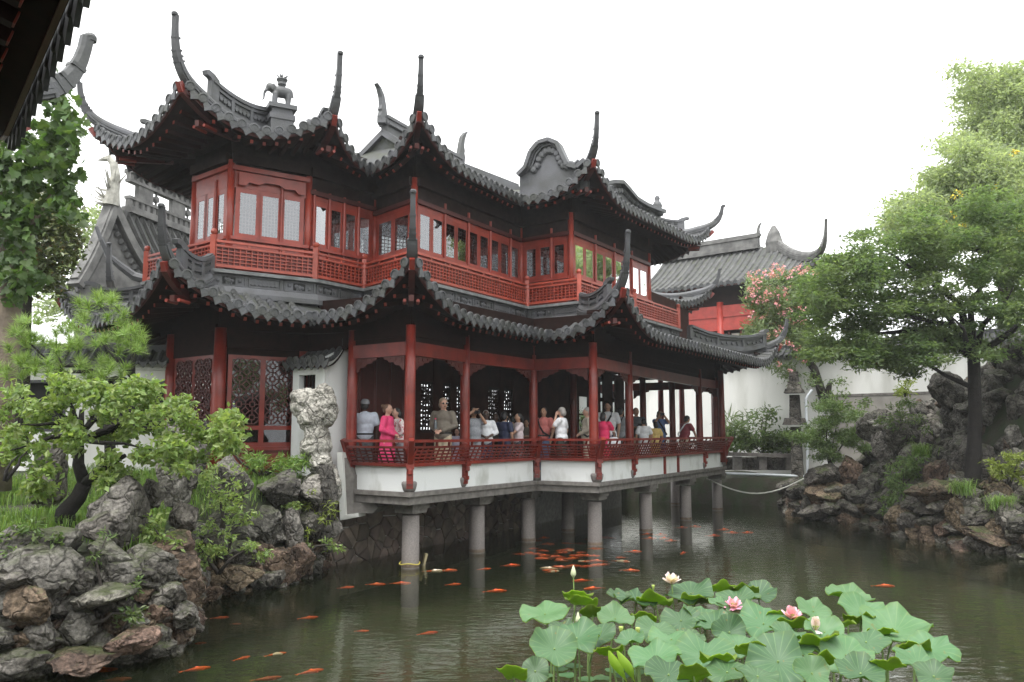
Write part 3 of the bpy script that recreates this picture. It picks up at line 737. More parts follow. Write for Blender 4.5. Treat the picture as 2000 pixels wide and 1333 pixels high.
# ---- balcony railing
BALR = empty('balcony_railing', (-2, 18, ZB), PAV)
ball = MB(); ball.box((0, 0, .36), (.11, .11, .72)); ball.lathe((0, 0, .72), [(.03, 0), (.06, .03), (.07, .07), (.05, .12), (0, .135)], 10); post_me = ball.mesh('rail_post', M['red_rail'])
BR = [Vector(p) for p in BAL]; BR = [p - corner_dir(BAL, i) * .07 for i, p in enumerate(BR)]
for s in zip(BR[:-1], BR[1:]):
    L = (s[1] - s[0]).length; X, N = dirs(s); n = 2 if L > 6 else 1
    for i in range(n):
        a, c = on(s, i / n, 0, ZB), on(s, (i + 1) / n, 0, ZB); w = (c - a).length
        for z, hh, nm in ((.08, .05, 'bottom_rail'), (.5, .04, 'middle_rail'), (.6, .05, 'top_rail')):
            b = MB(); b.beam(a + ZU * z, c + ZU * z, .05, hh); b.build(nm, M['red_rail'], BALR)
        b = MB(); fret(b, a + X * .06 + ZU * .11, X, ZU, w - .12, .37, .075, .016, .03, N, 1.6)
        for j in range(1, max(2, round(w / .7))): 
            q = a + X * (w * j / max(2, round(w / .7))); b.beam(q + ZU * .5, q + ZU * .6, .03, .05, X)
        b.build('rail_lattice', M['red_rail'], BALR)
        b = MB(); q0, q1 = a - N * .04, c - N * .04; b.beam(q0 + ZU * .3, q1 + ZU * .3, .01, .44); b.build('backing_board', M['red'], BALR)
pts_post = list(BR) + [lerp(BR[-2], BR[-1], .5)]
for p in pts_post: inst('rail_post', post_me, Matrix.Translation((p.x, p.y, ZB)), BALR)
b = MB(); b.poly([xy(p, ZB - .06) for p in BAL] + [xy((3.5, 29), ZB - .06), xy((-3, 25), ZB - .06), xy((-8, 21), ZB - .06)], (0, 0, .05)); b.build('balcony_floor', M['floor'], PAV)

# ---- upper storey walls and windows
UPS = empty('upper_storey', (-2, 19, ZB), PAV)
cfg = {0: 3, 1: 3, 2: 4, 3: 2, 4: 9, 5: 3, 6: 8}
cpost = MB(); cpost.lathe((0, 0, 0), [(.08, 0), (.08, 2.5)], 12); cpost_me = cpost.mesh('corner_post', M['red_up_lit'], True)
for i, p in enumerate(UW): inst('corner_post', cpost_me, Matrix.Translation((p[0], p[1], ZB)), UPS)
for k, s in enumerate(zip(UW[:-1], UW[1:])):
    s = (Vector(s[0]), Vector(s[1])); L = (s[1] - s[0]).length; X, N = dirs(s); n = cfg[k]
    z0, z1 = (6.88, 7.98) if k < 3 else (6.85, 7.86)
    wall_panel(UPS, s[0], s[1], ZB, z0 - .06, .06, 'red_up_lit', 'sill_panel')
    b = MB(); q0, q1 = on(s, 0, .05), on(s, 1, .05); b.beam(V(q0.x, q0.y, z0 - .03), V(q1.x, q1.y, z0 - .03), .16, .07); b.build('window_sill', M['red_up_lit'], UPS)
    zh = z1 + (.42 if k < 2 else .16); wall_panel(UPS, s[0], s[1], z1, zh, .06, 'red_up_lit', 'head_panel'); wall_panel(UPS, s[0], s[1], zh, 9.35, .06, 'soffit_veiled', 'shaded_head_panel')  # strip above the head panel is dark: eave shadow put into its colour
    b = MB(); q0, q1 = on(s, 0, .05), on(s, 1, .05); b.beam(V(q0.x, q0.y, zh), V(q1.x, q1.y, zh), .1, .1); b.build('lintel', M['red_up_lit' if k < 2 else 'red_dark'], UPS)
    b = MB(); b.beam(V(q0.x, q0.y, z1 + .62), V(q1.x, q1.y, z1 + .62), .2, .2); b.build('eave_beam', M['soffit_veiled'], UPS)
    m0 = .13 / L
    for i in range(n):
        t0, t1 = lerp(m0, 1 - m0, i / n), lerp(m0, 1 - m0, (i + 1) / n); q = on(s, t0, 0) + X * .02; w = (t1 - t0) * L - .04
        leaf(UPS, q, X, w, z0, z1, cell=.075 if k < 2 else .09, bar=.011 if k < 2 else .017, frame=.1 if k in (1, 4) else .12, lat=True, fm='red_up_lit', lm='red_dark', name='window')
        if i and i % 2 == 0 or (k == 2):
            q = on(s, t0, .05); b = MB(); b.lathe(V(q.x, q.y, ZB + .2), [(.035, 0), (.035, 1.95)], 8); b.build('mullion', M['red_up_lit'], UPS)
    if k == 1:   # carved apron over the large bay window
        b = MB(); a = on(s, .08, .1, z1 + .2); c = on(s, .92, .1, z1 + .2); w = (c - a).length
        prof = [(0, .12), (w, .12), (w, -.16), (w * .9, -.16), (w * .85, -.08), (w * .7, -.1), (w * .6, -.03), (w * .4, -.03), (w * .3, -.1), (w * .15, -.08), (w * .1, -.16), (0, -.16)]
        b.poly([a + X * x + ZU * z for x, z in prof], N * .03); b.build('carved_apron', M['red_up_lit'], UPS)
# dark interior: rear wall, ceiling
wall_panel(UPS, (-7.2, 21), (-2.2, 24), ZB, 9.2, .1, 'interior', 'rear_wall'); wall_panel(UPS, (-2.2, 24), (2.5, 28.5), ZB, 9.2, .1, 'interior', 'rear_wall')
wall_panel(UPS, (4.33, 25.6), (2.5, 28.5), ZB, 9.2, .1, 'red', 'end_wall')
b = MB(); b.poly([xy(p, 8.86) for p in UW] + [xy((2.5, 28.5), 8.86), xy((-2.2, 24), 8.86), xy((-7.2, 21), 8.86)], (0, 0, .06)); b.build('upper_ceiling', M['wood_dark'], UPS)

# ---- ground storey of the wing behind the bank
WING = empty('wing_ground_storey', (-5.5, 17.5, 1.7), PAV)
LW = [Vector((-7.6, 18.25)), Vector((-6.1, 17.05)), Vector((-4.62, 18.1)), Vector((-3.6, 17.6))]
for p in LW[:3]: inst('column', col_me, Matrix.Translation((p.x, p.y, ZF)) @ Matrix.Diagonal((1.25, 1.25, 1, 1)), WING)
def octo(b, o, X, w, h, c):
    nx, ny = max(1, round(w / c)), max(1, round(h / c)); cx, cy = w / nx, h / ny
    for i in range(nx):
        for j in range(ny):
            q = o + X * (i * cx) + ZU * (j * cy); k = .3
            P_ = [(k, 0), (1 - k, 0), (1, k), (1, 1 - k), (1 - k, 1), (k, 1), (0, 1 - k), (0, k)]
            pp = [q + X * (x * cx) + ZU * (z * cy) for x, z in P_]
            for a, c_ in zip(pp, pp[1:] + pp[:1]): b.beam(a, c_, .02, .026, X.cross(ZU))
            I_ = [(.32, .32), (.68, .32), (.68, .68), (.32, .68)]; ii = [q + X * (x * cx) + ZU * (z * cy) for x, z in I_]
            for a, c_ in zip(ii, ii[1:] + ii[:1]): b.beam(a, c_, .02, .024, X.cross(ZU))
            for (x0, y0), (x1, y1) in (((.5, 0), (.5, .32)), ((.5, .68), (.5, 1)), ((0, .5), (.32, .5)), ((.68, .5), (1, .5))):
                b.beam(q + X * (x0 * cx) + ZU * (y0 * cy), q + X * (x1 * cx) + ZU * (y1 * cy), .02, .024, X.cross(ZU))
for k, n in ((0, 2), (1, 2)):
    s = (LW[k], LW[k + 1]); L = (s[1] - s[0]).length; X, N = dirs(s)
    wall_panel(WING, s[0], s[1], 1.6, 2.35, .08, 'red', 'base_panel'); wall_panel(WING, s[0], s[1], 4.35, 5.0, .08, 'soffit', 'head_panel')
    b = MB(); q0, q1 = on(s, .05, .05), on(s, .95, .05); b.beam(V(q0.x, q0.y, 2.38), V(q1.x, q1.y, 2.38), .14, .08); b.build('rail', M['red'], WING)
    m0 = .2 / L
    for i in range(n):
        t0, t1 = lerp(m0, 1 - m0, i / n), lerp(m0, 1 - m0, (i + 1) / n); q = on(s, t0) + X * .01; w = (t1 - t0) * L - .02
        f = leaf(WING, q, X, w, 2.42, 4.35, split=(.4,), frame=.09, lat=False, glass='glass_dim', name='lattice_door')
        b = MB(); octo(b, V(q.x, q.y, 2.9) + X * .06 + N * .035, X, w - .12, 1.38, .27); b.build('lattice', M['red_dark'], f)
wall_panel(WING, (-8.2, 21.5), (-3.9, 19.9), 1.6, 5, .1, 'interior', 'rear_wall'); wall_panel(WING, (-7.6, 18.25), (-8.2, 21.5), 1.6, 5, .1, 'interior', 'side_wall')
# hanging bracket arms under the wing eave
for u0, u1 in ((300, 330), (350, 380), (420, 455), (500, 530)):
    pass

# ---- ridges on the upper roof
def horn(root, p, X, h, flip=1, m='ridge'):
    """curved fish-tail ridge finial at p; X horizontal direction the horn leans to"""
    b = MB(); Y = X.cross(ZU)
    pr = [(-.22, 0), (.1, 0), (.13, .16), (.08, .3), (.11, .36), (.07, .5), (.1, .72), (.2, .95), (.3, 1.06), (.14, .98), (-.02, .8), (-.1, .55), (-.16, .28)]
    b.poly([p + X * (x * h * flip) + ZU * (z * h) - Y * .06 for x, z in pr], Y * .12)
    b.box(p + ZU * .02, (.2, .2, .12)); b.build('ridge_finial', M[m], root)
def gable_ridge(root, a, c, zt, half, drop, h=.34, m='ridge'):
    """raised saddle: two tiled slopes under a moulded ridge"""
    a, c = Vector(a), Vector(c); X = (c - a).to_3d().normalized(); X.z = 0; Y = V(-X.y, X.x, 0)
    a3, c3 = V(a.x, a.y, zt - h), V(c.x, c.y, zt - h)
    b = MB(); b.add([a3, a3 + Y * half - ZU * drop, a3 - Y * half - ZU * drop, c3, c3 + Y * half - ZU * drop, c3 - Y * half - ZU * drop], [(0, 1, 2), (5, 4, 3), (0, 3, 4, 1), (0, 2, 5, 3), (1, 4, 5, 2)])
    b.build('saddle', M['tile_bed'], root)
    b = MB(); b.beam(a3 + ZU * .02, c3 + ZU * .02, .3, .1); b.beam(a3 + ZU * .15, c3 + ZU * .15, .2, .18); b.beam(a3 + ZU * .28, c3 + ZU * .28, .34, .05); b.beam(a3 + ZU * .37, c3 + ZU * .37, .18, .14); b.beam(a3 + ZU * (h - .03), c3 + ZU * (h - .03), .24, .08)
    b.build('main_ridge', M[m], root)
    for e, q in ((-1, a3), (1, c3)):
        b = MB()
        for sd in (1, -1):
            p0, p1 = q, q + Y * sd * half - ZU * drop
            for dz, w in ((.02, .16), (.1, .1)): b.beam(p0 + ZU * dz + X * e * .03, p1 + ZU * dz + X * e * .03, w, .08)
        b.build('verge', M[m], root)
gable_ridge(UPR.root, (-3.15, 19.5), (-1.5, 22.6), 10.5, 1.35, .95, .5)
horn(UPR.root, V(-3.2, 19.4, 10.3), V(-.5, -.86, 0), .85, 1); horn(UPR.root, V(-1.45, 22.7, 10.4), V(.53, .85, 0), .95, 1)
b = MB(); A_, C_ = V(-1.9, 21.6, 10.0), V(.15, 24.2, 10.0); b.beam(A_, C_, .26, .24); b.beam(A_ + ZU * .16, C_ + ZU * .16, .16, .1); b.build('main_ridge', M['ridge'], UPR.root)
def cloud(root, p0, p1, pts, th=.22):
    """rolled cloud-shaped gable wall with a heavy rim; pts are (u, v) sight points along its top"""
    top = [onplane(u, v, p0, p1) for u, v in pts]; zb = 8.95
    N = V(p1[1] - p0[1], -(p1[0] - p0[0]), 0).normalized()
    base = [V(top[-1].x, top[-1].y, zb), V(top[0].x, top[0].y, zb)]
    b = MB(); b.poly([q - N * th for q in top + base], N * th); b.build('gable_wall', M['ridge'], root)
    b = MB()
    cen = sum(top, V(0, 0, 0)) / len(top)
    for q0, q1 in zip(top[:-1], top[1:]):
        b.beam(q0 + N * .03, q1 + N * .03, th * 1.5, .1); b.beam(lerp(q0, cen, .1) + N * .05, lerp(q1, cen, .1) + N * .05, .1, .06); b.beam(lerp(q0, cen, .22) + N * .03, lerp(q1, cen, .22) + N * .03, .08, .05)
    b.build('gable_rim', M['ridge'], root)
    b = MB()
    for f in np.linspace(.05, .95, 13):
        i = min(len(top) - 2, int(f * (len(top) - 1))); q = lerp(top[i], top[i + 1], f * (len(top) - 1) - i); q = lerp(q, V(cen.x, cen.y, cen.z - .2), .38)
        b.lathe(q + N * .03, [(0, -.05), (.09, -.05), (.11, 0), (.07, .05), (0, .06)], 7, Matrix((V(-N.y, N.x, 0), ZU, N)).transposed())
    b.build('carved_scrolls', M['ridge'], root)
cloud(UPR.root, (.2, 21.3), (2.0, 20.45), [(1015, 345), (1030, 330), (1040, 300), (1055, 282), (1075, 276), (1092, 283), (1102, 305), (1112, 325), (1130, 330), (1146, 315)])
cloud(UPR.root, (2.1, 20.9), (6.1, 26.6), [(1172, 360), (1190, 357), (1207, 358), (1220, 372), (1235, 390), (1255, 402), (1275, 410), (1290, 415)])
b = MB(); q = onplane(1284, 412, (2.1, 20.9), (6.1, 26.6)); b.lathe(q, [(.18, -.15), (.2, .0), (.12, .06), (.16, .14), (.11, .26), (.06, .3), (.09, .38), (.05, .46), (0, .48)], 9); b.build('ridge_ornament', M['ridge'], UPR.root, True)
# second, farther corner of the tiled roof, seen below the upper eave's end
FAR = Skirt('rear_roof', [(4.6, 27.8), (7.6, 31.0), (6.0, 33.0)], [(3.4, 29.6), (5.0, 31.6), (4.4, 32.6)], 7.35, 8.1, [0, .75, 0], parent=PAV, R_=2.6)
FAR.hip(1, rise=.8, out=.4)
b = MB(); b.poly([xy(p, 6.0) for p in [(4.4, 26.5), (6.6, 30.3), (4.8, 32.2), (2.6, 29)]], (0, 0, 1.4)); b.build('rear_storey', M['interior'], PAV)

# pedestal and elephant on the wing's roof
ped = (V(-5.2, 17.75, 9.22)); bp_ = MB(); Mz = Matrix.Rotation(R(28), 3, 'Z')
for z, w, h in ((.2, .5, .5), (.5, .56, .12), (.62, .46, .14), (.74, .62, .1)): bp_.box(ped + ZU * z, (w, w * .75, h), Mz)
bp_.build('statue_pedestal', M['ridge'], UPR.root)
def blob(name, prims, m, voxel, parent=None, W=None, smooth=6):
    """one continuous skin grown over overlapping tapered limbs and ellipsoids"""
    b = MB()
    for pr in prims:
        if pr[0] == 'cap':
            _, p0, p1, r0, r1 = pr; p0, p1 = Vector(p0), Vector(p1); d = p1 - p0
            T = d.normalized() if d.length > 1e-6 else V(0, 0, 1)
            pts = [p0 - T * r0 * .98, p0 - T * r0 * .7, p0 - T * r0 * .25, p0 + T * 0, p1, p1 + T * r1 * .25, p1 + T * r1 * .7, p1 + T * r1 * .98]
            b.tube(pts, [r0 * .2, r0 * .71, r0 * .97, r0, r1, r1 * .97, r1 * .71, r1 * .2], 10)
        else:
            _, c, rad, rot = pr; c = Vector(c); Mr = rot if rot is not None else Matrix.Identity(3)
            S = Matrix.Diagonal(Vector(rad)); prof = [(math.sin(a) + 1e-3, -math.cos(a)) for a in np.linspace(.06, math.pi - .06, 9)]
            b.lathe(c, prof, 14, Mr @ S)
    me = b.mesh(name, m, True); o = bpy.data.objects.new(name, me); link(o, parent, W)
    md = o.modifiers.new('skin', 'REMESH'); md.mode = 'VOXEL'; md.voxel_size = voxel; md.use_smooth_shade = True
    sm = o.modifiers.new('soften', 'SMOOTH'); sm.factor = .5; sm.iterations = smooth
    return o
el = [('ell', (0, 0, .52), (.2, .34, .2), None), ('ell', (0, -.2, .5), (.19, .18, .2), None), ('ell', (0, .38, .62), (.13, .14, .15), None), ('cap', (0, .46, .6), (0, .56, .38), .06, .045), ('cap', (0, .56, .38), (0, .57, .2), .045, .032), ('cap', (0, .57, .2), (0, .63, .14), .032, .024),
      ('cap', (.1, .2, .4), (.1, .22, .04), .09, .075), ('cap', (-.1, .22, .4), (-.1, .22, .04), .09, .075), ('cap', (.1, -.22, .4), (.1, -.25, .04), .095, .075), ('cap', (-.1, -.22, .4), (-.1, -.2, .04), .095, .075),
      ('ell', (.13, .3, .6), (.03, .1, .13), None), ('ell', (-.13, .3, .6), (.03, .1, .13), None), ('cap', (.06, .47, .5), (.07, .6, .44), .022, .012), ('cap', (-.06, .47, .5), (-.07, .6, .44), .022, .012), ('cap', (0, -.36, .55), (0, -.42, .3), .02, .012)]
EW = Matrix.Translation(ped + ZU * .78) @ Matrix.Rotation(R(118), 4, 'Z') @ Matrix.Scale(.68, 4)
es = blob('elephant_statue', el, M['ridge'], .022, None, EW)
tag(es, 'grey elephant statue carrying a potted plant on the pavilion roof', 'statue')
b = MB(); q = ped + ZU * (.78 + .5); b.lathe(q, [(.06, -.02), (.1, .03), (.09, .08), (.13, .14), (.12, .16), (0, .15)], 10)
for i in range(16):
    a = i * 2.4; r = random.uniform(.6, 1); d = V(math.cos(a) * r, math.sin(a) * r, random.uniform(.3, 1.2)).normalized(); b.tube([q + ZU * .14, q + ZU * .14 + d * .09, q + ZU * .14 + d * .18], [.02, .014, .003], 4)
o = b.build('saddle_pot', M['ridge'], es)
# ---- dark timber frieze between the gallery columns and the eave
fr = [Vector((-7.6, 18.25)), Vector((-6.1, 17.0)), Vector((-4.5, 18.0)), cols[0]] + cols[1:-1]
for a, c in zip(fr[:-1], fr[1:]):
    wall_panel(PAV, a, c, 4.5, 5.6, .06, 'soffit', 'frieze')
b = MB(); b.poly([xy(p, 5.5) for p in IL] + [xy((-3, 25), 5.5)], (0, 0, .05)); b.build('loft_floor', M['wood_dark'], PAV)
# ================================================================ rocks
from mathutils import noise as mn
def rock_mesh(seed, sub=3, amp=.35, flat=1.0, m='rock', holes=0.0):
    bm = bmesh.new(); bmesh.ops.create_icosphere(bm, subdivisions=sub, radius=1)
    so_ = Vector((seed * 7.3, seed * 3.1, seed * 1.7))
    planes = []
    rr = random.Random(seed)
    for i in range(15):
        d = Vector((rr.gauss(0, 1), rr.gauss(0, 1), rr.gauss(0, 1))).normalized(); planes.append((d, rr.uniform(.5, .88)))
    for v in bm.verts:
        p = v.co.copy(); k = 1.0
        for d, h in planes:
            c = p.dot(d)
            if c > h: k = min(k, h / c)
        p = p * k
        c = mn.voronoi(p * 2.3 + so_)[0]; f = min(.35, c[1] - c[0])
        n = mn.ridged_multi_fractal(p * 1.6 + so_, 1.0, 2.1, 5, 1.0, 2.0) - 1.0
        p = p * (1.12 + amp * .16 * n + amp * .5 * (f - .2) - holes * max(0, .22 - c[0]) * 4)
        p += Vector(mn.noise_vector(p * 6 + so_)) * .03
        p += Vector(mn.noise_vector(p * 15 + so_)) * .014
        v.co = Vector((p.x, p.y, p.z * flat))
    me = bpy.data.meshes.new('rock'); bm.to_mesh(me); bm.free()
    for q in me.polygons: q.use_smooth = True
    me.set_sharp_from_angle(angle=R(32)); me.materials.append(M[m]); return me
ROCKS = {k: [rock_mesh(i + 10 * j, 4, .55, 1.0, k) for i in range(7)] for j, k in enumerate(('rock', 'rock_brown', 'rock_dark'))}
def put_rock(root, p, size, kind='rock', rs=None, i=None):
    rs = rs or random
    W = Matrix.Translation(p) @ Matrix.Rotation(rs.uniform(0, 6.28), 4, 'Z') @ Matrix.Rotation(rs.uniform(-.5, .5), 4, 'X') @ Matrix.Diagonal((size[0], size[1], size[2], 1))
    return inst('rock', rs.choice(ROCKS[kind]) if i is None else ROCKS[kind][i % 7], W, root)
def pol_dist(p, pl):
    best = 1e9; sg = 1
    for a, c in zip(pl[:-1], pl[1:]):
        a, c = Vector(a), Vector(c); d = c - a; t = max(0, min(1, (p - a).dot(d) / d.length_squared)); q = a + d * t; dd = (p - q).length
        if dd < best: best = dd; sg = 1 if d.x * (p.y - q.y) - d.y * (p.x - q.x) > 0 else -1
    return best * sg
def sstep(a, b_, x): t = max(0, min(1, (x - a) / (b_ - a))); return t * t * (3 - 2 * t)
def height_field(name, x0, x1, y0, y1, st, fn, m, label):
    nx, ny = int((x1 - x0) / st) + 1, int((y1 - y0) / st) + 1
    v = [(x0 + i * st, y0 + j * st, fn(x0 + i * st, y0 + j * st)) for i in range(nx) for j in range(ny)]
    f = [(i * ny + j, (i + 1) * ny + j, (i + 1) * ny + j + 1, i * ny + j + 1) for i in range(nx - 1) for j in range(ny - 1)]
    o = link(bpy.data.objects.new(name, np_mesh(name, v, f, M[m], True))); tag(o, label, kind='structure'); return o
# ---- left bank
BK = [(-30, 8.6), (-8.0, 9.15), (-5.8, 9.35), (-4.25, 10.5), (-4.6, 11.6), (-5.15, 13.2), (-4.9, 14.3), (-4.15, 15.1), (-3.85, 16.9), (-3.4, 18.0), (-1.14, 21.75), (4.0, 31)]
def hb(x, y):
    d = pol_dist(Vector((x, y)), BK)
    if d < -.05: return -1.1
    h = 1.4 * sstep(0, .38, d) + .5 * sstep(12, 17, y) + .1 * sstep(.5, 1.5, d)
    return h - .15 + .12 * mn.noise(Vector((x * .9, y * .9, 0)))
height_field('bank', -16, -3.2, 8.4, 19.2, .16, hb, 'soil', 'planted earth bank left of the pavilion')
LR = empty('rockery_bank', (-5, 12, 0), label='rough stone bank of piled rocks below the plum tree, brown near the water', cat='rockery')
rs = random.Random(5)
def walk(pl, step):
    for a, c in zip(pl[:-1], pl[1:]):
        a, c = Vector(a), Vector(c); L = (c - a).length; n = max(1, round(L / step))
        for i in range(n): yield lerp(a, c, (i + .5) / n), (c - a).normalized()
for z, step, kinds, sz in ((-.02, .3, ['rock_brown'] * 2 + ['rock_dark', 'rock'], .21), (.22, .27, ['rock_brown', 'rock_brown', 'rock', 'rock_dark'], .19), (.42, .27, ['rock_brown', 'rock', 'rock_dark', 'rock'], .19), (.62, .3, ['rock_brown', 'rock_dark', 'rock'], .2), (.84, .32, ['rock_dark', 'rock', 'rock'], .23), (1.04, .42, ['rock', 'rock_dark', 'rock'], .3), (.15, .27, ['rock_brown', 'rock_dark', 'rock'], .15), (.42, .25, ['rock_brown', 'rock_dark'], .14), (.7, .25, ['rock_brown', 'rock', 'rock_dark'], .15), (1.0, .3, ['rock', 'rock_dark'], .15)):
    for p, d in walk(BK[1:9], step):
        n = Vector((d.y, -d.x)); q = p - n * (z * .14 + rs.uniform(-.04, .08) - (.16 if sz < .2 else 0)) + d * rs.uniform(-.12, .12); s = sz * rs.uniform(.75, 1.25)
        if z > .5 and q.y > 14.2 and rs.random() < .4: continue
        put_rock(LR, V(q.x, q.y, z + rs.uniform(-.06, .06)), (s * 1.25, s, s * .85), rs.choice(kinds), rs)
def R_at(u, v, y, w, h, kind, i, root=None, dep=None):
    p = ony(u, v, y); k = y / FPX; put_rock(root or LR, p, (w * k * .47, (dep or w) * k * .45, h * k * .5), kind, rs, i)
for a in [(235, 1000, 10.75, 150, 120, 'rock', 0), (200, 1030, 10.5, 90, 70, 'rock_dark', 1), (95, 1078, 10.0, 140, 80, 'rock', 2), (25, 1075, 9.8, 90, 90, 'rock', 3), (215, 1090, 10.2, 90, 80, 'rock', 4), (330, 1075, 10.9, 110, 70, 'rock_brown', 5),
          (340, 1140, 10.75, 130, 130, 'rock_brown', 6), (365, 1010, 11.4, 60, 80, 'rock_dark', 0), (100, 1130, 9.7, 120, 60, 'rock_brown', 1), (200, 1160, 9.9, 130, 50, 'rock_dark', 2), (150, 1225, 9.75, 80, 70, 'rock', 3), (310, 1210, 10.4, 90, 60, 'rock_brown', 5), (60, 1180, 9.5, 110, 80, 'rock_brown', 6),
          (160, 1285, 9.55, 150, 40, 'rock_brown', 4), (250, 1255, 9.9, 120, 50, 'rock_brown', 0), (60, 1290, 9.4, 120, 45, 'rock', 1), (345, 920, 12.6, 95, 190, 'rock', 2), (450, 935, 14.2, 95, 85, 'rock', 3), (545, 955, 15.3, 95, 80, 'rock', 4), (605, 960, 15.8, 70, 60, 'rock', 0), (520, 1030, 14.9, 75, 90, 'rock', 6),
          (570, 1035, 15.2, 50, 80, 'rock', 1), (470, 1085, 14.2, 80, 50, 'rock', 2), (540, 1105, 14.9, 80, 60, 'rock_brown', 3), (470, 1125, 14.0, 100, 50, 'rock_brown', 4), (590, 1090, 15.2, 70, 60, 'rock_brown', 5), (95, 925, 13.0, 85, 190, 'rock_dark', 5), (420, 1060, 13.6, 60, 60, 'rock_dark', 1), (385, 885, 14.6, 55, 150, 'rock', 6), (425, 1125, 13.6, 60, 60, 'rock_brown', 2),
          (635, 960, 16.0, 60, 110, 'rock', 3), (640, 1040, 16.2, 60, 70, 'rock', 4), (600, 1020, 15.7, 60, 60, 'rock_dark', 2), (300, 960, 11.3, 60, 60, 'rock', 6), (280, 1120, 10.3, 70, 50, 'rock_dark', 3)]: R_at(*a)
# ---- tall pitted scholar's rock before the white gate wall
SC = empty('scholar_rock', tuple(ony(615, 960, 16.35)), label='tall pale pitted scholar stone with a bulging top before the white gate wall', cat='rock')
pr = []
for u, v, ru, rv in [(598, 790, 30, 32), (632, 775, 22, 26), (640, 800, 20, 34), (612, 815, 32, 30), (618, 850, 24, 32), (612, 875, 27, 26), (630, 868, 18, 24), (625, 905, 24, 24), (640, 935, 22, 32), (620, 950, 28, 30), (585, 775, 16, 14), (645, 960, 20, 40)]:
    p = ony(u, v, 16.35 + random.uniform(-.12, .12)); k = 16.4 / FPX; pr.append(('ell', tuple(p), (ru * k, .26, rv * k), None))
o = blob('stone_body', pr, M['rock_pale'], .03, SC, None, 2)
tx = bpy.data.textures.new('pits', 'VORONOI'); tx.noise_scale = .16; tx.distance_metric = 'DISTANCE'
dm = o.modifiers.new('pits', 'DISPLACE'); dm.texture = tx; dm.strength = .075; dm.mid_level = .5; dm.texture_coords = 'GLOBAL'
tx2 = bpy.data.textures.new('grain', 'CLOUDS'); tx2.noise_scale = .09; tx2.noise_depth = 4
dm = o.modifiers.new('grain', 'DISPLACE'); dm.texture = tx2; dm.strength = .035; dm.texture_coords = 'GLOBAL'
# ---- mosaic stone foundation under the deck
FW = empty('foundation_wall', (-2.5, 19.3, 0), label='irregular mosaic stone retaining wall with pale mortar under the deck', cat='wall')
F0, F1 = Vector((-3.78, 17.0)), Vector((4.1, 30.9)); Xf = (F1 - F0).to_3d().normalized(); Nf = V(Xf.y, -Xf.x, 0); LF = (F1 - F0).length
b = MB(); b.beam(V(F0.x, F0.y, .3) - Nf * .25, V(F1.x, F1.y, .3) - Nf * .25, .44, 1.9); b.build('mortar', M['mortar'], FW)
rs = random.Random(3); sites = [(rs.uniform(0, 8.6), rs.uniform(-.15, 1.2)) for _ in range(170)]
for _ in range(2):
    pass
for i, (sx, sz) in enumerate(sites):
    poly = [(sx - .5, sz - .45), (sx + .5, sz - .45), (sx + .5, sz + .45), (sx - .5, sz + .45)]
    for j, (tx_, tz) in enumerate(sites):
        if j == i or abs(tx_ - sx) > 1.2: continue
        mx_, mz_, dx, dz = (sx + tx_) / 2, (sz + tz) / 2, tx_ - sx, tz - sz; out = []
        for (ax, az), (bx_, bz) in zip(poly, poly[1:] + poly[:1]):
            da = (ax - mx_) * dx + (az - mz_) * dz; db = (bx_ - mx_) * dx + (bz - mz_) * dz
            if da <= 0: out.append((ax, az))
            if da * db < 0: t = da / (da - db); out.append((ax + (bx_ - ax) * t, az + (bz - az) * t))
        poly = out
        if len(poly) < 3: break
    if len(poly) < 3: continue
    cx, cz = sum(p[0] for p in poly) / len(poly), sum(p[1] for p in poly) / len(poly)
    sh = [(cx + (x - cx) * .93, cz + (z - cz) * .93) for x, z in poly]; b = MB(); o3 = V(F0.x, F0.y, 0); dep = rs.uniform(.015, .05)
    rings = [[o3 + Xf * x + ZU * z - Nf * .05 for x, z in sh], [o3 + Xf * x + ZU * z + Nf * dep * .6 for x, z in sh], [o3 + Xf * (cx + (x - cx) * .86) + ZU * (cz + (z - cz) * .86) + Nf * dep for x, z in sh]]
    b.loft(rings); b.build('stone', M['mosaic'], FW)
# white quoin strip and stone bracket at the deck's end
b = MB(); b.poly([ony(658, 884, 17.0), ony(668, 884, 17.0), ony(674, 1008, 17.0), ony(664, 1016, 17.0)], (.1, .25, 0)); b.build('plaster_strip', M['old_white'], FW)
b = MB(); b.poly([ony(674, 1006, 17.0), ony(700, 1002, 17.1), ony(700, 1010, 17.1), ony(664, 1017, 17.0)], (.1, .25, 0)); b.build('plaster_strip', M['old_white'], FW)
b = MB(); b.poly([ony(668, 886, 17.06), ony(690, 930, 17.1), ony(690, 1004, 17.1), ony(673, 1008, 17.06)], (.1, .25, 0)); b.build('corner_stone', M['stone'], FW)
b = MB(); b.poly([ony(682, 982, 17.1), ony(730, 982, 17.1), ony(738, 992, 17.1), ony(728, 1003, 17.1), ony(682, 1002, 17.1)], (.3, .9, 0)); b.build('stone_bracket', M['stone'], FW)
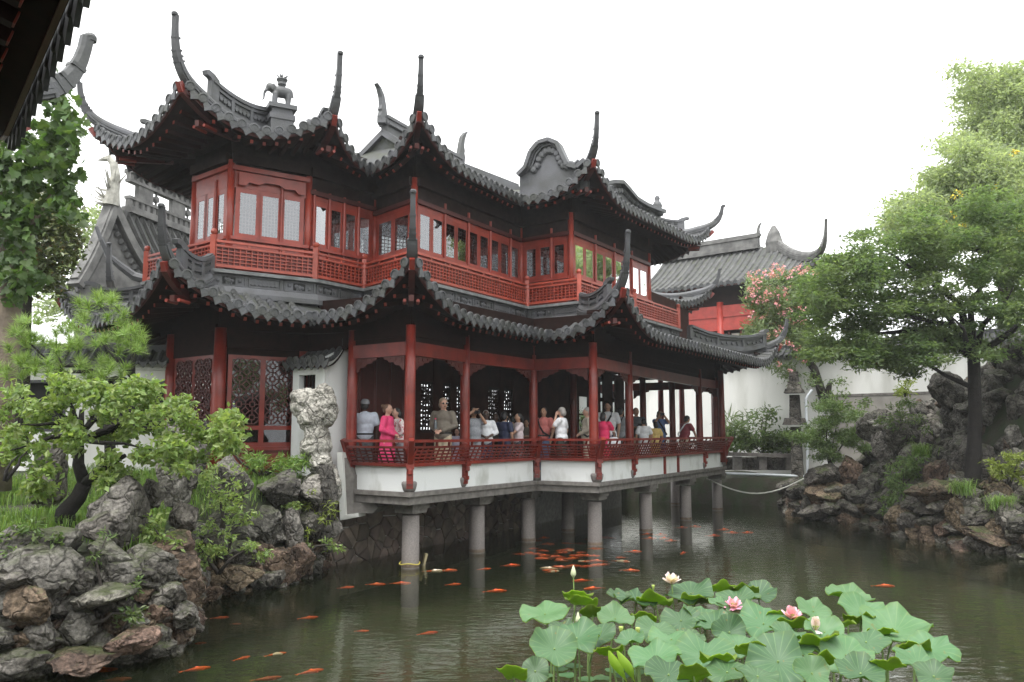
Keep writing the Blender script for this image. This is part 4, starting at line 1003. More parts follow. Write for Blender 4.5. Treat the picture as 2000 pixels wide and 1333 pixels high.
# ---- white gate wall with a tiled cap
GW = empty('gate_wall', (-4.2, 17.5, 1.6), label='short white plastered gate wall with tiled cap and square black opening', cat='wall')
g0, g1, g2 = Vector((-4.72, 17.85)), Vector((-3.92, 17.35)), Vector((-3.55, 17.8))
z0, z1 = 1.4, 4.2
s = (g0, g1); Xg, Ng = dirs(s); w = (g1 - g0).length
op0, op1, oz0, oz1 = w * .2, w * .72, 3.45, 3.95
for a, c, za, zb in ((0, op0, z0, z1), (op1, w, z0, z1), (op0, op1, z0, oz0), (op0, op1, oz1, z1)):
    p0, p1 = V(g0.x, g0.y, 0) + Xg * a, V(g0.x, g0.y, 0) + Xg * c; wall_panel(GW, p0, p1, za, zb, .16, 'white', 'wall_face')
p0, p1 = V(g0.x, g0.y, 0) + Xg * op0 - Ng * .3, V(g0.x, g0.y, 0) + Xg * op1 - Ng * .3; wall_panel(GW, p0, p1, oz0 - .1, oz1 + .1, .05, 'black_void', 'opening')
b = MB(); p = V(g0.x, g0.y, 0) + Xg * op0 - Ng * .05
for i in range(5): b.beam(p + Xg * ((op1 - op0) * (i + .5) / 5) + ZU * oz0, p + Xg * ((op1 - op0) * (i + .5) / 5) + ZU * oz1, .025, .03)
b.build('grille', M['wood_dark'], GW)
b = MB(); b.poly([V(g1.x + .01, g1.y, z0), V(g2.x, g2.y, z0), V(g2.x, g2.y, 4.62), V(g1.x + .01, g1.y, 4.32)], (-.12, .1, 0)); b.build('wall_side', M['white'], GW)
GC = Skirt('tile_cap', [(g0.x - .12, g0.y - .14), (g1.x + .02, g1.y - .2)], [(g0.x + .2, g0.y + .35), (g1.x + .3, g1.y + .3)], 4.2, 4.62, [0, 0], parent=GW, spacing=.19, rafters=False)
b = MB(); b.beam(V(g0.x + .15, g0.y + .3, 4.66), V(g1.x + .3, g1.y + .3, 4.66), .16, .16); b.beam(V(g0.x + .15, g0.y + .3, 4.76), V(g1.x + .3, g1.y + .3, 4.76), .1, .06); b.build('cap_ridge', M['ridge_dark'], GW)

# ---- white garden wall on the left, with black window openings and tiled top
def tile_coping(root, a, c, z, w=.34, h=.34, sp=.2):
    a, c = Vector(a), Vector(c); X, N = dirs((a, c)); L = (c - a).length
    b = MB(); a3, c3 = V(a.x, a.y, z), V(c.x, c.y, z)
    b.poly([a3 - N * w, a3 + N * w, a3 + ZU * h], c3 - a3); b.build('coping', M['tile_bed'], root)
    b = MB(); b.beam(a3 + ZU * h, c3 + ZU * h, .16, .16); b.build('coping_ridge', M['ridge_dark'], root)
    b = MB()
    for dz, e in ((-.05, .1), (-.12, .05)): b.beam(a3 + ZU * dz, c3 + ZU * dz, .3 + e, .06)
    b.build('cornice', M['old_white'], root)
    for i in range(int(L / sp)):
        q = a3 + X * ((i + .5) * sp)
        b = MB(); r = .065
        rings = [[p_ + X * (r * math.cos(t)) + ZU * (r * math.sin(t)) for t in [math.pi * k / 4 for k in range(5)]] for p_ in (q + N * (w + .03), q + ZU * h * .96)]
        b.loft(rings, cap=False, closed=False); b.build('cap_tile', M['tile'], root)
        inst('drip_tile', drip_me, Matrix.Translation(q + N * (w + .02) + X * sp / 2) @ Matrix.Rotation(math.atan2(X.y, X.x), 4, 'Z') @ Matrix.Scale(.75, 4), root)
GWL = empty('garden_wall', (-9.5, 18, 1.4), label='white garden wall with black framed window openings behind the pine', cat='wall')
a, c = (-13.5, 17.6), (-7.65, 18.35); s = (Vector(a), Vector(c)); X, N = dirs(s); L = (s[1] - s[0]).length
ts = [0] + [seg_u(a, c, u, 3.2) * L for u in (2, 130, 205, 325)] + [L]
wall_panel(GWL, a, c, 1.0, 2.75, .25, 'old_white', 'wall_face'); wall_panel(GWL, a, c, 3.85, 4.2, .25, 'old_white', 'wall_face')
for i in (0, 2, 4): wall_panel(GWL, on(s, ts[i] / L), on(s, ts[i + 1] / L), 2.75, 3.85, .25, 'old_white', 'wall_face')
for i in (1, 3):
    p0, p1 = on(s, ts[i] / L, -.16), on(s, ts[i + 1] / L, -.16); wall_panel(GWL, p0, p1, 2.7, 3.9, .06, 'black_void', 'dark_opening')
    q = on(s, ts[i] / L, .03, 0); w = ts[i + 1] - ts[i]; b = MB()
    for za in (2.77, 3.83): b.beam(q + ZU * za, q + X * w + ZU * za, .2, .06)
    b.beam(q + ZU * 2.75, q + ZU * 3.85, .2, .06, X); b.beam(q + X * w + ZU * 2.75, q + X * w + ZU * 3.85, .2, .06, X); b.build('window_frame', M['ridge_dark'], GWL)
tile_coping(GWL, a, c, 4.25)
# ---- white garden wall on the right
GWR = empty('garden_wall', (11, 33.5, .9), label='long white plastered garden wall beyond the rockery and the stone bench', cat='wall')
a, c = (5.2, 39.4), (24.0, 20.5)
wall_panel(GWR, a, c, .6, 5.75, .35, 'old_white', 'wall_face')
s = (Vector(a), Vector(c)); t = seg_u(a, c, 1625, 4.5)
b = MB(); p0, p1 = on(s, t, .2, 0), on(s, 1, .2, 0); b.beam(p0 + ZU * 4.15, p1 + ZU * 4.15, .1, .09); b.build('string_course', M['stone'], GWR)
b = MB(); b.beam(p0 + ZU * 2.5, p1 + ZU * 2.5, .06, 3.2); b.build('plinth', mat('dado', (.34, .32, .29), .9, .3, 1.5, bump=.2), GWR)
tile_coping(GWR, a, c, 5.8, .4, .4, .24)

# ---- hall behind on the right
HR = empty('rear_hall', (10, 38, .9), label='red timber hall with grey tiled roof standing behind the pavilion', cat='building')
HE = [(6.0, 40.8), (13.4, 35.0), (16.0, 38.5)]
HRS = Skirt('hall_roof', HE, [(8.2, 43.6), (13.0, 39.6), (14.0, 40.8)], 9.65, 11.9, [0, .6, 0], parent=HR, spacing=.34, tile='old_tile', sag=.22, rafters=False, R_=2.5)
HRS.hip(1, rise=1.5, out=.7, w=.3, h=.4, m='old_ridge', spike_m='old_ridge')
b = MB(); A_, C_ = V(7.6, 43.9, 11.95), V(12.3, 40.0, 11.95)
for z, w, h in ((0, .4, .2), (.25, .26, .35), (.5, .36, .1), (.62, .2, .12)): b.beam(A_ + ZU * z, C_ + ZU * z, w, h)
b.build('main_ridge', M['old_ridge'], HR); horn(HR, C_ + ZU * .55, V(.77, -.63, 0), .6, 1, 'old_ridge')
b = MB(); q = V(12.9, 39.5, 11.7); b.lathe(q, [(.4, -.2), (.45, .3), (.3, .8), (.1, 1.15), (0, 1.2)], 8); b.build('hip_ornament', M['old_ridge'], HR)
h0, h1 = Vector((6.6, 41.6)), Vector((13.2, 36.4)); s = (h0, h1); X, N = dirs(s)
wall_panel(HR, h0, h1, .9, 9.9, .1, 'wood_dark', 'wall')
for z, h, nm in ((8.45, .55, 'lintel_beam'), (7.75, .42, 'lower_beam')):
    b = MB(); q0, q1 = on(s, 0, .3, z), on(s, 1, .3, z); b.beam(q0, q1, .2, h); b.build(nm, mat('hall_red', (.42, .05, .035), .5, .25, 4) if 'hall_red' not in M else M['hall_red'], HR)
b = MB(); q0, q1 = on(s, 0, .3, 8.08), on(s, 1, .3, 8.08); b.beam(q0, q1, .1, .3); b.build('frieze', M['hall_red'], HR)
for u in (1283, 1413, 1545):
    q = on(s, seg_u(h0, h1, u, 8), .34, 0); b = MB(); b.lathe(V(q.x, q.y, .9), [(.17, 0), (.16, 8)], 12); b.build('column', M['hall_red'], HR, True)
for i in range(14):
    q = on(s, (i + .1) / 14, .1, 5.6); b = MB(); w = (h1 - h0).length / 14 * .8; b.beam(q + X * (w / 2), q + X * (w / 2) + ZU * 1.8, w * .8, .03, N); b.build('window_panel', M['paper'], HR)
    b = MB(); q = on(s, i / 14, .13, 5.4); b.beam(q, q + ZU * 2.1, .1, .08, N); b.build('window_stile', M['red'], HR)

# ---- hall behind on the left, with pierced ridge and gable
HL = empty('gable_hall', (-13, 27, 1.5), label='weathered grey gabled hall with pierced ridge behind the wing', cat='building')
GY = 26.0
ap = ony(222, 405, GY); lb = ony(150, 560, GY - 1.2); rb = ony(312, 560, GY + 1.6)
rd = (ony(420, 480, 31.5) - ap); rd.z = 0; rdn = rd.normalized()
b = MB(); b.add([ap, lb, rb, V(lb.x, lb.y, 1), V(rb.x, rb.y, 1)], [(0, 1, 2), (1, 3, 4, 2)]); b.build('gable_wall', M['old_ridge'], HL)
for e, q in (('a', lb), ('b', rb)):
    b = MB(); n = 9; prev = None
    for i in range(n + 1):
        t = i / n; p_ = lerp(ap, q, t) + ZU * (-.5 * math.sin(math.pi * t) * .5) + V(0, -.12, 0)
        if prev is not None:
            b.beam(prev, p_, .5, .22); b.beam(prev + ZU * .2, p_ + ZU * .2, .32, .16)
        prev = p_
    b.build('verge_ridge', M['old_ridge'], HL)
    b = MB()
    for i in range(14):
        t = (i + .5) / 14; p_ = lerp(ap, q, t) + V(.0, -.25, -.35 - .25 * math.sin(math.pi * t)); b.lathe(p_, [(.0, -.06), (.09, -.05), (.1, .05), (0, .06)], 7, Matrix.Rotation(R(90), 3, 'X'))
    b.build('verge_tiles', M['old_tile'], HL)
v = []; f = []
b = MB()
for side, q in ((1, rb), (-1, lb)):
    for j in range(26):
        o0 = ap + rdn * (j * .38 + .2); o1 = q + rdn * (j * .38 + .2); pts = [lerp(o0, o1, t) - ZU * (.25 * math.sin(math.pi * t)) for t in (0, .25, .5, .75, 1)]
        bb = MB(); bb.tube(pts, .1, 6); bb.build('tile_row', M['old_tile'], HL)
    pts0 = [lerp(ap, q, t) - ZU * (.25 * math.sin(math.pi * t)) for t in (0, .25, .5, .75, 1)]
    bb = MB(); bb.loft([pts0, [p_ + rdn * 10 for p_ in pts0]], cap=False, closed=False); bb.build('roof_slope', M['tile_bed'], HL)
# pierced ridge: courses, panels and round holes left open between small blocks
RG = empty('pierced_ridge', tuple(ap), HL); Lr = 9.0; r0 = ap + rdn * .6 + ZU * .1
for z, h, w in ((.0, .22, .4), (.42, .1, .24), (1.0, .1, .24), (1.32, .14, .34)): b = MB(); b.beam(r0 + ZU * z, r0 + rdn * Lr + ZU * z, w, h); b.build('course', M['old_ridge'], RG)
for z0_, z1_ in ((.1, .38), (1.05, 1.26)):
    for i in range(30):
        b = MB(); q = r0 + rdn * (i * .3 + .1); b.beam(q + ZU * z0_, q + ZU * z1_, .16, .16, rdn); b.build('block', M['old_ridge'], RG)
for i in range(5):
    b = MB(); q = r0 + rdn * (i * 1.8 + .45); b.beam(q + ZU * .72, q + rdn * .75 + ZU * .72, .16, .5); b.build('ridge_panel', M['old_ridge'], RG)
    b = MB(); q = r0 + rdn * (i * 1.8 + 1.45); b.lathe(q + ZU * .72, [(.05, -.08), (.12, -.06), (.12, .06), (.05, .08)], 8, Matrix((rdn, ZU, rdn.cross(ZU))).transposed()); b.beam(q + ZU * .46, q + ZU * .98, .06, .06); b.build('pierced_boss', M['old_ridge'], RG)
# crane-necked ridge end with spiky mane
b = MB(); q = ap + V(0, -.2, 0)
b.tube([q, q + V(.05, 0, .5), q + V(.1, 0, 1.0), q + V(.02, 0, 1.4), q + V(-.15, 0, 1.6)], [.28, .2, .15, .13, .1], 9); b.tube([q + V(-.08, 0, 1.58), q + V(-.3, 0, 1.55), q + V(-.5, 0, 1.5)], [.13, .08, .015], 7)
for i in range(22):
    a_ = random.uniform(0, 6.28); z = random.uniform(.0, .6); d = V(math.cos(a_) - .6, math.sin(a_) * .5, random.uniform(.1, .7)).normalized(); b.tube([q + ZU * z, q + ZU * z + d * .35, q + ZU * z + d * .7 + ZU * .08], [.05, .035, .006], 5)
b.build('ridge_beast', mat('pale_stone', (.42, .41, .36), .8, .4, 6, bump=.3), HL)
# low roof corner in front of it
LC = Skirt('porch_roof', [(-11.6, 21.5), (-10.2, 20.6), (-8.6, 22.2)], [(-11.6, 23.4), (-10.3, 22.8), (-9.6, 23.6)], 5.5, 6.4, [0, .7, 0], parent=HL, rafters=False, tile='old_tile', R_=1.4)
LC.hip(1, rise=1.2, out=.3, m='old_ridge')
LD = MB(); LD.tube([ony(290, 548, 21.5), ony(262, 540, 21.5), ony(235, 520, 21.4), ony(212, 500, 21.3), ony(198, 470, 21.2), ony(188, 444, 21.2)], [.12, .12, .1, .08, .06, .05], 8); LD.build('curved_ridge', M['ridge_dark'], HL)

# ---- roof of the hall beside the viewer, upper corner of the view
NH = empty('near_hall', (-4, 3, 0), label='dark tiled eave and upturned roof corner close at the upper left', cat='building')
q0, q1 = onz(118, 10, 4.95), onz(16, 250, 4.95); cdir = (q1 - q0).to_2d().normalized(); C0 = q1.to_2d() + cdir * .9; e0 = C0 - cdir * 12
NS = Skirt('near_roof', [(e0.x, e0.y), (C0.x, C0.y), (C0.x - 4.5, C0.y - 3.2)], [(e0.x - 3.3, e0.y - 2.4), (C0.x - 2.0, C0.y - 3.4), (C0.x - 3.5, C0.y - 4.5)], 4.95, 6.4, [0, .42, 0], parent=NH, rafters=True, R_=1.2)
NS.hip(1, rise=.9, out=.75, w=.19, h=.27, tipr=.045, spike_m='ridge')
for p in [(-3.3, -1.5), (-6.2, 2.5), (.5, -6.5)]: inst('column', col_me, Matrix.Translation((p[0], p[1], .9)) @ Matrix.Diagonal((1, 1, 1.35, 1)), NH)
b = MB(); b.poly([V(-16, -14, .5), V(-1.2, -8, .5), V(-6.5, 2.0, .5), V(-14, 4, .5)], (0, 0, .6)); b.build('terrace', M['stone'], NH)
wall_panel(NH, (-8.5, 1.0), (-2.2, -8.5), 1.1, 6.2, .2, 'red_dark', 'front_wall')
# ================================================================ right bank and rockery
RW = [(3, 34.5), (7.4, 31.7), (10.3, 30.8), (9.3, 27.3), (9.75, 25.8), (10.9, 24.5), (10.25, 22.2), (11.0, 20.2), (11.3, 18), (12.5, 14), (22, 6)]
def hr(x, y):
    d = pol_dist(Vector((x, y)), RW)
    if d < -.05: return -1.1
    r = x / max(1, y); h = 1.15 * sstep(0, .35, d) - .1
    h += (2.3 + 1.35 * sstep(.5, .63, r)) * sstep(1.0, 3.6, d) * sstep(.385, .47, r) * (1 - sstep(27, 31, y))
    return h + .15 * mn.noise(Vector((x * .8, y * .8, 3)))
height_field('rockery_ground', 4, 26, 12, 37, .25, hr, 'soil', 'dark earth bank under the rockery')
RR = empty('rockery', (12, 22, 0), label='tall dark rockery of stacked craggy stones below the maple tree', cat='rockery')
rs = random.Random(11); n = 0
RK = ['rock_dark'] * 5 + ['rock']
for p, d in walk(RW[2:9], .42):
    for z, ks in ((.0, ['rock_brown', 'rock_dark', 'rock_dark']), (.4, ['rock_brown', 'rock_dark', 'rock_dark']), (.8, RK)):
        nn = Vector((d.y, -d.x)); q = p - nn * (z * .1 + rs.uniform(.0, .16)); s = rs.uniform(.26, .46)
        put_rock(RR, V(q.x, q.y, z + rs.uniform(-.1, .1)), (s * 1.3, s, s * .8), rs.choice(ks), rs)
while n < 235:
    y = rs.uniform(17.5, 28.5); x = rs.uniform(9, 18); r = x / y; d = pol_dist(Vector((x, y)), RW)
    if d < .3 or d > 5.5 or r < .4 or r > .68: continue
    if d < 1.2 and rs.random() < .4: continue
    s = rs.uniform(.2, .46) * (1.15 if d > 1.5 else 1); h = hr(x, y)
    put_rock(RR, V(x, y, h + s * .1), (s * 1.1, s, s * rs.uniform(.8, 1.5)), rs.choice(RK), rs); n += 1
for a in [(1765, 1085, 21.3, 70, 22, 'rock_brown', 1), (1885, 1085, 19.6, 80, 50, 'rock_brown', 2), (1930, 1050, 19.2, 110, 30, 'rock_brown', 3), (1830, 965, 21.0, 110, 60, 'rock_brown', 4), (1825, 925, 21.8, 50, 60, 'rock_brown', 5), (1880, 1010, 20.2, 60, 70, 'rock_brown', 0), (1955, 975, 19.8, 70, 60, 'rock_brown', 6), (1980, 1020, 18.8, 60, 80, 'rock_dark', 3),
          (1600, 930, 26.3, 70, 60, 'rock_dark', 0), (1660, 925, 26.2, 60, 70, 'rock_brown', 1), (1625, 970, 26.0, 120, 60, 'rock_brown', 2), (1680, 985, 25.6, 70, 60, 'rock_dark', 3), (1700, 950, 25.2, 60, 50, 'rock_dark', 4), (1590, 1000, 26.0, 70, 40, 'rock_dark', 5), (1975, 725, 23.8, 110, 120, 'rock_dark', 6), (1930, 800, 23.0, 130, 60, 'rock_dark', 2), (1990, 790, 22.5, 100, 70, 'rock_dark', 1),
          (1850, 765, 24.4, 90, 70, 'rock_dark', 4), (1700, 830, 25.0, 60, 60, 'rock', 5), (1725, 870, 24.6, 60, 60, 'rock', 6), (1760, 850, 24.2, 60, 90, 'rock_dark', 2), (1790, 900, 23.6, 60, 60, 'rock', 1)]: R_at(*a, root=RR)
n = 0
while n < 60:
    y = rs.uniform(20, 27); x = rs.uniform(9.5, 17); r = x / y; d = pol_dist(Vector((x, y)), RW)
    if d < .5 or d > 4 or r < .41 or r > .66: continue
    s = rs.uniform(.1, .22); put_rock(RR, V(x, y, hr(x, y) + .3 + s * .4), (s, s, s * rs.uniform(.9, 1.7)), rs.choice(['rock', 'rock', 'rock_dark', 'rock_brown']), rs); n += 1
lo_rock = [rock_mesh(70 + i, 2, .5, 1.0, 'rock_dark') for i in range(4)]; vv_, ff_ = [], []; n = 0
while n < 130:          # the rockery goes on beyond the right edge of the picture
    y = rs.uniform(13, 26); x = rs.uniform(11, 22); r = x / y; d = pol_dist(Vector((x, y)), RW)
    if d < -.05 or d > 6 or r < .66: continue
    me = rs.choice(lo_rock); s = rs.uniform(.3, .6); W = Matrix.Translation((x, y, hr(x, y) + .05)) @ Matrix.Rotation(rs.uniform(0, 6), 4, 'Z') @ Matrix.Diagonal((s * 1.1, s, s * rs.uniform(.8, 1.3), 1)); k = sum(len(q) for q in vv_)
    vv_.append(np.array([tuple(W @ q.co) for q in me.vertices])); ff_.append(np.array([tuple(q.vertices) for q in me.polygons]) + k); n += 1
o = link(bpy.data.objects.new('outer_stones', np_mesh('outer_stones', np.concatenate(vv_), np.concatenate(ff_), M['rock_dark'], True)), RR); o['kind'] = 'stuff'
# ---- stone bench, stone lantern post, hose and rope at the far bank
SB = empty('stone_bench', tuple(ony(1485, 905, 31.6)), label='long low grey stone bench on the far bank beside the lantern post', cat='bench')
b = MB(); b.beam(ony(1415, 887, 31.8), ony(1552, 891, 31.8), .5, .14); b.build('seat', M['stone'], SB)
for u in (1440, 1488, 1541):
    b = MB(); b.beam(ony(u, 892, 31.8), ony(u, 918, 31.8), .3, .3); b.build('leg', M['stone'], SB)
b = MB(); b.beam(ony(1412, 906, 32.2), ony(1552, 906, 32.2), .1, .5); b.build('rear_panel', M['rock_dark'], SB)
LT = empty('stone_lantern', tuple(ony(1560, 915, 31.0)), label='weathered dark stone lantern post with small carved roof beside the bench', cat='lantern')
p = ony(1557, 905, 31.0)
for z, w, h, nm in ((.9, .42, 1.9, 'post'), (2.05, .85, .25, 'shelf'), (2.6, .4, .9, 'light_box'), (3.2, .7, .16, 'eave'), (3.4, .5, .3, 'roof'), (3.75, .34, .35, 'cap')):
    b = MB(); b.lathe((p.x, p.y, p.z - .5 + z - h / 2), [(w * .72, 0), (w * .66, h * .4), (w * .6, h)], 4, Matrix.Rotation(R(20), 3, 'Z')); b.build(nm, M['rock_dark'], LT)
b = MB(); b.tube([ony(1412, 925, 31.2), ony(1500, 928, 31.0), ony(1574, 931, 30.8), ony(1577, 925, 30.8), ony(1577, 900, 30.8), ony(1576, 860, 30.8), ony(1575, 815, 30.8), ony(1574, 780, 30.8), ony(1578, 772, 30.8), ony(1586, 762, 30.8)], .05, 8); o = b.build('drain_pipe', M['plastic']); tag(o, 'pale grey plastic pipe running along the far bank and up the lantern post', 'pipe')
b = MB(); pts = [lerp(ony(1380, 935, 29), ony(1580, 930, 28), t) - ZU * (.55 * math.sin(math.pi * t)) for t in np.linspace(0, 1, 15)]; b.tube(pts, .025, 6); o = b.build('rope', M['cable']); tag(o, 'slack pale rope hanging over the water below the far bank', 'rope')
b = MB(); q = onz(800, 1110, 0); b.tube([q + V(.205 * math.cos(a_), .205 * math.sin(a_) , .1 + .015 * math.sin(a_ * 3)) for a_ in np.linspace(0, 6.28, 20)], .012, 5); o = b.build('yellow_cord', M['yellow_rope']); tag(o, 'yellow cord tied round the nearest stone pillar', 'cord')
b = MB(); q = onz(822, 1115, -.1); b.beam(q + V(-.02, 0, -.2), q + V(.1, .05, .34), .1, .05); o = b.build('wooden_board', M['bamboo']); tag(o, 'short wooden board sticking out of the water beside the nearest pillar', 'board')

# ================================================================ plants
def leafset(pts, size, aspect=.5, droop=.2, flat=.4, seed=0, jit=.35, fold=.12):
    """one small folded diamond per point -> arrays of vertices and quads"""
    g = np.random.default_rng(seed); pts = np.asarray(pts); n = len(pts)
    d = g.normal(size=(n, 3)); d[:, 2] = d[:, 2] * (1 - flat) - droop; d /= np.linalg.norm(d, axis=1, keepdims=True)
    r = g.normal(size=(n, 3)); r[:, 2] += flat * 3; s = np.cross(d, r); s /= np.linalg.norm(s, axis=1, keepdims=True) + 1e-9
    nn = np.cross(s, d); L = (size * (1 + jit * g.uniform(-1, 1, n)))[:, None]
    v = np.empty((n, 4, 3)); v[:, 0] = pts; v[:, 1] = pts + d * L * .45 + s * L * aspect * .5 + nn * L * fold; v[:, 2] = pts + d * L; v[:, 3] = pts + d * L * .45 - s * L * aspect * .5 + nn * L * fold
    return v.reshape(-1, 3), np.arange(n * 4).reshape(n, 4)
def cloud_pts(clumps, seed=0, shell=.55):
    g = np.random.default_rng(seed); out = []
    for c, r, n in clumps:
        d = g.normal(size=(n, 3)); d /= np.linalg.norm(d, axis=1, keepdims=True); k = (shell + (1 - shell) * g.uniform(size=(n, 1))) * (1 + .18 * g.normal(size=(n, 1)))
        out.append(np.array(c) + d * k * np.array(r if hasattr(r, '__len__') else (r, r, r)))
    return np.concatenate(out)
def subclumps(c, r, m, rc, n, seed):
    """m small leaf clumps spread through an ellipsoid"""
    g = np.random.default_rng(seed); out = []
    for i in range(m):
        d = g.normal(size=3); d /= np.linalg.norm(d); k = g.uniform(.25, 1) ** .5
        rr = rc * g.uniform(.6, 1.3); out.append((tuple(np.array(c) + d * k * np.array(r)), (rr, rr, rr * .7), int(n * g.uniform(.6, 1.3))))
    return out
def foliage(name, clumps, size, m, parent, seed=0, shell=.3, **k):
    v, f = leafset(cloud_pts(clumps, seed, shell), size, seed=seed, **k)
    c = v.mean(0); me = np_mesh(name, v - c, f, M[m]); o = bpy.data.objects.new(name, me)
    link(o, parent, Matrix.Translation(Vector(c))); return o
def wood(name, paths, m, parent, n=8):
    b = MB()
    for pts, rad in paths: b.tube(pts, rad, n)
    return b.build(name, M[m], parent, True)
def branch_to(p0, tips, r0, sag=.1, seed=0):
    rr = random.Random(seed); out = []
    for t in tips:
        t = Vector(t); m1 = lerp(p0, t, .35) + V(rr.uniform(-.12, .12), rr.uniform(-.12, .12), rr.uniform(0, .2)) * (t - p0).length; m2 = lerp(p0, t, .7) + V(rr.uniform(-.08, .08), rr.uniform(-.08, .08), rr.uniform(0, .12)) * (t - p0).length
        out.append(([p0, m1, m2, t], [r0, r0 * .7, r0 * .42, r0 * .15]))
    return out
mat('bark', (.05, .042, .035), .9, .4, 8, bump=.8, bscale=25); mat('bark_dark', (.018, .015, .013), .9, .4, 8, bump=.8, bscale=25); mat('bark_pale', (.2, .16, .12), .9, .4, 5, bump=.6, bscale=18)
mat('leaf_plum', (.23, .31, .1), .45, .2, 3, trans=.4, island=.35, hue=.02); mat('leaf_pine', (.25, .36, .1), .5, .2, 3, trans=.3, island=.35, hue=.015)
mat('leaf_plane', (.085, .145, .042), .5, .2, 3, trans=.35, island=.35, hue=.015); mat('leaf_magnolia', (.11, .14, .05), .35, .3, 9, trans=.15, island=.45, hue=.03, base2=(.2, .11, .04), thresh=(.3, .42))
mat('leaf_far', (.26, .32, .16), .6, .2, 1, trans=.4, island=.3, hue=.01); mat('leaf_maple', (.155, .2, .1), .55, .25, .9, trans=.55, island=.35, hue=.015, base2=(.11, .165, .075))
mat('leaf_tall', (.33, .375, .24), .6, .25, .6, trans=.55, island=.3, hue=.012, base2=(.26, .31, .19)); mat('leaf_oleander', (.17, .23, .1), .5, .2, 2, trans=.3, island=.3); mat('flower_pink', (.72, .34, .40), .6, .2, 3, trans=.3, island=.25, hue=.01)  # tall tree leaves made paler: washed-out haze put into the leaf colour
mat('leaf_podo', (.14, .21, .07), .5, .25, 2, trans=.3, island=.35, hue=.015); mat('leaf_shrub', (.12, .18, .055), .45, .3, 2, trans=.3, island=.45, hue=.02); mat('leaf_lime', (.22, .27, .06), .5, .2, 2, trans=.4, island=.3); mat('grass', (.17, .27, .06), .5, .25, 2, trans=.35, island=.4, hue=.02)
mat('flower_yellow', (.7, .55, .05), .6, .2, 3, island=.2)

# ---- plum tree on the near bank
T = empty('plum_tree', tuple(ony(130, 995, 11.2)), label='low spreading plum tree with crooked dark trunk on the near rocky bank', cat='tree')
k0 = ony(128, 1000, 11.2); k1 = ony(165, 945, 11.2); k2 = ony(155, 870, 11.3); k3 = ony(215, 905, 11.0)
paths = [([k0 - ZU * .2, k0, lerp(k0, k1, .5) + V(.04, 0, 0), k1], [.15, .13, .11, .1]), ([k1, lerp(k1, k2, .5) + V(-.05, 0, 0), k2, ony(160, 800, 11.3)], [.085, .075, .06, .03]), ([k1, k3, ony(245, 890, 11.0)], [.08, .05, .03])]
tips = [ony(*q) for q in [(40, 830, 10.8), (80, 780, 11.5), (120, 760, 11.2), (200, 770, 11.8), (250, 780, 11.2), (20, 880, 10.6), (290, 800, 11.0), (340, 820, 11.4), (380, 860, 11.2), (300, 880, 10.8), (420, 850, 11.8)]]
paths += branch_to(ony(158, 850, 11.3), tips[:6], .04, seed=1) + branch_to(ony(160, 860, 11.2), tips[6:], .04, seed=2); paths += branch_to(ony(10, 940, 10.4), [ony(35, 890, 10.5), ony(55, 880, 10.6)], .03, seed=4)
wood('trunk', paths, 'bark_dark', T)
cl = []
g = np.random.default_rng(2)
for u, v, w, h in [(60, 790, 90, 60), (130, 770, 80, 40), (30, 840, 60, 60), (110, 830, 100, 60), (210, 790, 70, 50), (260, 770, 70, 40), (300, 790, 60, 60), (250, 830, 90, 50), (340, 850, 80, 60), (400, 860, 60, 50), (440, 860, 50, 30), (300, 890, 80, 50), (170, 870, 110, 50), (60, 890, 90, 50), (230, 930, 60, 40), (370, 900, 60, 40), (190, 760, 20, 24), (120, 745, 30, 20), (270, 760, 20, 30), (450, 820, 22, 30), (350, 800, 30, 40), (90, 940, 60, 40)]:
    for i in range(6):
        q = ony(u + g.uniform(-.5, .5) * w, v + g.uniform(-.5, .5) * h, 11.1 + g.uniform(-.7, .7)); cl.append((tuple(q), (.17, .17, .12), 74))
foliage('crown', cl, .09, 'leaf_plum', T, 3, aspect=.6, droop=.25, flat=.2)
# ---- pine behind it
T = empty('pine_tree', tuple(ony(215, 960, 12.4)), label='small pine with long bright green needle tufts before the white wall', cat='tree')
pb = ony(218, 960, 12.4); pt = ony(212, 745, 12.4)
paths = [([pb, ony(214, 850, 12.4), pt], [.09, .08, .07])] + branch_to(pt, [ony(*q) for q in [(260, 740, 12.2), (150, 745, 12.3), (90, 740, 12.6), (40, 720, 12.4)]], .05, seed=3) + branch_to(ony(260, 740, 12.2), [ony(225, 600, 12.5), ony(150, 640, 12.6), ony(270, 660, 12.3), ony(230, 690, 12.3)], .035, seed=5) + branch_to(ony(120, 742, 12.4), [ony(70, 690, 12.4), ony(30, 660, 12.3), ony(110, 680, 12.4)], .03, seed=6)
wood('trunk', paths, 'bark_dark', T)
nv, nf = [], []; g = np.random.default_rng(8)
tufts = []
for u, v, w, h, n in [(222, 595, 70, 50, 9), (165, 610, 60, 50, 7), (250, 650, 70, 50, 8), (205, 680, 60, 60, 8), (140, 660, 70, 40, 8), (80, 650, 90, 50, 9), (30, 670, 60, 60, 8), (110, 700, 120, 60, 12), (180, 720, 80, 40, 8), (60, 720, 90, 40, 8), (225, 720, 60, 30, 6), (265, 675, 40, 40, 5), (20, 720, 50, 40, 5)]:
    for i in range(n): tufts.append(ony(u + g.uniform(-.5, .5) * w, v + g.uniform(-.5, .5) * h, 12.4 + g.uniform(-.5, .5)))
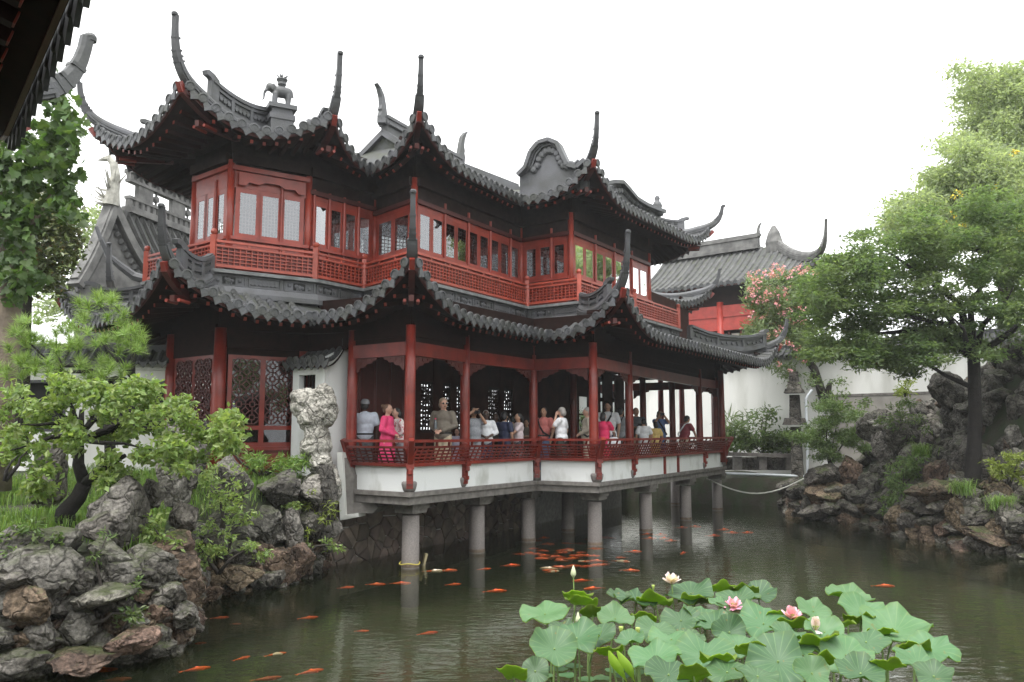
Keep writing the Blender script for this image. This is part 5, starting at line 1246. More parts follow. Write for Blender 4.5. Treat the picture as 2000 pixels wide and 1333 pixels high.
for p in tufts:
    ax = np.array([g.normal() * .5, g.normal() * .5, 1.0]); ax /= np.linalg.norm(ax); m = 100
    d = g.normal(size=(m, 3)); d /= np.linalg.norm(d, axis=1, keepdims=True); d = d + ax * .75; d /= np.linalg.norm(d, axis=1, keepdims=True)
    s = np.cross(d, g.normal(size=(m, 3))); s /= np.linalg.norm(s, axis=1, keepdims=True); L = g.uniform(.12, .21, (m, 1)); o_ = np.array(p) - ax * .03 + ax * g.uniform(-.06, .06, (m, 1))
    nv.append(np.stack([o_ - s * .0045, o_ + s * .0045, o_ + d * L], 1).reshape(-1, 3))
nv = np.concatenate(nv); c = nv.mean(0); me = np_mesh('crown', nv - c, np.arange(len(nv)).reshape(-1, 3), M['leaf_pine']); link(bpy.data.objects.new('crown', me), T, Matrix.Translation(Vector(c)))
# ---- broad-leaved tree at the left edge and evergreen below it
T = empty('plane_tree', tuple(ony(10, 900, 14)), label='tall tree with large lobed leaves and thick pale trunk at the left edge', cat='tree')
wood('trunk', [([ony(-12, 960, 14), ony(-2, 780, 14), ony(14, 640, 14), ony(12, 560, 14), ony(-10, 400, 14.2), ony(0, 250, 14.3)], [.26, .24, .22, .2, .15, .06]), ([ony(12, 570, 14), ony(50, 460, 13.8), ony(100, 380, 13.8)], [.1, .07, .02])], 'bark_pale', T, 12)
cl = []; g = np.random.default_rng(5)
for u, v, w, h, n in [(105, 180, 30, 40, 4), (110, 230, 60, 60, 10), (80, 280, 110, 70, 18), (60, 340, 130, 80, 22), (110, 330, 60, 80, 10), (50, 410, 130, 70, 16), (20, 480, 60, 60, 6), (30, 560, 70, 50, 8), (130, 350, 30, 40, 4), (-20, 300, 60, 200, 14), (30, 520, 80, 50, 14), (120, 270, 50, 60, 9), (125, 400, 40, 50, 6), (10, 440, 60, 90, 10)]:
    for i in range(n): q = ony(u + g.uniform(-.5, .5) * w, v + g.uniform(-.5, .5) * h, 13.8 + g.uniform(-.6, .7)); cl.append((tuple(q), (.22, .22, .22), 13))
def lobed(pts, size, seed):
    """five-lobed leaves"""
    g = np.random.default_rng(seed); prof = np.array([(0, 0), (.35, -.05), (.55, .22), (.36, .34), (.42, .62), (.18, .62), (0, 1), (-.18, .62), (-.42, .62), (-.36, .34), (-.55, .22), (-.35, -.05)])
    v = []; n = len(pts)
    for p in pts:
        d = g.normal(size=3); d[2] = d[2] * .4 - .75; d /= np.linalg.norm(d); r = g.normal(size=3); r[1] -= .6; r[2] += .8; s = np.cross(d, r); s /= np.linalg.norm(s); L = size * g.uniform(.7, 1.3); nn = np.cross(s, d)
        v.append(p + (prof[:, :1] * s + prof[:, 1:] * d + nn * (np.abs(prof[:, :1]) * .25)) * L)
    return np.concatenate(v), np.arange(n * 12).reshape(n, 12)
v, f = lobed(cloud_pts(cl, 4, .2), .165, 6); c = v.mean(0); link(bpy.data.objects.new('crown', np_mesh('crown', v - c, f, M['leaf_plane'])), T, Matrix.Translation(Vector(c)))
T = empty('magnolia_tree', tuple(ony(60, 900, 17)), label='dark glossy evergreen with rusty leaf backs left of the gabled hall', cat='tree')
wood('trunk', [([ony(40, 900, 17), ony(50, 600, 17), ony(60, 450, 17)], [.15, .12, .05])], 'bark', T)
cl = []
for u, v, w, h, n in [(70, 410, 140, 60, 26), (65, 480, 160, 90, 40), (50, 550, 130, 60, 20), (110, 450, 70, 90, 16), (10, 450, 60, 160, 20)]:
    for i in range(n): q = ony(u + g.uniform(-.5, .5) * w, v + g.uniform(-.5, .5) * h, 17 + g.uniform(-.8, .8)); cl.append((tuple(q), .34, 80))
foliage('crown', cl, .13, 'leaf_magnolia', T, 7, aspect=.5, flat=.3, droop=0)
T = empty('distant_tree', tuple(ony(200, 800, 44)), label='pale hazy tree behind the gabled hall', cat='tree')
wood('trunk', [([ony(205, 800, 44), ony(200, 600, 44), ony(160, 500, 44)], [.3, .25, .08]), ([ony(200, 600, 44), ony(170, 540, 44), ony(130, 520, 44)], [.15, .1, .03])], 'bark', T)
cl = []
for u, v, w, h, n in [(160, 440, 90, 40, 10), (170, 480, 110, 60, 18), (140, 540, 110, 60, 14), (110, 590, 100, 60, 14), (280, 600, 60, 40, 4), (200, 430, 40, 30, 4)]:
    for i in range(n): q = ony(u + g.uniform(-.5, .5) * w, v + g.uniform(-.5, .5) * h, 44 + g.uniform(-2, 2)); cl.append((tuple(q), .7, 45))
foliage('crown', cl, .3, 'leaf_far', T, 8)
# ---- maple over the rockery
T = empty('maple_tree', tuple(ony(1900, 930, 21)), label='wide dark green maple spreading over the rockery with a dark straight trunk', cat='tree')
mb = ony(1900, 930, 21); mt = ony(1902, 700, 21)
tips = [ony(*q) for q in [(1840, 560, 20.5), (1700, 600, 21), (1640, 640, 21.5), (1980, 560, 20.5), (1930, 480, 21), (1780, 520, 22), (1720, 480, 21.5), (2060, 600, 20), (1860, 620, 19.5)]]
paths = [([mb - ZU * .6, mb, ony(1905, 820, 21), mt], [.22, .19, .16, .15])] + branch_to(mt, tips, .1, seed=9) + [([ony(1905, 760, 21), ony(1850, 735, 21.2), ony(1790, 700, 21.4)], [.07, .055, .02])]
wood('trunk', paths, 'bark_dark', T, 10)
cl = []; g = np.random.default_rng(12)
for u, v, w, h, n in [(1650, 640, 130, 120, 36), (1600, 600, 80, 110, 16), (1680, 560, 160, 110, 40), (1760, 640, 160, 130, 44), (1665, 525, 90, 50, 14), (1760, 500, 180, 90, 40), (1850, 450, 180, 90, 40), (1860, 560, 160, 110, 34), (1960, 480, 110, 120, 30), (1970, 600, 90, 130, 22), (1840, 660, 120, 60, 16), (1700, 700, 120, 40, 16), (1620, 690, 60, 50, 8), (1950, 400, 120, 60, 18), (2040, 550, 100, 260, 26), (1780, 715, 60, 30, 5), (1925, 690, 50, 40, 5)]:
    for i in range(int(n * 1.2)): q = ony(u + g.uniform(-.5, .5) * w, v + g.uniform(-.5, .5) * h, 21.2 + g.uniform(-1.8, 1.8)); cl.append((tuple(q), (.44, .44, .17), 130))
foliage('crown', cl, .13, 'leaf_maple', T, 13, aspect=.42, flat=.55, droop=.1)
# ---- taller light green trees behind
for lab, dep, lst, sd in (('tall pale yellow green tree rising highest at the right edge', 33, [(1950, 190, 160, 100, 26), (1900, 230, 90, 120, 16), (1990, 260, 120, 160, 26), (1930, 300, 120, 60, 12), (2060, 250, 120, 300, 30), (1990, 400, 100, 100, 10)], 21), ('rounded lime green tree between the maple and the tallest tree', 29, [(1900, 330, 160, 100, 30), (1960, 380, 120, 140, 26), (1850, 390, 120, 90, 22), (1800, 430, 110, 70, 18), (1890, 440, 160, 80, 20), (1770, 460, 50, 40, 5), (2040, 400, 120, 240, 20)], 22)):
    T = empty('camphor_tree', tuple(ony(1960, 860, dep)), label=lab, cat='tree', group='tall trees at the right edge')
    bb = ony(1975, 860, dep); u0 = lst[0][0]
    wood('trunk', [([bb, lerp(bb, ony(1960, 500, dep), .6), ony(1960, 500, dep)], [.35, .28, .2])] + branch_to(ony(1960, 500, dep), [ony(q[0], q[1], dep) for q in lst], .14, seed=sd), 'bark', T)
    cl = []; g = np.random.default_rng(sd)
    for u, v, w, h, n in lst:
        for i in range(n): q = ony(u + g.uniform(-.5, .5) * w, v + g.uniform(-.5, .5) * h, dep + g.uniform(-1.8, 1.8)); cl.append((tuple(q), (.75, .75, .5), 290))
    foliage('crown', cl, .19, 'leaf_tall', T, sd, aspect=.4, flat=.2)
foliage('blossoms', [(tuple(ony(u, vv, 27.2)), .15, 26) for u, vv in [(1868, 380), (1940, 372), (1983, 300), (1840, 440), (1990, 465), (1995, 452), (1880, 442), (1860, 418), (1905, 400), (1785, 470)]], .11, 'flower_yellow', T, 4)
# ---- oleander with pink flowers
T = empty('oleander', tuple(ony(1610, 780, 32)), label='oleander in pink flower leaning over the pavilion roof corner', cat='tree')
ob = ony(1612, 790, 32)
wood('trunk', [([ob, ony(1590, 720, 32), ony(1560, 680, 31.8), ony(1545, 600, 31.6)], [.2, .16, .11, .05]), ([ob, ony(1625, 740, 32), ony(1640, 690, 32), ony(1660, 640, 32)], [.15, .13, .1, .06])] + branch_to(ony(1555, 660, 31.8), [ony(1490, 560, 31), ony(1530, 540, 31.5), ony(1580, 560, 31.5), ony(1500, 620, 31)], .05, seed=5), 'bark', T)
cl = []; fl = []; g = np.random.default_rng(31)
for u, v, w, h, n in [(1520, 570, 110, 60, 18), (1560, 620, 110, 90, 24), (1500, 610, 80, 70, 12), (1590, 560, 60, 60, 10), (1540, 670, 90, 50, 9), (1480, 650, 50, 40, 4), (1530, 715, 60, 40, 3)]:
    for i in range(n): q = ony(u + g.uniform(-.5, .5) * w, v + g.uniform(-.5, .5) * h, 31.4 + g.uniform(-1, 1)); cl.append((tuple(q), .42, 130))
foliage('crown', cl, .24, 'leaf_oleander', T, 32, aspect=.22, flat=.0, droop=-.3)
for u, v, w, h, n in [(1490, 545, 60, 40, 16), (1535, 530, 60, 24, 14), (1570, 525, 40, 16, 6), (1475, 575, 30, 30, 8), (1520, 580, 60, 40, 12), (1545, 600, 70, 60, 10), (1495, 650, 60, 24, 9), (1540, 650, 80, 70, 14), (1590, 540, 60, 40, 8), (1500, 600, 70, 60, 12), (1550, 700, 60, 60, 5), (1470, 555, 24, 30, 5)]:
    for i in range(n): q = ony(u + g.uniform(-.5, .5) * w, v + g.uniform(-.5, .5) * h, 30.4 + g.uniform(-.5, .3)); fl.append((tuple(q), .1, 8))
foliage('blossoms', fl, .085, 'flower_pink', T, 33, aspect=.9)
# ---- layered podocarpus, shrubs, ferns and grasses
def shrub(name, label, lst, dep, size, m, cat='shrub', per=40, cr=.18, jit=.6, seed=1, trunk=None, flat=.3, aspect=.4, group=None, crz=None, droop=.1):
    u0 = sum(q[0] for q in lst) / len(lst); v0 = max(q[1] + q[3] / 2 for q in lst)
    T = empty(name, tuple(ony(u0, v0, dep)), label=label, cat=cat, group=group); g = np.random.default_rng(seed); cl = []
    for u, v, w, h, n in lst:
        for i in range(n): q = ony(u + g.uniform(-.5, .5) * w, v + g.uniform(-.5, .5) * h, dep + g.uniform(-jit, jit)); cl.append((tuple(q), (cr, cr, crz or cr * .7), per))
    foliage('foliage', cl, size, m, T, seed, aspect=aspect, flat=flat, droop=droop)
    b0 = ony(u0, v0 + 6, dep); wood('stem', trunk or branch_to(b0, [ony(q[0], q[1], dep) for q in lst[:6]], .035, seed=seed), 'bark', T, 6); return T
shrub('podocarpus', 'layered cloud pruned podocarpus beside the lantern post', [(1605, 795, 60, 16, 10), (1640, 815, 70, 16, 10), (1600, 830, 60, 16, 9), (1660, 845, 70, 20, 10), (1590, 850, 60, 20, 9), (1625, 865, 110, 20, 14), (1560, 855, 40, 14, 5), (1615, 890, 80, 24, 9), (1680, 870, 40, 30, 5)], 26.4, .13, 'leaf_podo', per=130, cr=.3, crz=.13, seed=41, flat=.1, aspect=.22, droop=-.3)
shrub('broadleaf_shrub', 'bright green low shrubs behind the stone bench', [(1440, 860, 60, 30, 10), (1490, 865, 60, 30, 10), (1535, 860, 40, 40, 8)], 33.0, .2, 'leaf_shrub', per=90, cr=.42, seed=42)
shrub('open_shrub', 'taller airy shrub against the white wall behind the bench', [(1490, 815, 50, 30, 6), (1480, 835, 40, 30, 5), (1505, 805, 20, 20, 3)], 33.4, .16, 'leaf_shrub', per=24, cr=.4, seed=43)
shrub('fan_palm', 'spiky small palm beside the gallery end column', [(1440, 825, 40, 20, 5), (1430, 845, 30, 20, 4)], 32.6, .5, 'leaf_podo', per=26, cr=.25, seed=44, aspect=.1, droop=-.2)
shrub('hanging_fern', 'green fern cascading down the rocks to the water left of the big ledge', [(1765, 920, 60, 30, 12), (1755, 955, 60, 40, 14), (1740, 990, 40, 30, 9), (1780, 900, 40, 20, 5)], 22.6, .16, 'leaf_podo', per=40, cr=.2, seed=45, droop=.6, aspect=.25)
shrub('ivy_drape', 'dull green creeper draped over the top of the dark rockery', [(1750, 800, 70, 30, 10), (1740, 835, 50, 50, 8), (1790, 830, 40, 60, 8)], 24.0, .13, 'leaf_shrub', per=30, cr=.22, seed=46, droop=.7, aspect=.3)
shrub('round_bush', 'small rounded lime bush on top of the rockery before the wall', [(1768, 755, 28, 30, 7)], 25.5, .12, 'leaf_lime', per=40, cr=.18, seed=47)
shrub('lime_shrub', 'yellow green feathery shrub at the right edge above the rock ledge', [(1955, 915, 70, 30, 9), (1985, 895, 40, 20, 6), (1975, 935, 60, 20, 6)], 19.6, .11, 'leaf_lime', per=50, cr=.16, crz=.07, seed=48)
shrub('dark_shrub', 'dark leafy growth at the foot of the oleander trunks', [(1625, 770, 60, 50, 7), (1660, 785, 90, 30, 8), (1590, 745, 40, 30, 3)], 28.4, .14, 'leaf_shrub', per=40, cr=.3, seed=49)
shrub('bank_shrub', 'pale variegated shrub trailing down the rocks right of the plum tree', [(430, 930, 70, 40, 9), (450, 970, 70, 60, 10), (430, 1020, 60, 60, 9), (475, 1000, 50, 40, 5), (420, 1060, 40, 40, 4)], 13.6, .09, 'leaf_plum', per=26, cr=.14, seed=50)
shrub('bamboo_grass', 'feathery green ground cover beside the scholar stone', [(540, 905, 120, 24, 16), (585, 915, 50, 20, 7), (500, 895, 40, 16, 4), (430, 880, 80, 20, 5)], 16.2, .15, 'grass', per=46, cr=.16, seed=51, aspect=.15, droop=-.1)
shrub('trailing_bamboo', 'drooping bamboo sprigs over the rocks under the scholar stone', [(610, 985, 20, 50, 6), (640, 1010, 20, 60, 6), (600, 1040, 16, 20, 3)], 15.7, .14, 'leaf_lime', per=16, cr=.12, seed=52, aspect=.18, droop=.5)
shrub('rock_fern', 'small fern clump in a crack of the near rocks', [(260, 1150, 24, 40, 4), (185, 1080, 14, 40, 3), (210, 1045, 20, 10, 2), (65, 1240, 24, 16, 3)], 9.95, .07, 'leaf_podo', per=18, cr=.06, jit=.12, seed=53, aspect=.3)
for lab, lst, dep, sd in (('creeper spilling over the tall near rock below the plum trunk', [(300, 1030, 40, 60, 6), (330, 1060, 40, 40, 4), (285, 1075, 24, 40, 3)], 10.75, 71), ('leafy creeper on the rocks at the left edge', [(40, 1040, 70, 24, 6), (90, 1055, 40, 30, 4), (20, 1100, 30, 50, 4)], 9.75, 72), ('sprawling creeper between the brown rocks by the water', [(400, 1090, 40, 50, 6), (380, 1050, 40, 40, 4), (500, 1070, 40, 40, 5)], 12.9, 73), ('low creeper in the gaps of the lowest near rocks', [(250, 1200, 40, 30, 3), (150, 1180, 40, 30, 3), (110, 1110, 30, 40, 3)], 9.75, 74), ('small leafy plant rooted between the bank rocks and the mosaic wall', [(590, 1055, 30, 30, 4), (650, 1065, 24, 24, 3), (560, 1000, 30, 40, 4)], 15.3, 75)):
    shrub('creeper', lab, lst, dep, .075, 'leaf_plum' if sd % 2 else 'leaf_shrub', cat='plant', per=34, cr=.13, jit=.15, seed=sd, aspect=.5, droop=.4, group='creepers on the rocky bank')
def grass_patch(name, label, pts, L, wd, m, seed, lean=.5, thing=False):
    g = np.random.default_rng(seed); pts = np.asarray(pts); n = len(pts); a = g.uniform(0, 6.28, n); d = np.stack([np.cos(a), np.sin(a), np.zeros(n)], 1); s = np.stack([-d[:, 1], d[:, 0], np.zeros(n)], 1)
    l = (L * g.uniform(.6, 1.3, n))[:, None]; k = (lean * g.uniform(.4, 1.4, n))[:, None]; z = np.array([0, 0, 1.0])
    m1 = pts + (z * .62 + d * k * .3) * l; t = pts + (z * (.8 - .35 * k) + d * k * .95) * l
    v = np.stack([pts - s * wd, pts + s * wd, m1 + s * wd * .8, m1 - s * wd * .8, t], 1).reshape(-1, 3); i = np.arange(n)[:, None] * 5
    f = np.concatenate([i + np.array([[0, 1, 2, 3]]), i + np.array([[3, 2, 4, 4]])]); 
    me = bpy.data.meshes.new(name); fq = [tuple(q) for q in (i + np.array([[0, 1, 2, 3]])).tolist()] + [tuple(q) for q in (i + np.array([[3, 2, 4]])).tolist()]
    c = v.mean(0); me.from_pydata([tuple(q) for q in (v - c).tolist()], [], fq); me.materials.append(M[m]); o = bpy.data.objects.new(name, me); link(o, None, Matrix.Translation(Vector(c)))
    tag(o, label, 'grass' if thing else None, kind=None if thing else 'stuff'); return o
g = np.random.default_rng(61); pts = []
while len(pts) < 14000:
    x, y = g.uniform(-9.5, -3.9), g.uniform(9.6, 16.8); d = pol_dist(Vector((x, y)), BK)
    if d > .3 and (mn.noise(Vector((x * 1.1, y * 1.1, 7))) > -.12 or y > 14): pts.append((x, y, hb(x, y) - .02))
grass_patch('grass', 'bright green long grass covering the left bank', pts, .3, .0065, 'grass', 62)
for u, v, y, lab in ((1880, 955, 20.0, 'tuft of grass hanging over the rock ledge below the maple trunk'), (1955, 985, 19.0, 'tuft of grass low on the rocks near the right edge'), (1800, 880, 22.6, 'small grass tuft on the rockery beside the fern')):
    q = ony(u, v + 10, y); pts = np.array(q) + g.normal(size=(260, 3)) * np.array([.12, .12, .03]); grass_patch('grass_tuft', lab, pts, .42, .006, 'grass', int(u), lean=1.1, thing=True)

# unseen garden trees beside and behind the viewer, set tall to block low sky
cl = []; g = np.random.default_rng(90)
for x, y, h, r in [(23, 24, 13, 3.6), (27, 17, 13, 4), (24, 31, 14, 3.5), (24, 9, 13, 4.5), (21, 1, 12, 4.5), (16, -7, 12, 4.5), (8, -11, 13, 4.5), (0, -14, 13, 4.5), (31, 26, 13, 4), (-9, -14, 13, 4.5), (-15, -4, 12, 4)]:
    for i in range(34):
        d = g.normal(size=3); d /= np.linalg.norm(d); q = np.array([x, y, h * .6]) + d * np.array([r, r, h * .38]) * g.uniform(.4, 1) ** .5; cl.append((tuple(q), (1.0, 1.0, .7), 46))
o = foliage('unseen_treeline', cl, .55, 'leaf_tall', None, 91, aspect=.5); tag(o, 'unseen garden trees beside and behind the viewer, added to block low sky', kind='stuff')
# ================================================================ people in the gallery
for nm, c in (('skin_fair', (.52, .30, .22)), ('skin_tan', (.42, .24, .16)), ('skin_dark', (.075, .04, .028)), ('hair_black', (.012, .011, .011)), ('hair_brown', (.12, .06, .035)), ('hair_grey', (.33, .31, .29)), ('hair_sandy', (.27, .2, .14)),
              ('c_white', (.74, .75, .78)), ('c_blue_white', (.62, .68, .78)), ('c_pink', (.72, .05, .17)), ('c_floral', (.7, .62, .6)), ('c_taupe', (.17, .145, .115)), ('c_khaki', (.45, .38, .27)), ('c_grey', (.27, .28, .3)), ('c_navy', (.025, .032, .075)), ('c_dark', (.03, .035, .03)), ('c_beige', (.47, .42, .34)), ('c_rose', (.66, .56, .58)), ('c_salmon', (.62, .19, .17)), ('c_jeans', (.1, .16, .28)), ('c_lilac', (.6, .57, .72)), ('c_hot', (.7, .03, .12)), ('c_char', (.07, .075, .085)), ('c_yellow', (.75, .55, .2)), ('c_denim', (.1, .17, .34)), ('c_maroon', (.25, .045, .06)), ('c_black', (.015, .015, .016)), ('c_slate', (.13, .14, .15)), ('c_sky', (.35, .5, .68))):
    mat(nm, c, .75 if nm[0] == 'c' else .55, .18, 14, bump=.7 if nm[0] == 'c' else 0, bscale=7)
mat('floral', (.75, .7, .68), .75, .2, 26, base2=(.5, .08, .12), thresh=(.40, .47)); M['c_floral'] = M['floral']
mat('heather', (.36, .37, .4), .8, .2, 120, base2=(.15, .16, .18)); M['c_heather'] = M['heather']
def person(label, u, y, vtop, skin, hair, top, pants, yaw=0, arms=('down', 'down'), lean=0, hairstyle='short', sleeve='short', cap=None, female=False, turn=0, glasses=False, strap=None, collar=None, bend=0, h=None, dx=0, belt=None, skirt=None):
    """standing figure; yaw 0 faces the viewer, +90 faces left in the view. Metres at a 1.7 m reference, then scaled."""
    hp = ony(u, vtop, y); H = h or (hp.z - ZF); k = H / 1.7
    base = V(hp.x + dx, y, ZF)
    root = empty('person', tuple(base), label=label, cat='person')
    Wm = Matrix.Translation(base) @ Matrix.Rotation(R(180 - yaw), 4, 'Z') @ Matrix.Scale(k, 4)   # local +y = facing
    Bm = Matrix.Translation((0, 0, .95)) @ Matrix.Rotation(R(-lean), 4, 'X') @ Matrix.Rotation(R(bend), 4, 'Y') @ Matrix.Translation((0, 0, -.95))
    U = lambda x, yy, z: tuple(Bm @ Vector((x, yy, z)))
    Hm = Bm @ Matrix.Translation((0, .0, 1.5)) @ Matrix.Rotation(R(turn), 4, 'Z') @ Matrix.Translation((0, 0, -1.5))
    HD = lambda x, yy, z: tuple(Hm @ Vector((x, yy, z))); HR3 = Hm.to_3x3(); B3 = Bm.to_3x3()
    sh = .185 if female else .215; wa = .15 if female else .17
    body = [('ell', U(0, 0, 1.3), (sh * .86, .105, .17), B3), ('ell', U(0, .01, 1.1), (wa, .1, .17), B3), ('ell', U(0, 0, .95), (.155, .115, .13), B3), ('cap', U(0, 0, 1.4), HD(0, .01, 1.5), .06, .053),
            ('ell', HD(0, .02, 1.585), (.078, .097, .116), HR3), ('ell', HD(0, .05, 1.53), (.052, .055, .052), HR3), ('cap', HD(0, .105, 1.6), HD(0, .122, 1.57), .012, .015), ('ell', HD(.076, .01, 1.575), (.012, .022, .032), HR3), ('ell', HD(-.076, .01, 1.575), (.012, .022, .032), HR3)]
    shirt = [('ell', U(0, 0, 1.29), (sh * .95, .15, .175), B3), ('ell', U(0, .02, 1.1), (wa + .035, .16, .2), B3), ('ell', U(0, .005, .94), (.2, .165, .14), B3), ('cap', U(-sh * .78, 0, 1.365), U(sh * .78, 0, 1.365), .075, .075)]
    if female: shirt += [('ell', U(.06, .085, 1.25), (.06, .05, .06), B3), ('ell', U(-.06, .085, 1.25), (.06, .05, .06), B3)]
    legs = []
    for sd in (-1, 1):
        body += [('cap', (sd * .09, 0, .88), (sd * .1, .015, .5), .075, .055), ('cap', (sd * .1, .015, .5), (sd * .1, -.01, .09), .052, .036), ('cap', (sd * .1, -.02, .045), (sd * .11, .15, .035), .042, .035)]
        legs += [('cap', (sd * .09, 0, .9), (sd * .1, .015, .5), .115, .09), ('cap', (sd * .1, .015, .5), (sd * .1, -.01, .1), .09, .075)]
        a = arms[0 if sd > 0 else 1]      # +x is the figure's left... kept symmetrical
        S = (sd * (sh - .01), 0, 1.375)
        P_ = {'down': ((sd * .28, -.02, 1.12), (sd * .255, .05, .88)), 'front': ((sd * .28, -.01, 1.13), (sd * .06, .2, 1.02)), 'hold': ((sd * .28, .02, 1.14), (sd * .1, .27, 1.14)), 'face': ((sd * .22, .14, 1.2), (sd * .07, .13, 1.5)), 'camera': ((sd * .24, .17, 1.33), (sd * .07, .17, 1.56)), 'high': ((sd * .26, .12, 1.5), (sd * .08, .17, 1.62)), 'hip': ((sd * .33, -.08, 1.14), (sd * .2, .05, 1.0)), 'reach': ((sd * .22, .2, 1.18), (sd * .16, .42, 1.02)), 'rail': ((sd * .27, .16, 1.2), (sd * .25, .35, .98))}[a]
        e, w = P_; S, e, w = U(*S), U(*e), U(*w); Sv, ev, wv = Vector(S), Vector(e), Vector(w); fd = (wv - ev).normalized()
        body += [('cap', S, e, .056, .046), ('cap', e, w, .046, .03), ('ell', tuple(wv + fd * .05), (.035, .035, .05), fd.to_track_quat('Z', 'Y').to_matrix())]
        sdv = fd.cross(V(0, 0, 1)); sdv = sdv.normalized() if sdv.length > .1 else V(1, 0, 0); cu = fd.cross(sdv)
        for fi, (o_, l_) in enumerate(((-.027, .062), (-.009, .074), (.009, .07), (.027, .054))):
            p0 = wv + fd * .085 + sdv * o_; p1 = p0 + fd * l_ * .55 + cu * .006; p2 = p1 + (fd * .6 + cu * .6) * l_ * .5
            body += [('cap', tuple(p0), tuple(p1), .0095, .009), ('cap', tuple(p1), tuple(p2), .009, .0075)]
        p0 = wv + fd * .03 + sdv * .03; body.append(('cap', tuple(p0), tuple(p0 + fd * .045 + sdv * .03), .012, .0095))
        if sleeve == 'long': shirt += [('cap', S, e, .078, .064), ('cap', e, tuple(lerp(ev, wv, .92)), .064, .05)]
        elif sleeve == 'short': shirt += [('cap', S, tuple(lerp(Sv, ev, .66)), .08, .077)]
        else: shirt += [('cap', S, e, .08, .066), ('cap', e, tuple(lerp(ev, wv, .4)), .066, .058)]
    blob('body', body, M[skin], .0135, root, Wm, 3)
    blob('shirt', shirt, M[top], .018, root, Wm, 5)
    leg = legs + [('ell', (0, 0, .95), (.195, .155, .11), None)]
    if skirt: leg = [('cap', (0, 0, .92), (0, 0, .5), .16, .2)]
    blob('trousers' if not skirt else 'skirt', leg, M[pants], .022, root, Wm, 3)
    hair_p = [('ell', HD(0, -.012, 1.618), (.083, .092, .092), HR3), ('ell', HD(0, -.035, 1.575), (.08, .075, .085), HR3)]
    if hairstyle == 'bun': hair_p.append(('ell', HD(0, -.11, 1.66), (.045, .045, .045), HR3))
    if hairstyle == 'bob': hair_p += [('ell', HD(0, -.04, 1.54), (.092, .075, .1), HR3)]
    if hairstyle == 'tail': hair_p += [('cap', HD(0, -.11, 1.6), HD(0, -.13, 1.42), .035, .02)]
    if hairstyle == 'full': hair_p += [('ell', HD(0, -.01, 1.64), (.092, .1, .085), HR3), ('ell', HD(0, -.06, 1.57), (.088, .07, .09), HR3)]
    blob('hair', hair_p, M[hair], .012, root, Wm, 2)
    b = MB(); S3 = lambda rx, ry, rz: HR3 @ Matrix.Diagonal((rx, ry, rz))
    pr_ = [(math.sin(t) + 1e-3, -math.cos(t)) for t in np.linspace(.1, 3.04, 5)]
    for sd in (-1, 1): b.lathe(HD(sd * .03, .104, 1.592), pr_, 6, S3(.012, .006, .007)); b.lathe(HD(sd * .03, .107, 1.611), pr_, 6, S3(.018, .004, .004))
    b.lathe(HD(0, .104, 1.53), pr_, 6, S3(.022, .006, .006))
    if glasses:
        for sd in (-1, 1): b.lathe(HD(sd * .033, .112, 1.593), pr_, 8, S3(.028, .006, .02))
        b.tube([HD(-.075, .04, 1.595), HD(-.06, .1, 1.6), HD(.06, .1, 1.6), HD(.075, .04, 1.595)], .003, 4)
    b.v = [Wm @ p for p in b.v]; b.build('face', M['hair_black'], root)
    if cap:
        b = MB(); b.lathe(HD(0, -.005, 1.625), [(.1, -.01), (.1, .03), (.085, .075), (.05, .1), (0, .108)], 14, HR3); b.poly([HD(*q) for q in [(-.07, .08, 1.625), (.07, .08, 1.625), (.06, .17, 1.61), (0, .19, 1.607), (-.06, .17, 1.61)]], (0, 0, .012)); b.v = [Wm @ p for p in b.v]; b.build('cap', M[cap], root)
    if collar:
        b = MB(); b.lathe(U(0, .005, 1.405), [(.075, 0), (.07, .03), (.062, .055), (.055, .05)], 12, B3); b.v = [Wm @ p for p in b.v]; b.build('collar', M[collar], root)
    if belt:
        b = MB(); b.lathe((0, .005, .955), [(.195, 0), (.203, .005), (.203, .035), (.195, .04)], 16, Matrix.Diagonal((1.02, .83, 1))); b.v = [Wm @ p for p in b.v]; b.build('belt', M[belt], root)
    if strap:
        m_, sd = strap; b = MB(); P2 = [U(sd * .1, 0, 1.46), U(sd * .09, .14, 1.36), U(0, .185, 1.2), U(-sd * .1, .175, 1.05), U(-sd * .22, .05, .95), U(-sd * .17, -.15, 1.02), U(0, -.17, 1.2), U(sd * .08, -.145, 1.36), U(sd * .1, 0, 1.46)]
        for a0, a1 in zip(P2[:-1], P2[1:]): b.beam(a0, a1, .012, .045, V(0, 0, 1))
        b.v = [Wm @ p for p in b.v]; b.build('strap', M[m_], root)
    return root, Wm, Bm
def held(name, label, cat, pm, p, build):
    """a thing carried by a person, placed at local point p of that person"""
    b = MB(); build(b); root, Wm, Bm = pm; q = Wm @ (Bm @ Vector(p)); b.v = [q + (Wm.to_3x3() @ v) for v in b.v]
    return b
def camera_item(pm, label, z=1.59, yy=.2):
    b = held('camera', label, 'camera', pm, (0, yy, z), lambda b: (b.box((0, 0, 0), (.13, .06, .085)), b.lathe((0, .03, 0), [(.036, 0), (.036, .05), (.03, .07)], 10, Matrix.Rotation(R(-90), 3, 'X'))))
    o = b.build('camera', M['c_black']); tag(o, label, 'camera')
person('man in pale blue polo shirt and cap seen from behind beside the white gate wall', 713, 17.95, 782, 'skin_dark', 'hair_black', 'c_blue_white', 'c_slate', yaw=165, cap='c_grey', turn=8, belt='c_black', collar='c_blue_white')
person('woman in bright pink cardigan with hair pinned up facing right at the rail', 757, 17.35, 790, 'skin_fair', 'hair_brown', 'c_pink', 'c_pink', yaw=-75, arms=('front', 'front'), hairstyle='bun', sleeve='long', female=True, skirt=True)
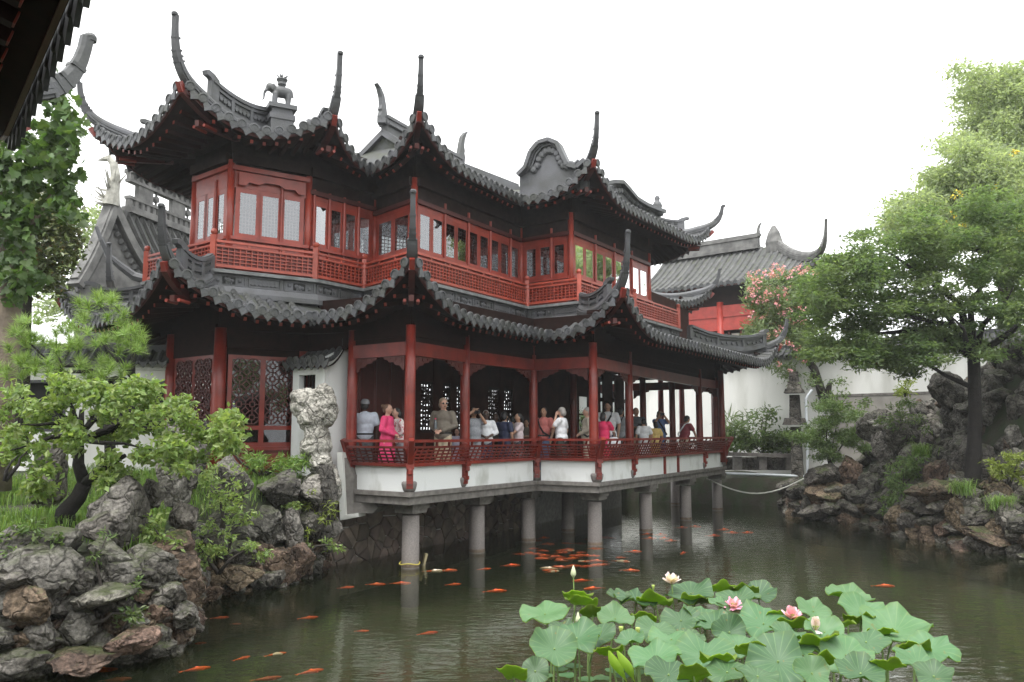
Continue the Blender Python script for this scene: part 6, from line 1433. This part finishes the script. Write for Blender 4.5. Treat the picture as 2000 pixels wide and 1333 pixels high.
person('woman in floral white blouse bowing her head behind the corner column', 782, 17.9, 797, 'skin_fair', 'hair_black', 'c_floral', 'c_grey', yaw=60, arms=('front', 'front'), hairstyle='bob', sleeve='long', female=True, lean=8)
m4 = person('tall grey haired man in taupe shirt leaning at the rail between the first columns', 866, 18.15, 779, 'skin_fair', 'hair_sandy', 'c_taupe', 'c_khaki', yaw=22, turn=45, arms=('front', 'front'), hairstyle='full', sleeve='long', glasses=True, belt='c_black', collar='c_taupe')
b = held('bottle', '', '', m4, (.08, .2, 1.06), lambda b: b.lathe((0, 0, 0), [(.033, 0), (.035, .02), (.035, .13), (.014, .18), (.014, .2)], 10)); o = b.build('water_bottle', mat('bottle', (.12, .14, .15), .1, .1, 4)); tag(o, 'small clear drink bottle with red cap held by the man in taupe shirt', 'bottle')
b = held('bottle', '', '', m4, (.08, .2, 1.258), lambda b: b.lathe((0, 0, 0), [(.018, 0), (.018, .025)], 8)); b.build('bottle_cap', M['c_hot'], o)
person('child in lilac top half hidden left of the second column', 893, 19.2, 838, 'skin_fair', 'hair_black', 'c_lilac', 'c_lilac', yaw=20, hairstyle='bob', female=True)
m = person('person in grey heather shirt raising a camera behind the second column', 925, 19.0, 797, 'skin_tan', 'hair_black', 'c_heather', 'c_grey', yaw=-30, arms=('high', 'camera'), hairstyle='short'); camera_item(m, 'black camera raised by the person in grey heather shirt')
person('woman with cropped grey hair and sunglasses in loose white blouse', 949, 19.4, 802, 'skin_dark', 'hair_grey', 'c_white', 'c_navy', yaw=-8, arms=('front', 'front'), sleeve='mid', glasses=True, female=True)
person('dim figure in dark green top behind the woman in white blouse', 968, 21.3, 808, 'skin_dark', 'hair_black', 'c_dark', 'c_dark', yaw=10)
person('man in navy jacket with white collar turned to the right', 985, 19.95, 806, 'skin_tan', 'hair_black', 'c_navy', 'c_navy', yaw=-140, turn=30, collar='c_white', hairstyle='full', arms=('down', 'front'))
person('figure in pale khaki shirt behind the navy jacket', 1000, 22.0, 812, 'skin_tan', 'hair_black', 'c_beige', 'c_dark', yaw=150)
person('young woman in pale rose tee with tied black hair facing left', 1013, 20.3, 808, 'skin_tan', 'hair_black', 'c_rose', 'c_char', yaw=70, arms=('front', 'reach'), hairstyle='tail', female=True)
person('shadowed woman in brown deep inside left of the inner corner column', 1029, 22.2, 820, 'skin_tan', 'hair_black', 'c_taupe', 'c_dark', yaw=40, arms=('hold', 'hold'), female=True, hairstyle='bob')
person('balding man in salmon polo and jeans facing left', 1062, 21.0, 797, 'skin_tan', 'hair_black', 'c_salmon', 'c_jeans', yaw=35, turn=15, arms=('hold', 'down'), belt='c_black', collar='c_salmon', strap=('c_black', 1))
person('short grey haired woman in white tee touching her face', 1097, 20.35, 797, 'skin_fair', 'hair_grey', 'c_white', 'c_dark', yaw=115, arms=('down', 'face'), female=True, hairstyle='full', turn=-15)
person('elderly grey haired woman in beige jacket facing left', 1147, 20.9, 797, 'skin_fair', 'hair_grey', 'c_beige', 'c_beige', yaw=85, arms=('front', 'front'), sleeve='long', female=True, hairstyle='full', strap=('c_black', 1))
m = person('woman in hot pink tee seen from behind carrying a white bag', 1178, 21.3, 806, 'skin_fair', 'hair_black', 'c_hot', 'c_hot', yaw=-150, arms=('reach', 'down'), female=True, hairstyle='bob')
b = MB(); q = ony(1199, 863, 21.2); b.lathe(q - ZU * .14, [(.1, 0), (.17, .04), (.16, .16), (.09, .24), (.02, .26)], 12, Matrix.Diagonal((1.1, .6, 1))); b.tube([q + V(-.08, 0, .08), q + V(-.05, 0, .26), q + V(.05, 0, .26), q + V(.08, 0, .08)], .012, 6); o = b.build('handbag', M['c_white'], None, True); tag(o, 'slouchy white shoulder bag beside the woman in hot pink', 'bag')
person('tall young man in white tee with dark sling strap looking down', 1187, 23.2, 786, 'skin_tan', 'hair_black', 'c_white', 'c_navy', yaw=10, turn=-10, strap=('c_black', -1), hairstyle='full', collar='c_white')
person('man in light grey tee with sling strap seen from behind', 1212, 23.6, 797, 'skin_tan', 'hair_black', 'c_grey', 'c_slate', yaw=-150, strap=('c_black', 1))
m = person('man in charcoal tee examining a camera before him', 1242, 24.6, 797, 'skin_tan', 'hair_black', 'c_char', 'c_khaki', yaw=-12, arms=('hold', 'hold')); camera_item(m, 'small camera held low by the man in charcoal tee', 1.2, .34)
person('girl in white tee with bright hair ties sitting with her back turned', 1257, 23.9, 818, 'skin_tan', 'hair_black', 'c_white', 'c_white', yaw=170, hairstyle='bun', female=True)
person('small child in yellow top with black hair beside the girl in white', 1280, 25.2, 824, 'skin_tan', 'hair_black', 'c_yellow', 'c_yellow', yaw=160, hairstyle='bob', female=True)
m = person('woman in blue denim shirt photographing with both arms raised', 1288, 26.3, 803, 'skin_tan', 'hair_black', 'c_denim', 'c_denim', yaw=-15, arms=('camera', 'camera'), hairstyle='bob', female=True, strap=('c_black', 1)); camera_item(m, 'dark camera raised by the woman in blue denim')
m = person('person in maroon tee with white sash strap leaning out over the rail', 1335, 26.2, 812, 'skin_tan', 'hair_black', 'c_maroon', 'c_beige', yaw=-120, arms=('rail', 'rail'), lean=14, strap=('c_white', 1), hairstyle='full')
# ================================================================ koi
def koi_mesh(i, m):
    rr = random.Random(i); b = MB(); rings = []; c = rr.uniform(-.25, .25)
    prof = [(0, .012), (.04, .03), (.12, .046), (.22, .054), (.34, .05), (.46, .036), (.55, .022), (.6, .014)]
    cx = lambda x: c * (x - .2) ** 2
    for x, r in prof: rings.append([V(x - .3, cx(x) + r * .85 * math.cos(t), r * math.sin(t)) for t in [2 * math.pi * k / 10 for k in range(10)]])
    b.loft(rings)
    t0 = V(.3, cx(.6), 0); b.poly([t0 + V(-.02, 0, .012), t0 + V(.1, .055, .0), t0 + V(.14, .06, 0), t0 + V(.09, 0, 0), t0 + V(.14, -.05, 0), t0 + V(.1, -.045, 0)], (0, 0, -.006))
    for s in (-1, 1): b.poly([V(-.17, s * .04, -.005), V(-.1, s * .11, -.008), V(-.07, s * .1, -.008), V(-.12, s * .035, -.005)], (0, 0, -.005))
    b.poly([V(-.08, cx(.22), .045), V(.02, cx(.3), .068), V(.1, cx(.4), .05), V(.08, cx(.38), .03)], (0, .004, 0))
    return b.mesh('koi', m, True)
mat('koi_orange', (.95, .16, .02), .35, .3, 9, base2=(.6, .06, .015)); mat('koi_pale', (.75, .62, .48), .35, .3, 9); mat('koi_mix', (.85, .72, .6), .35, .3, 9, base2=(.8, .14, .03), thresh=(.47, .5)); mat('koi_deep', (.4, .07, .02), .4, .3, 9)
KM = {k: [koi_mesh(i, M[k]) for i in range(4)] for k in ('koi_orange', 'koi_pale', 'koi_mix', 'koi_deep')}
rs = random.Random(21)
ORD = ['first', 'second', 'third', 'fourth', 'fifth', 'sixth', 'seventh', 'eighth', 'ninth', 'tenth', 'eleventh', 'twelfth', 'thirteenth', 'fourteenth', 'fifteenth', 'sixteenth', 'seventeenth', 'eighteenth']
def koi(u, v, L, ang, kind, label, group=None, z=-.027):
    p = onz(u, v, z); o = inst('koi', rs.choice(KM[kind]), Matrix.Translation((p.x, p.y, z)) @ Matrix.Rotation(R(ang), 4, 'Z') @ Matrix.Scale(L / .7, 4)); tag(o, label, 'fish', group)
g1 = 'orange koi swimming apart near the lower left rocks'
for n_, (u, v, L, a, k) in enumerate(sorted([(203, 1309, .34, 200, 'koi_orange'), (292, 1284, .3, 205, 'koi_deep'), (386, 1307, .34, 210, 'koi_orange'), (475, 1286, .24, 235, 'koi_orange'), (609, 1312, .33, 215, 'koi_orange'), (525, 1326, .34, 205, 'koi_deep'), (432, 1207, .26, 200, 'koi_orange'), (462, 1219, .16, 190, 'koi_deep'), (390, 1257, .2, 200, 'koi_deep'), (230, 1328, .34, 200, 'koi_deep')])):
    koi(u, v, L, a, k, ORD[n_] + ' orange koi from the left among those near the lower left rocks', g1, -.026 if k == 'koi_orange' else -.08)
koi(541, 1278, .28, 215, 'koi_mix', 'pale koi with orange tail among the fish near the lower left rocks')
g2 = 'orange koi scattered before the nearest pillar'
for n_, (u, v, L, a) in enumerate(sorted([(605, 1207, .3, 205), (678, 1148, .3, 200), (737, 1142, .36, 185), (785, 1140, .38, 185), (838, 1237, .3, 205), (709, 1233, .2, 190), (877, 1115, .4, 190), (888, 1142, .3, 200), (970, 1155, .42, 190), (1000, 1105, .42, 188), (948, 1112, .3, 205), (537, 1140, .3, 185)])):
    koi(u, v, L, a, 'koi_orange', ORD[n_] + ' orange koi from the left in open water around the nearest pillar', g2)
koi(851, 1116, .44, 190, 'koi_mix', 'orange koi with white head just right of the wooden board')
koi(1072, 1111, .44, -12, 'koi_pale', 'white koi just below the dense orange shoal'); koi(1095, 1109, .5, -15, 'koi_deep', 'dusky koi beside the white koi below the shoal')
for i in range(44):
    u = rs.gauss(1118, 58); v = 1082 + rs.gauss(0, 15) + (u - 1110) * .04
    if not (1015 < u < 1250): continue
    koi(u, v, rs.uniform(.26, .4), rs.choice([0, 180]) + rs.uniform(-28, 28), rs.choice(['koi_orange'] * 6 + ['koi_mix', 'koi_deep']), 'orange koi crowded in the dense shoal around the second corner pillar', 'koi in the dense shoal', rs.uniform(-.055, -.024))
g3 = 'orange koi straggling to the right of the shoal'
for n_, (u, v, a) in enumerate(sorted([(1233, 1115, 170), (1270, 1052, 185), (1291, 1045, 170), (1297, 1052, 30), (1332, 1031, 185), (1358, 1029, 150), (1334, 1081, 60), (1395, 1047, 180), (1414, 1035, 200), (1135, 1135, 10), (1157, 1150, 20), (1460, 1041, 185), (1728, 1145, 170), (1240, 1078, 185), (1265, 1044, 180), (1310, 1057, 10), (1430, 1041, 170)])):
    koi(u, v, .4, a, 'koi_orange', ORD[n_] + ' orange koi from the left among stragglers beside the dense shoal', g3)
# ================================================================ lotus
LO = empty('lotus', tuple(onz(1450, 1290, 0)), label='clump of lotus with broad blue green leaves and pink flowers in the foreground water', cat='plant')
mat('lotus_top', (.095, .185, .085), .5, .12, 5, trans=.28, rand=.38, base2=(.07, .16, .062), hue=.012); mat('lotus_young', (.2, .29, .045), .5, .2, 5, trans=.5, rand=.2); mat('lotus_under', (.30, .44, .055), .55, .15, 6, trans=.45, rand=.15); mat('lotus_stalk', (.2, .3, .09), .6, .2, 9); mat('petal_white', (.82, .68, .72), .5, .15, 6, trans=.3); mat('petal_pink', (.74, .27, .45), .5, .3, 7, trans=.3, base2=(.8, .5, .62)); mat('bud_green', (.62, .66, .42), .5, .2, 8); mat('seed', (.4, .5, .12), .6, .2, 8); mat('lotus_dry', (.32, .3, .08), .6, .4, 7, trans=.2)
def veins(m):
    nt = m.node_tree; N = nt.nodes; L = nt.links; b = N['Principled BSDF']; src = b.inputs['Base Color'].links[0].from_socket
    tc = N.new('ShaderNodeTexCoord'); gr = N.new('ShaderNodeTexGradient'); gr.gradient_type = 'RADIAL'; L.new(tc.outputs['Object'], gr.inputs['Vector'])
    mu = N.new('ShaderNodeMath'); mu.operation = 'MULTIPLY'; mu.inputs[1].default_value = 20 * 2 * math.pi; L.new(gr.outputs['Fac'], mu.inputs[0]); co = N.new('ShaderNodeMath'); co.operation = 'COSINE'; L.new(mu.outputs[0], co.inputs[0])
    mr = N.new('ShaderNodeMapRange'); mr.inputs['From Min'].default_value = .86; mr.inputs['To Max'].default_value = .55; L.new(co.outputs[0], mr.inputs['Value'])
    ln = N.new('ShaderNodeVectorMath'); ln.operation = 'LENGTH'; L.new(tc.outputs['Object'], ln.inputs[0])
    mx = N.new('ShaderNodeMix'); mx.data_type = 'RGBA'; L.new(mr.outputs[0], mx.inputs['Factor']); L.new(src, mx.inputs['A']); mx.inputs['B'].default_value = (.2, .33, .13, 1)
    r = N.new('ShaderNodeValToRGB'); r.color_ramp.elements[0].position = .84; r.color_ramp.elements[1].position = 1.08; r.color_ramp.elements[0].color = (1, 1, 1, 1); r.color_ramp.elements[1].color = (1.0, .95, .8, 1); L.new(ln.outputs['Value'], r.inputs['Fac'])
    sp = N.new('ShaderNodeTexNoise'); sp.inputs['Scale'].default_value = 16; ge = N.new('ShaderNodeNewGeometry'); L.new(ge.outputs['Position'], sp.inputs['Vector']); sm = N.new('ShaderNodeMapRange'); sm.inputs['From Min'].default_value = .68; sm.inputs['From Max'].default_value = .74; sm.inputs['To Max'].default_value = .8; L.new(sp.outputs['Fac'], sm.inputs['Value'])
    mb_ = N.new('ShaderNodeMix'); mb_.data_type = 'RGBA'; L.new(sm.outputs[0], mb_.inputs['Factor']); L.new(mx.outputs['Result'], mb_.inputs['A']); mb_.inputs['B'].default_value = (.2, .16, .05, 1); mx = mb_
    m2 = N.new('ShaderNodeMix'); m2.data_type = 'RGBA'; m2.blend_type = 'MULTIPLY'; m2.inputs['Factor'].default_value = 1; L.new(mx.outputs['Result'], m2.inputs['A']); L.new(r.outputs['Color'], m2.inputs['B']); L.new(m2.outputs['Result'], b.inputs['Base Color'])
veins(M['lotus_top'])
def lotus_mesh(i):
    rr = random.Random(i); na, nr = 30, 6; v = []; f = []; ph = [rr.uniform(0, 6.28) for _ in range(5)]; am = rr.uniform(.08, .15); notch = rr.uniform(0, 6.28); fold = rr.uniform(-.25, .3); fa = rr.uniform(0, 6.28)
    for layer in (0, 1):
        for r in range(nr + 1):
            for a in range(na):
                t = 2 * math.pi * a / na; q = r / nr; rad = q * (1 + .06 * math.sin(3 * t + ph[0]) + .05 * math.sin(5 * t + ph[1]) - .12 * math.exp(-(((t - notch + math.pi) % (2 * math.pi) - math.pi) / .2) ** 2))
                z = .26 * q ** 1.6 - .1 + q ** 3 * (am * math.sin(4 * t + ph[2]) + am * .7 * math.sin(7 * t + ph[3]) + .03 * math.sin(15 * t + ph[4])) - .17 * max(0, q - .72) * 1.6 + fold * (q * math.cos(t - fa)) ** 2 + .008 * math.cos(20 * t) * q
                v.append((rad * math.cos(t), rad * math.sin(t), z - layer * .035))
    n1 = (nr + 1) * na
    for layer in (0, 1):
        for r in range(nr):
            for a in range(na):
                c = (a + 1) % na; q = (layer * n1 + r * na + a, layer * n1 + (r + 1) * na + a, layer * n1 + (r + 1) * na + c, layer * n1 + r * na + c); f.append(q if layer == 0 else tuple(reversed(q)))
    return np_mesh('leaf', v, f, [M['lotus_young' if i >= 12 else 'lotus_top'], M['lotus_young' if i >= 12 else 'lotus_under']], True, [0] * (nr * na) + [1] * (nr * na))
LM = [lotus_mesh(i) for i in range(18)]
rs = random.Random(77)
leaves = [(1064, 1196, 85, 30), (1128, 1163, 50, -20), (1135, 1177, 55, -20), (1159, 1199, 45, -28), (1202, 1206, 60, 32), (1126, 1244, 85, 45), (1083, 1265, 80, 58), (1168, 1241, 62, 32), (1045, 1310, 48, 44), (1002, 1317, 52, -30), (1244, 1168, 72, 20), (1278, 1172, 60, -28), (1349, 1156, 78, 30), (1356, 1172, 52, -20), (1330, 1210, 68, 34), (1375, 1206, 68, 25), (1411, 1151, 46, -22), (1453, 1151, 46, -22), (1480, 1161, 62, 30), (1439, 1170, 72, 25), (1406, 1177, 44, 16), (1282, 1230, 68, 38), (1311, 1246, 76, 26), (1278, 1284, 84, 42), (1306, 1315, 80, 44), (1354, 1317, 54, -40), (1373, 1275, 104, 50), (1396, 1222, 72, 30), (1425, 1234, 58, 52), (1491, 1215, 90, 46), (1453, 1201, 58, 24), (1506, 1203, 50, -18), (1444, 1258, 72, 34), (1472, 1272, 60, -30), (1520, 1289, 104, 84), (1589, 1192, 58, 36), (1558, 1222, 62, -20), (1610, 1232, 62, 40), (1591, 1256, 84, -24), (1658, 1165, 76, 22), (1686, 1194, 78, 42), (1681, 1208, 50, -22), (1748, 1227, 112, 56), (1720, 1236, 50, -20), (1691, 1251, 74, 30), (1653, 1277, 84, 60), (1819, 1265, 78, 44), (1786, 1263, 54, -22), (1795, 1291, 84, 40), (1824, 1319, 62, 40), (1729, 1303, 62, -24), (1681, 1313, 78, 44), (1586, 1313, 58, 50), (1605, 1286, 50, -22), (1230, 1250, 50, 20), (1255, 1205, 46, -18), (1420, 1310, 80, 30), (1480, 1318, 70, 30), (1640, 1225, 50, -18), (1560, 1265, 60, 26), (1345, 1245, 56, 20), (1190, 1270, 50, -18), (1100, 1225, 50, 18), (1210, 1165, 40, 14), (1540, 1240, 60, 24), (1400, 1285, 60, -24)]
for i, (u, v, w, h) in enumerate(leaves):
    y = lerp(10.5, 7.3, (v - 1150) / 165) + rs.uniform(-.15, .15); p = ony(u, v, y); r = w * y / FPX * .58
    el = math.degrees(math.atan2(EYE - p.z, y)); ap_ = math.degrees(math.asin(min(.97, abs(h) / w)))
    tilt = (ap_ - el) if h > 0 else -(ap_ + el) * .75
    W = Matrix.Translation(p) @ Matrix.Rotation(R(rs.uniform(-12, 12)), 4, 'Y') @ Matrix.Rotation(R(tilt), 4, 'X') @ Matrix.Rotation(rs.uniform(0, 6.28), 4, 'Z') @ Matrix.Scale(r, 4)
    o = inst('leaf', LM[i % 12] if h > 0 else LM[12 + i % 6], W, LO)
    q = W @ V(0, 0, -.05); b = MB(); bx_, by_ = rs.uniform(-.12, .12), rs.uniform(-.05, .2); b.tube([V(q.x + bx_, q.y + by_, -.3), V(q.x + bx_ * .8, q.y + by_ * .8, q.z * .5), q], [.012, .011, .009], 6); b.build('stalk', M['lotus_stalk'], o)
# rolled young leaf
b = MB(); q = ony(1214, 1300, 7.6); d = V(.16, .05, -.28)
for s in (-1, 1): b.loft([[q + d * (t - .5) + V(math.cos(a_) * .05 * math.sin(math.pi * min(.98, t + .05)) * 1.2 + s * .035, -.03 + math.sin(a_) * .045 * math.sin(math.pi * min(.98, t + .05)), .0) for a_ in np.linspace(-2.2 if s > 0 else .9, 2.2 if s > 0 else 5.3, 9)] for t in np.linspace(0, 1, 9)], cap=False, closed=False)
b.build('rolled_leaf', M['lotus_under'], LO, True)
pet = MB(); rows = []
for i in range(7):
    t = i / 6; w = .42 * math.sin(math.pi * (t * .86 + .07)) ** .8; rows.append([V(w * e, .28 * t * t * 0 + .12 * e * e, t) for e in (-1, -.5, 0, .5, 1)])
pet.loft(rows, cap=False, closed=False)
PM = {k: pet.mesh('petal', M[k], True) for k in ('petal_white', 'petal_pink')}
def flower(u, v, y, s, kind, opens, name='lotus_flower'):
    p = ony(u, v, y); root = empty(name, tuple(p), LO); b = MB(); b.tube([V(p.x + .05, p.y + .05, -.3), V(p.x + .03, p.y + .02, p.z * .5), p], [.011, .01, .009], 6); b.build('stalk', M['lotus_stalk'], root)
    n = 0
    for ring, (cnt, op) in enumerate(opens):
        for k in range(cnt):
            a = 2 * math.pi * k / cnt + ring * .4 + rs.uniform(-.1, .1); W = Matrix.Translation(p) @ Matrix.Rotation(a, 4, 'Z') @ Matrix.Rotation(R(op + rs.uniform(-8, 8)), 4, 'X') @ Matrix.Diagonal((s * .75, s * .75, s * rs.uniform(.9, 1.08), 1))
            inst('petal', PM[kind], W, root)
    b = MB(); b.lathe(p, [(.01, .0), (s * .28, s * .3), (s * .3, s * .36), (0, s * .38)], 10); b.build('seed_head', M['seed'], root)
flower(1312, 1139, 10.4, .13, 'petal_white', [(6, -62), (6, -40), (4, -18)]); flower(1433, 1186, 9.7, .12, 'petal_pink', [(5, -95), (5, -60), (4, -25)]); flower(1548, 1208, 9.2, .13, 'petal_pink', [(6, -55), (5, -25), (4, -8)]); flower(1593, 1231, 8.8, .13, 'petal_white', [(2, -95), (4, -12), (4, -4)])
for u, v, y, s, m in [(1120, 1128, 10.6, .075, 'bud_green'), (1129, 1219, 8.9, .06, 'bud_green'), (1213, 1234, 8.6, .045, 'seed'), (1246, 1236, 8.6, .045, 'seed'), (1276, 1150, 10.4, .04, 'seed')]:
    p = ony(u, v, y); b = MB(); b.lathe(p, [(.006, -.01), (s * .35, .02), (s * .5, s * .5), (s * .42, s), (s * .2, s * 1.6), (.003, s * 2)] if m == 'bud_green' else [(.006, -.02), (s * .4, .01), (s * .55, s), (s * .5, s * 1.1), (0, s * 1.1)], 10); o = b.build('lotus_bud' if m == 'bud_green' else 'seed_pod', M[m], LO, True)
    b = MB(); b.tube([V(p.x + .03, p.y, -.3), V(p.x + .01, p.y, p.z * .5), p], [.01, .009, .008], 6); b.build('stalk', M['lotus_stalk'], o)
for i in range(14):
    u = rs.uniform(1060, 1260); p = onz(u, rs.uniform(1300, 1330), .012); me = LM[i % 12]; inst('floating_leaf', me, Matrix.Translation(p) @ Matrix.Rotation(rs.uniform(0, 6), 4, 'Z') @ Matrix.Diagonal((.1, .1, .03, 1)), LO)

# ================================================================ thin air haze, also standing in for the lens veil
b = MB(); b.box((0, 60, 8.6), (372, 420, 22)); hz = b.build('haze', M['white']); hz.data.materials.clear()
hm = bpy.data.materials.new('haze_air'); hm.use_nodes = True; nt = hm.node_tree; nt.nodes.remove(nt.nodes['Principled BSDF'])
pv = nt.nodes.new('ShaderNodeVolumePrincipled'); pv.inputs['Color'].default_value = (.93, .95, .97, 1); pv.inputs['Density'].default_value = .0008; pv.inputs['Anisotropy'].default_value = .2
nt.links.new(pv.outputs[0], nt.nodes['Material Output'].inputs['Volume']); hz.data.materials.append(hm); tag(hz, 'thin pale haze in the air, also standing in for lens veil', kind='stuff')
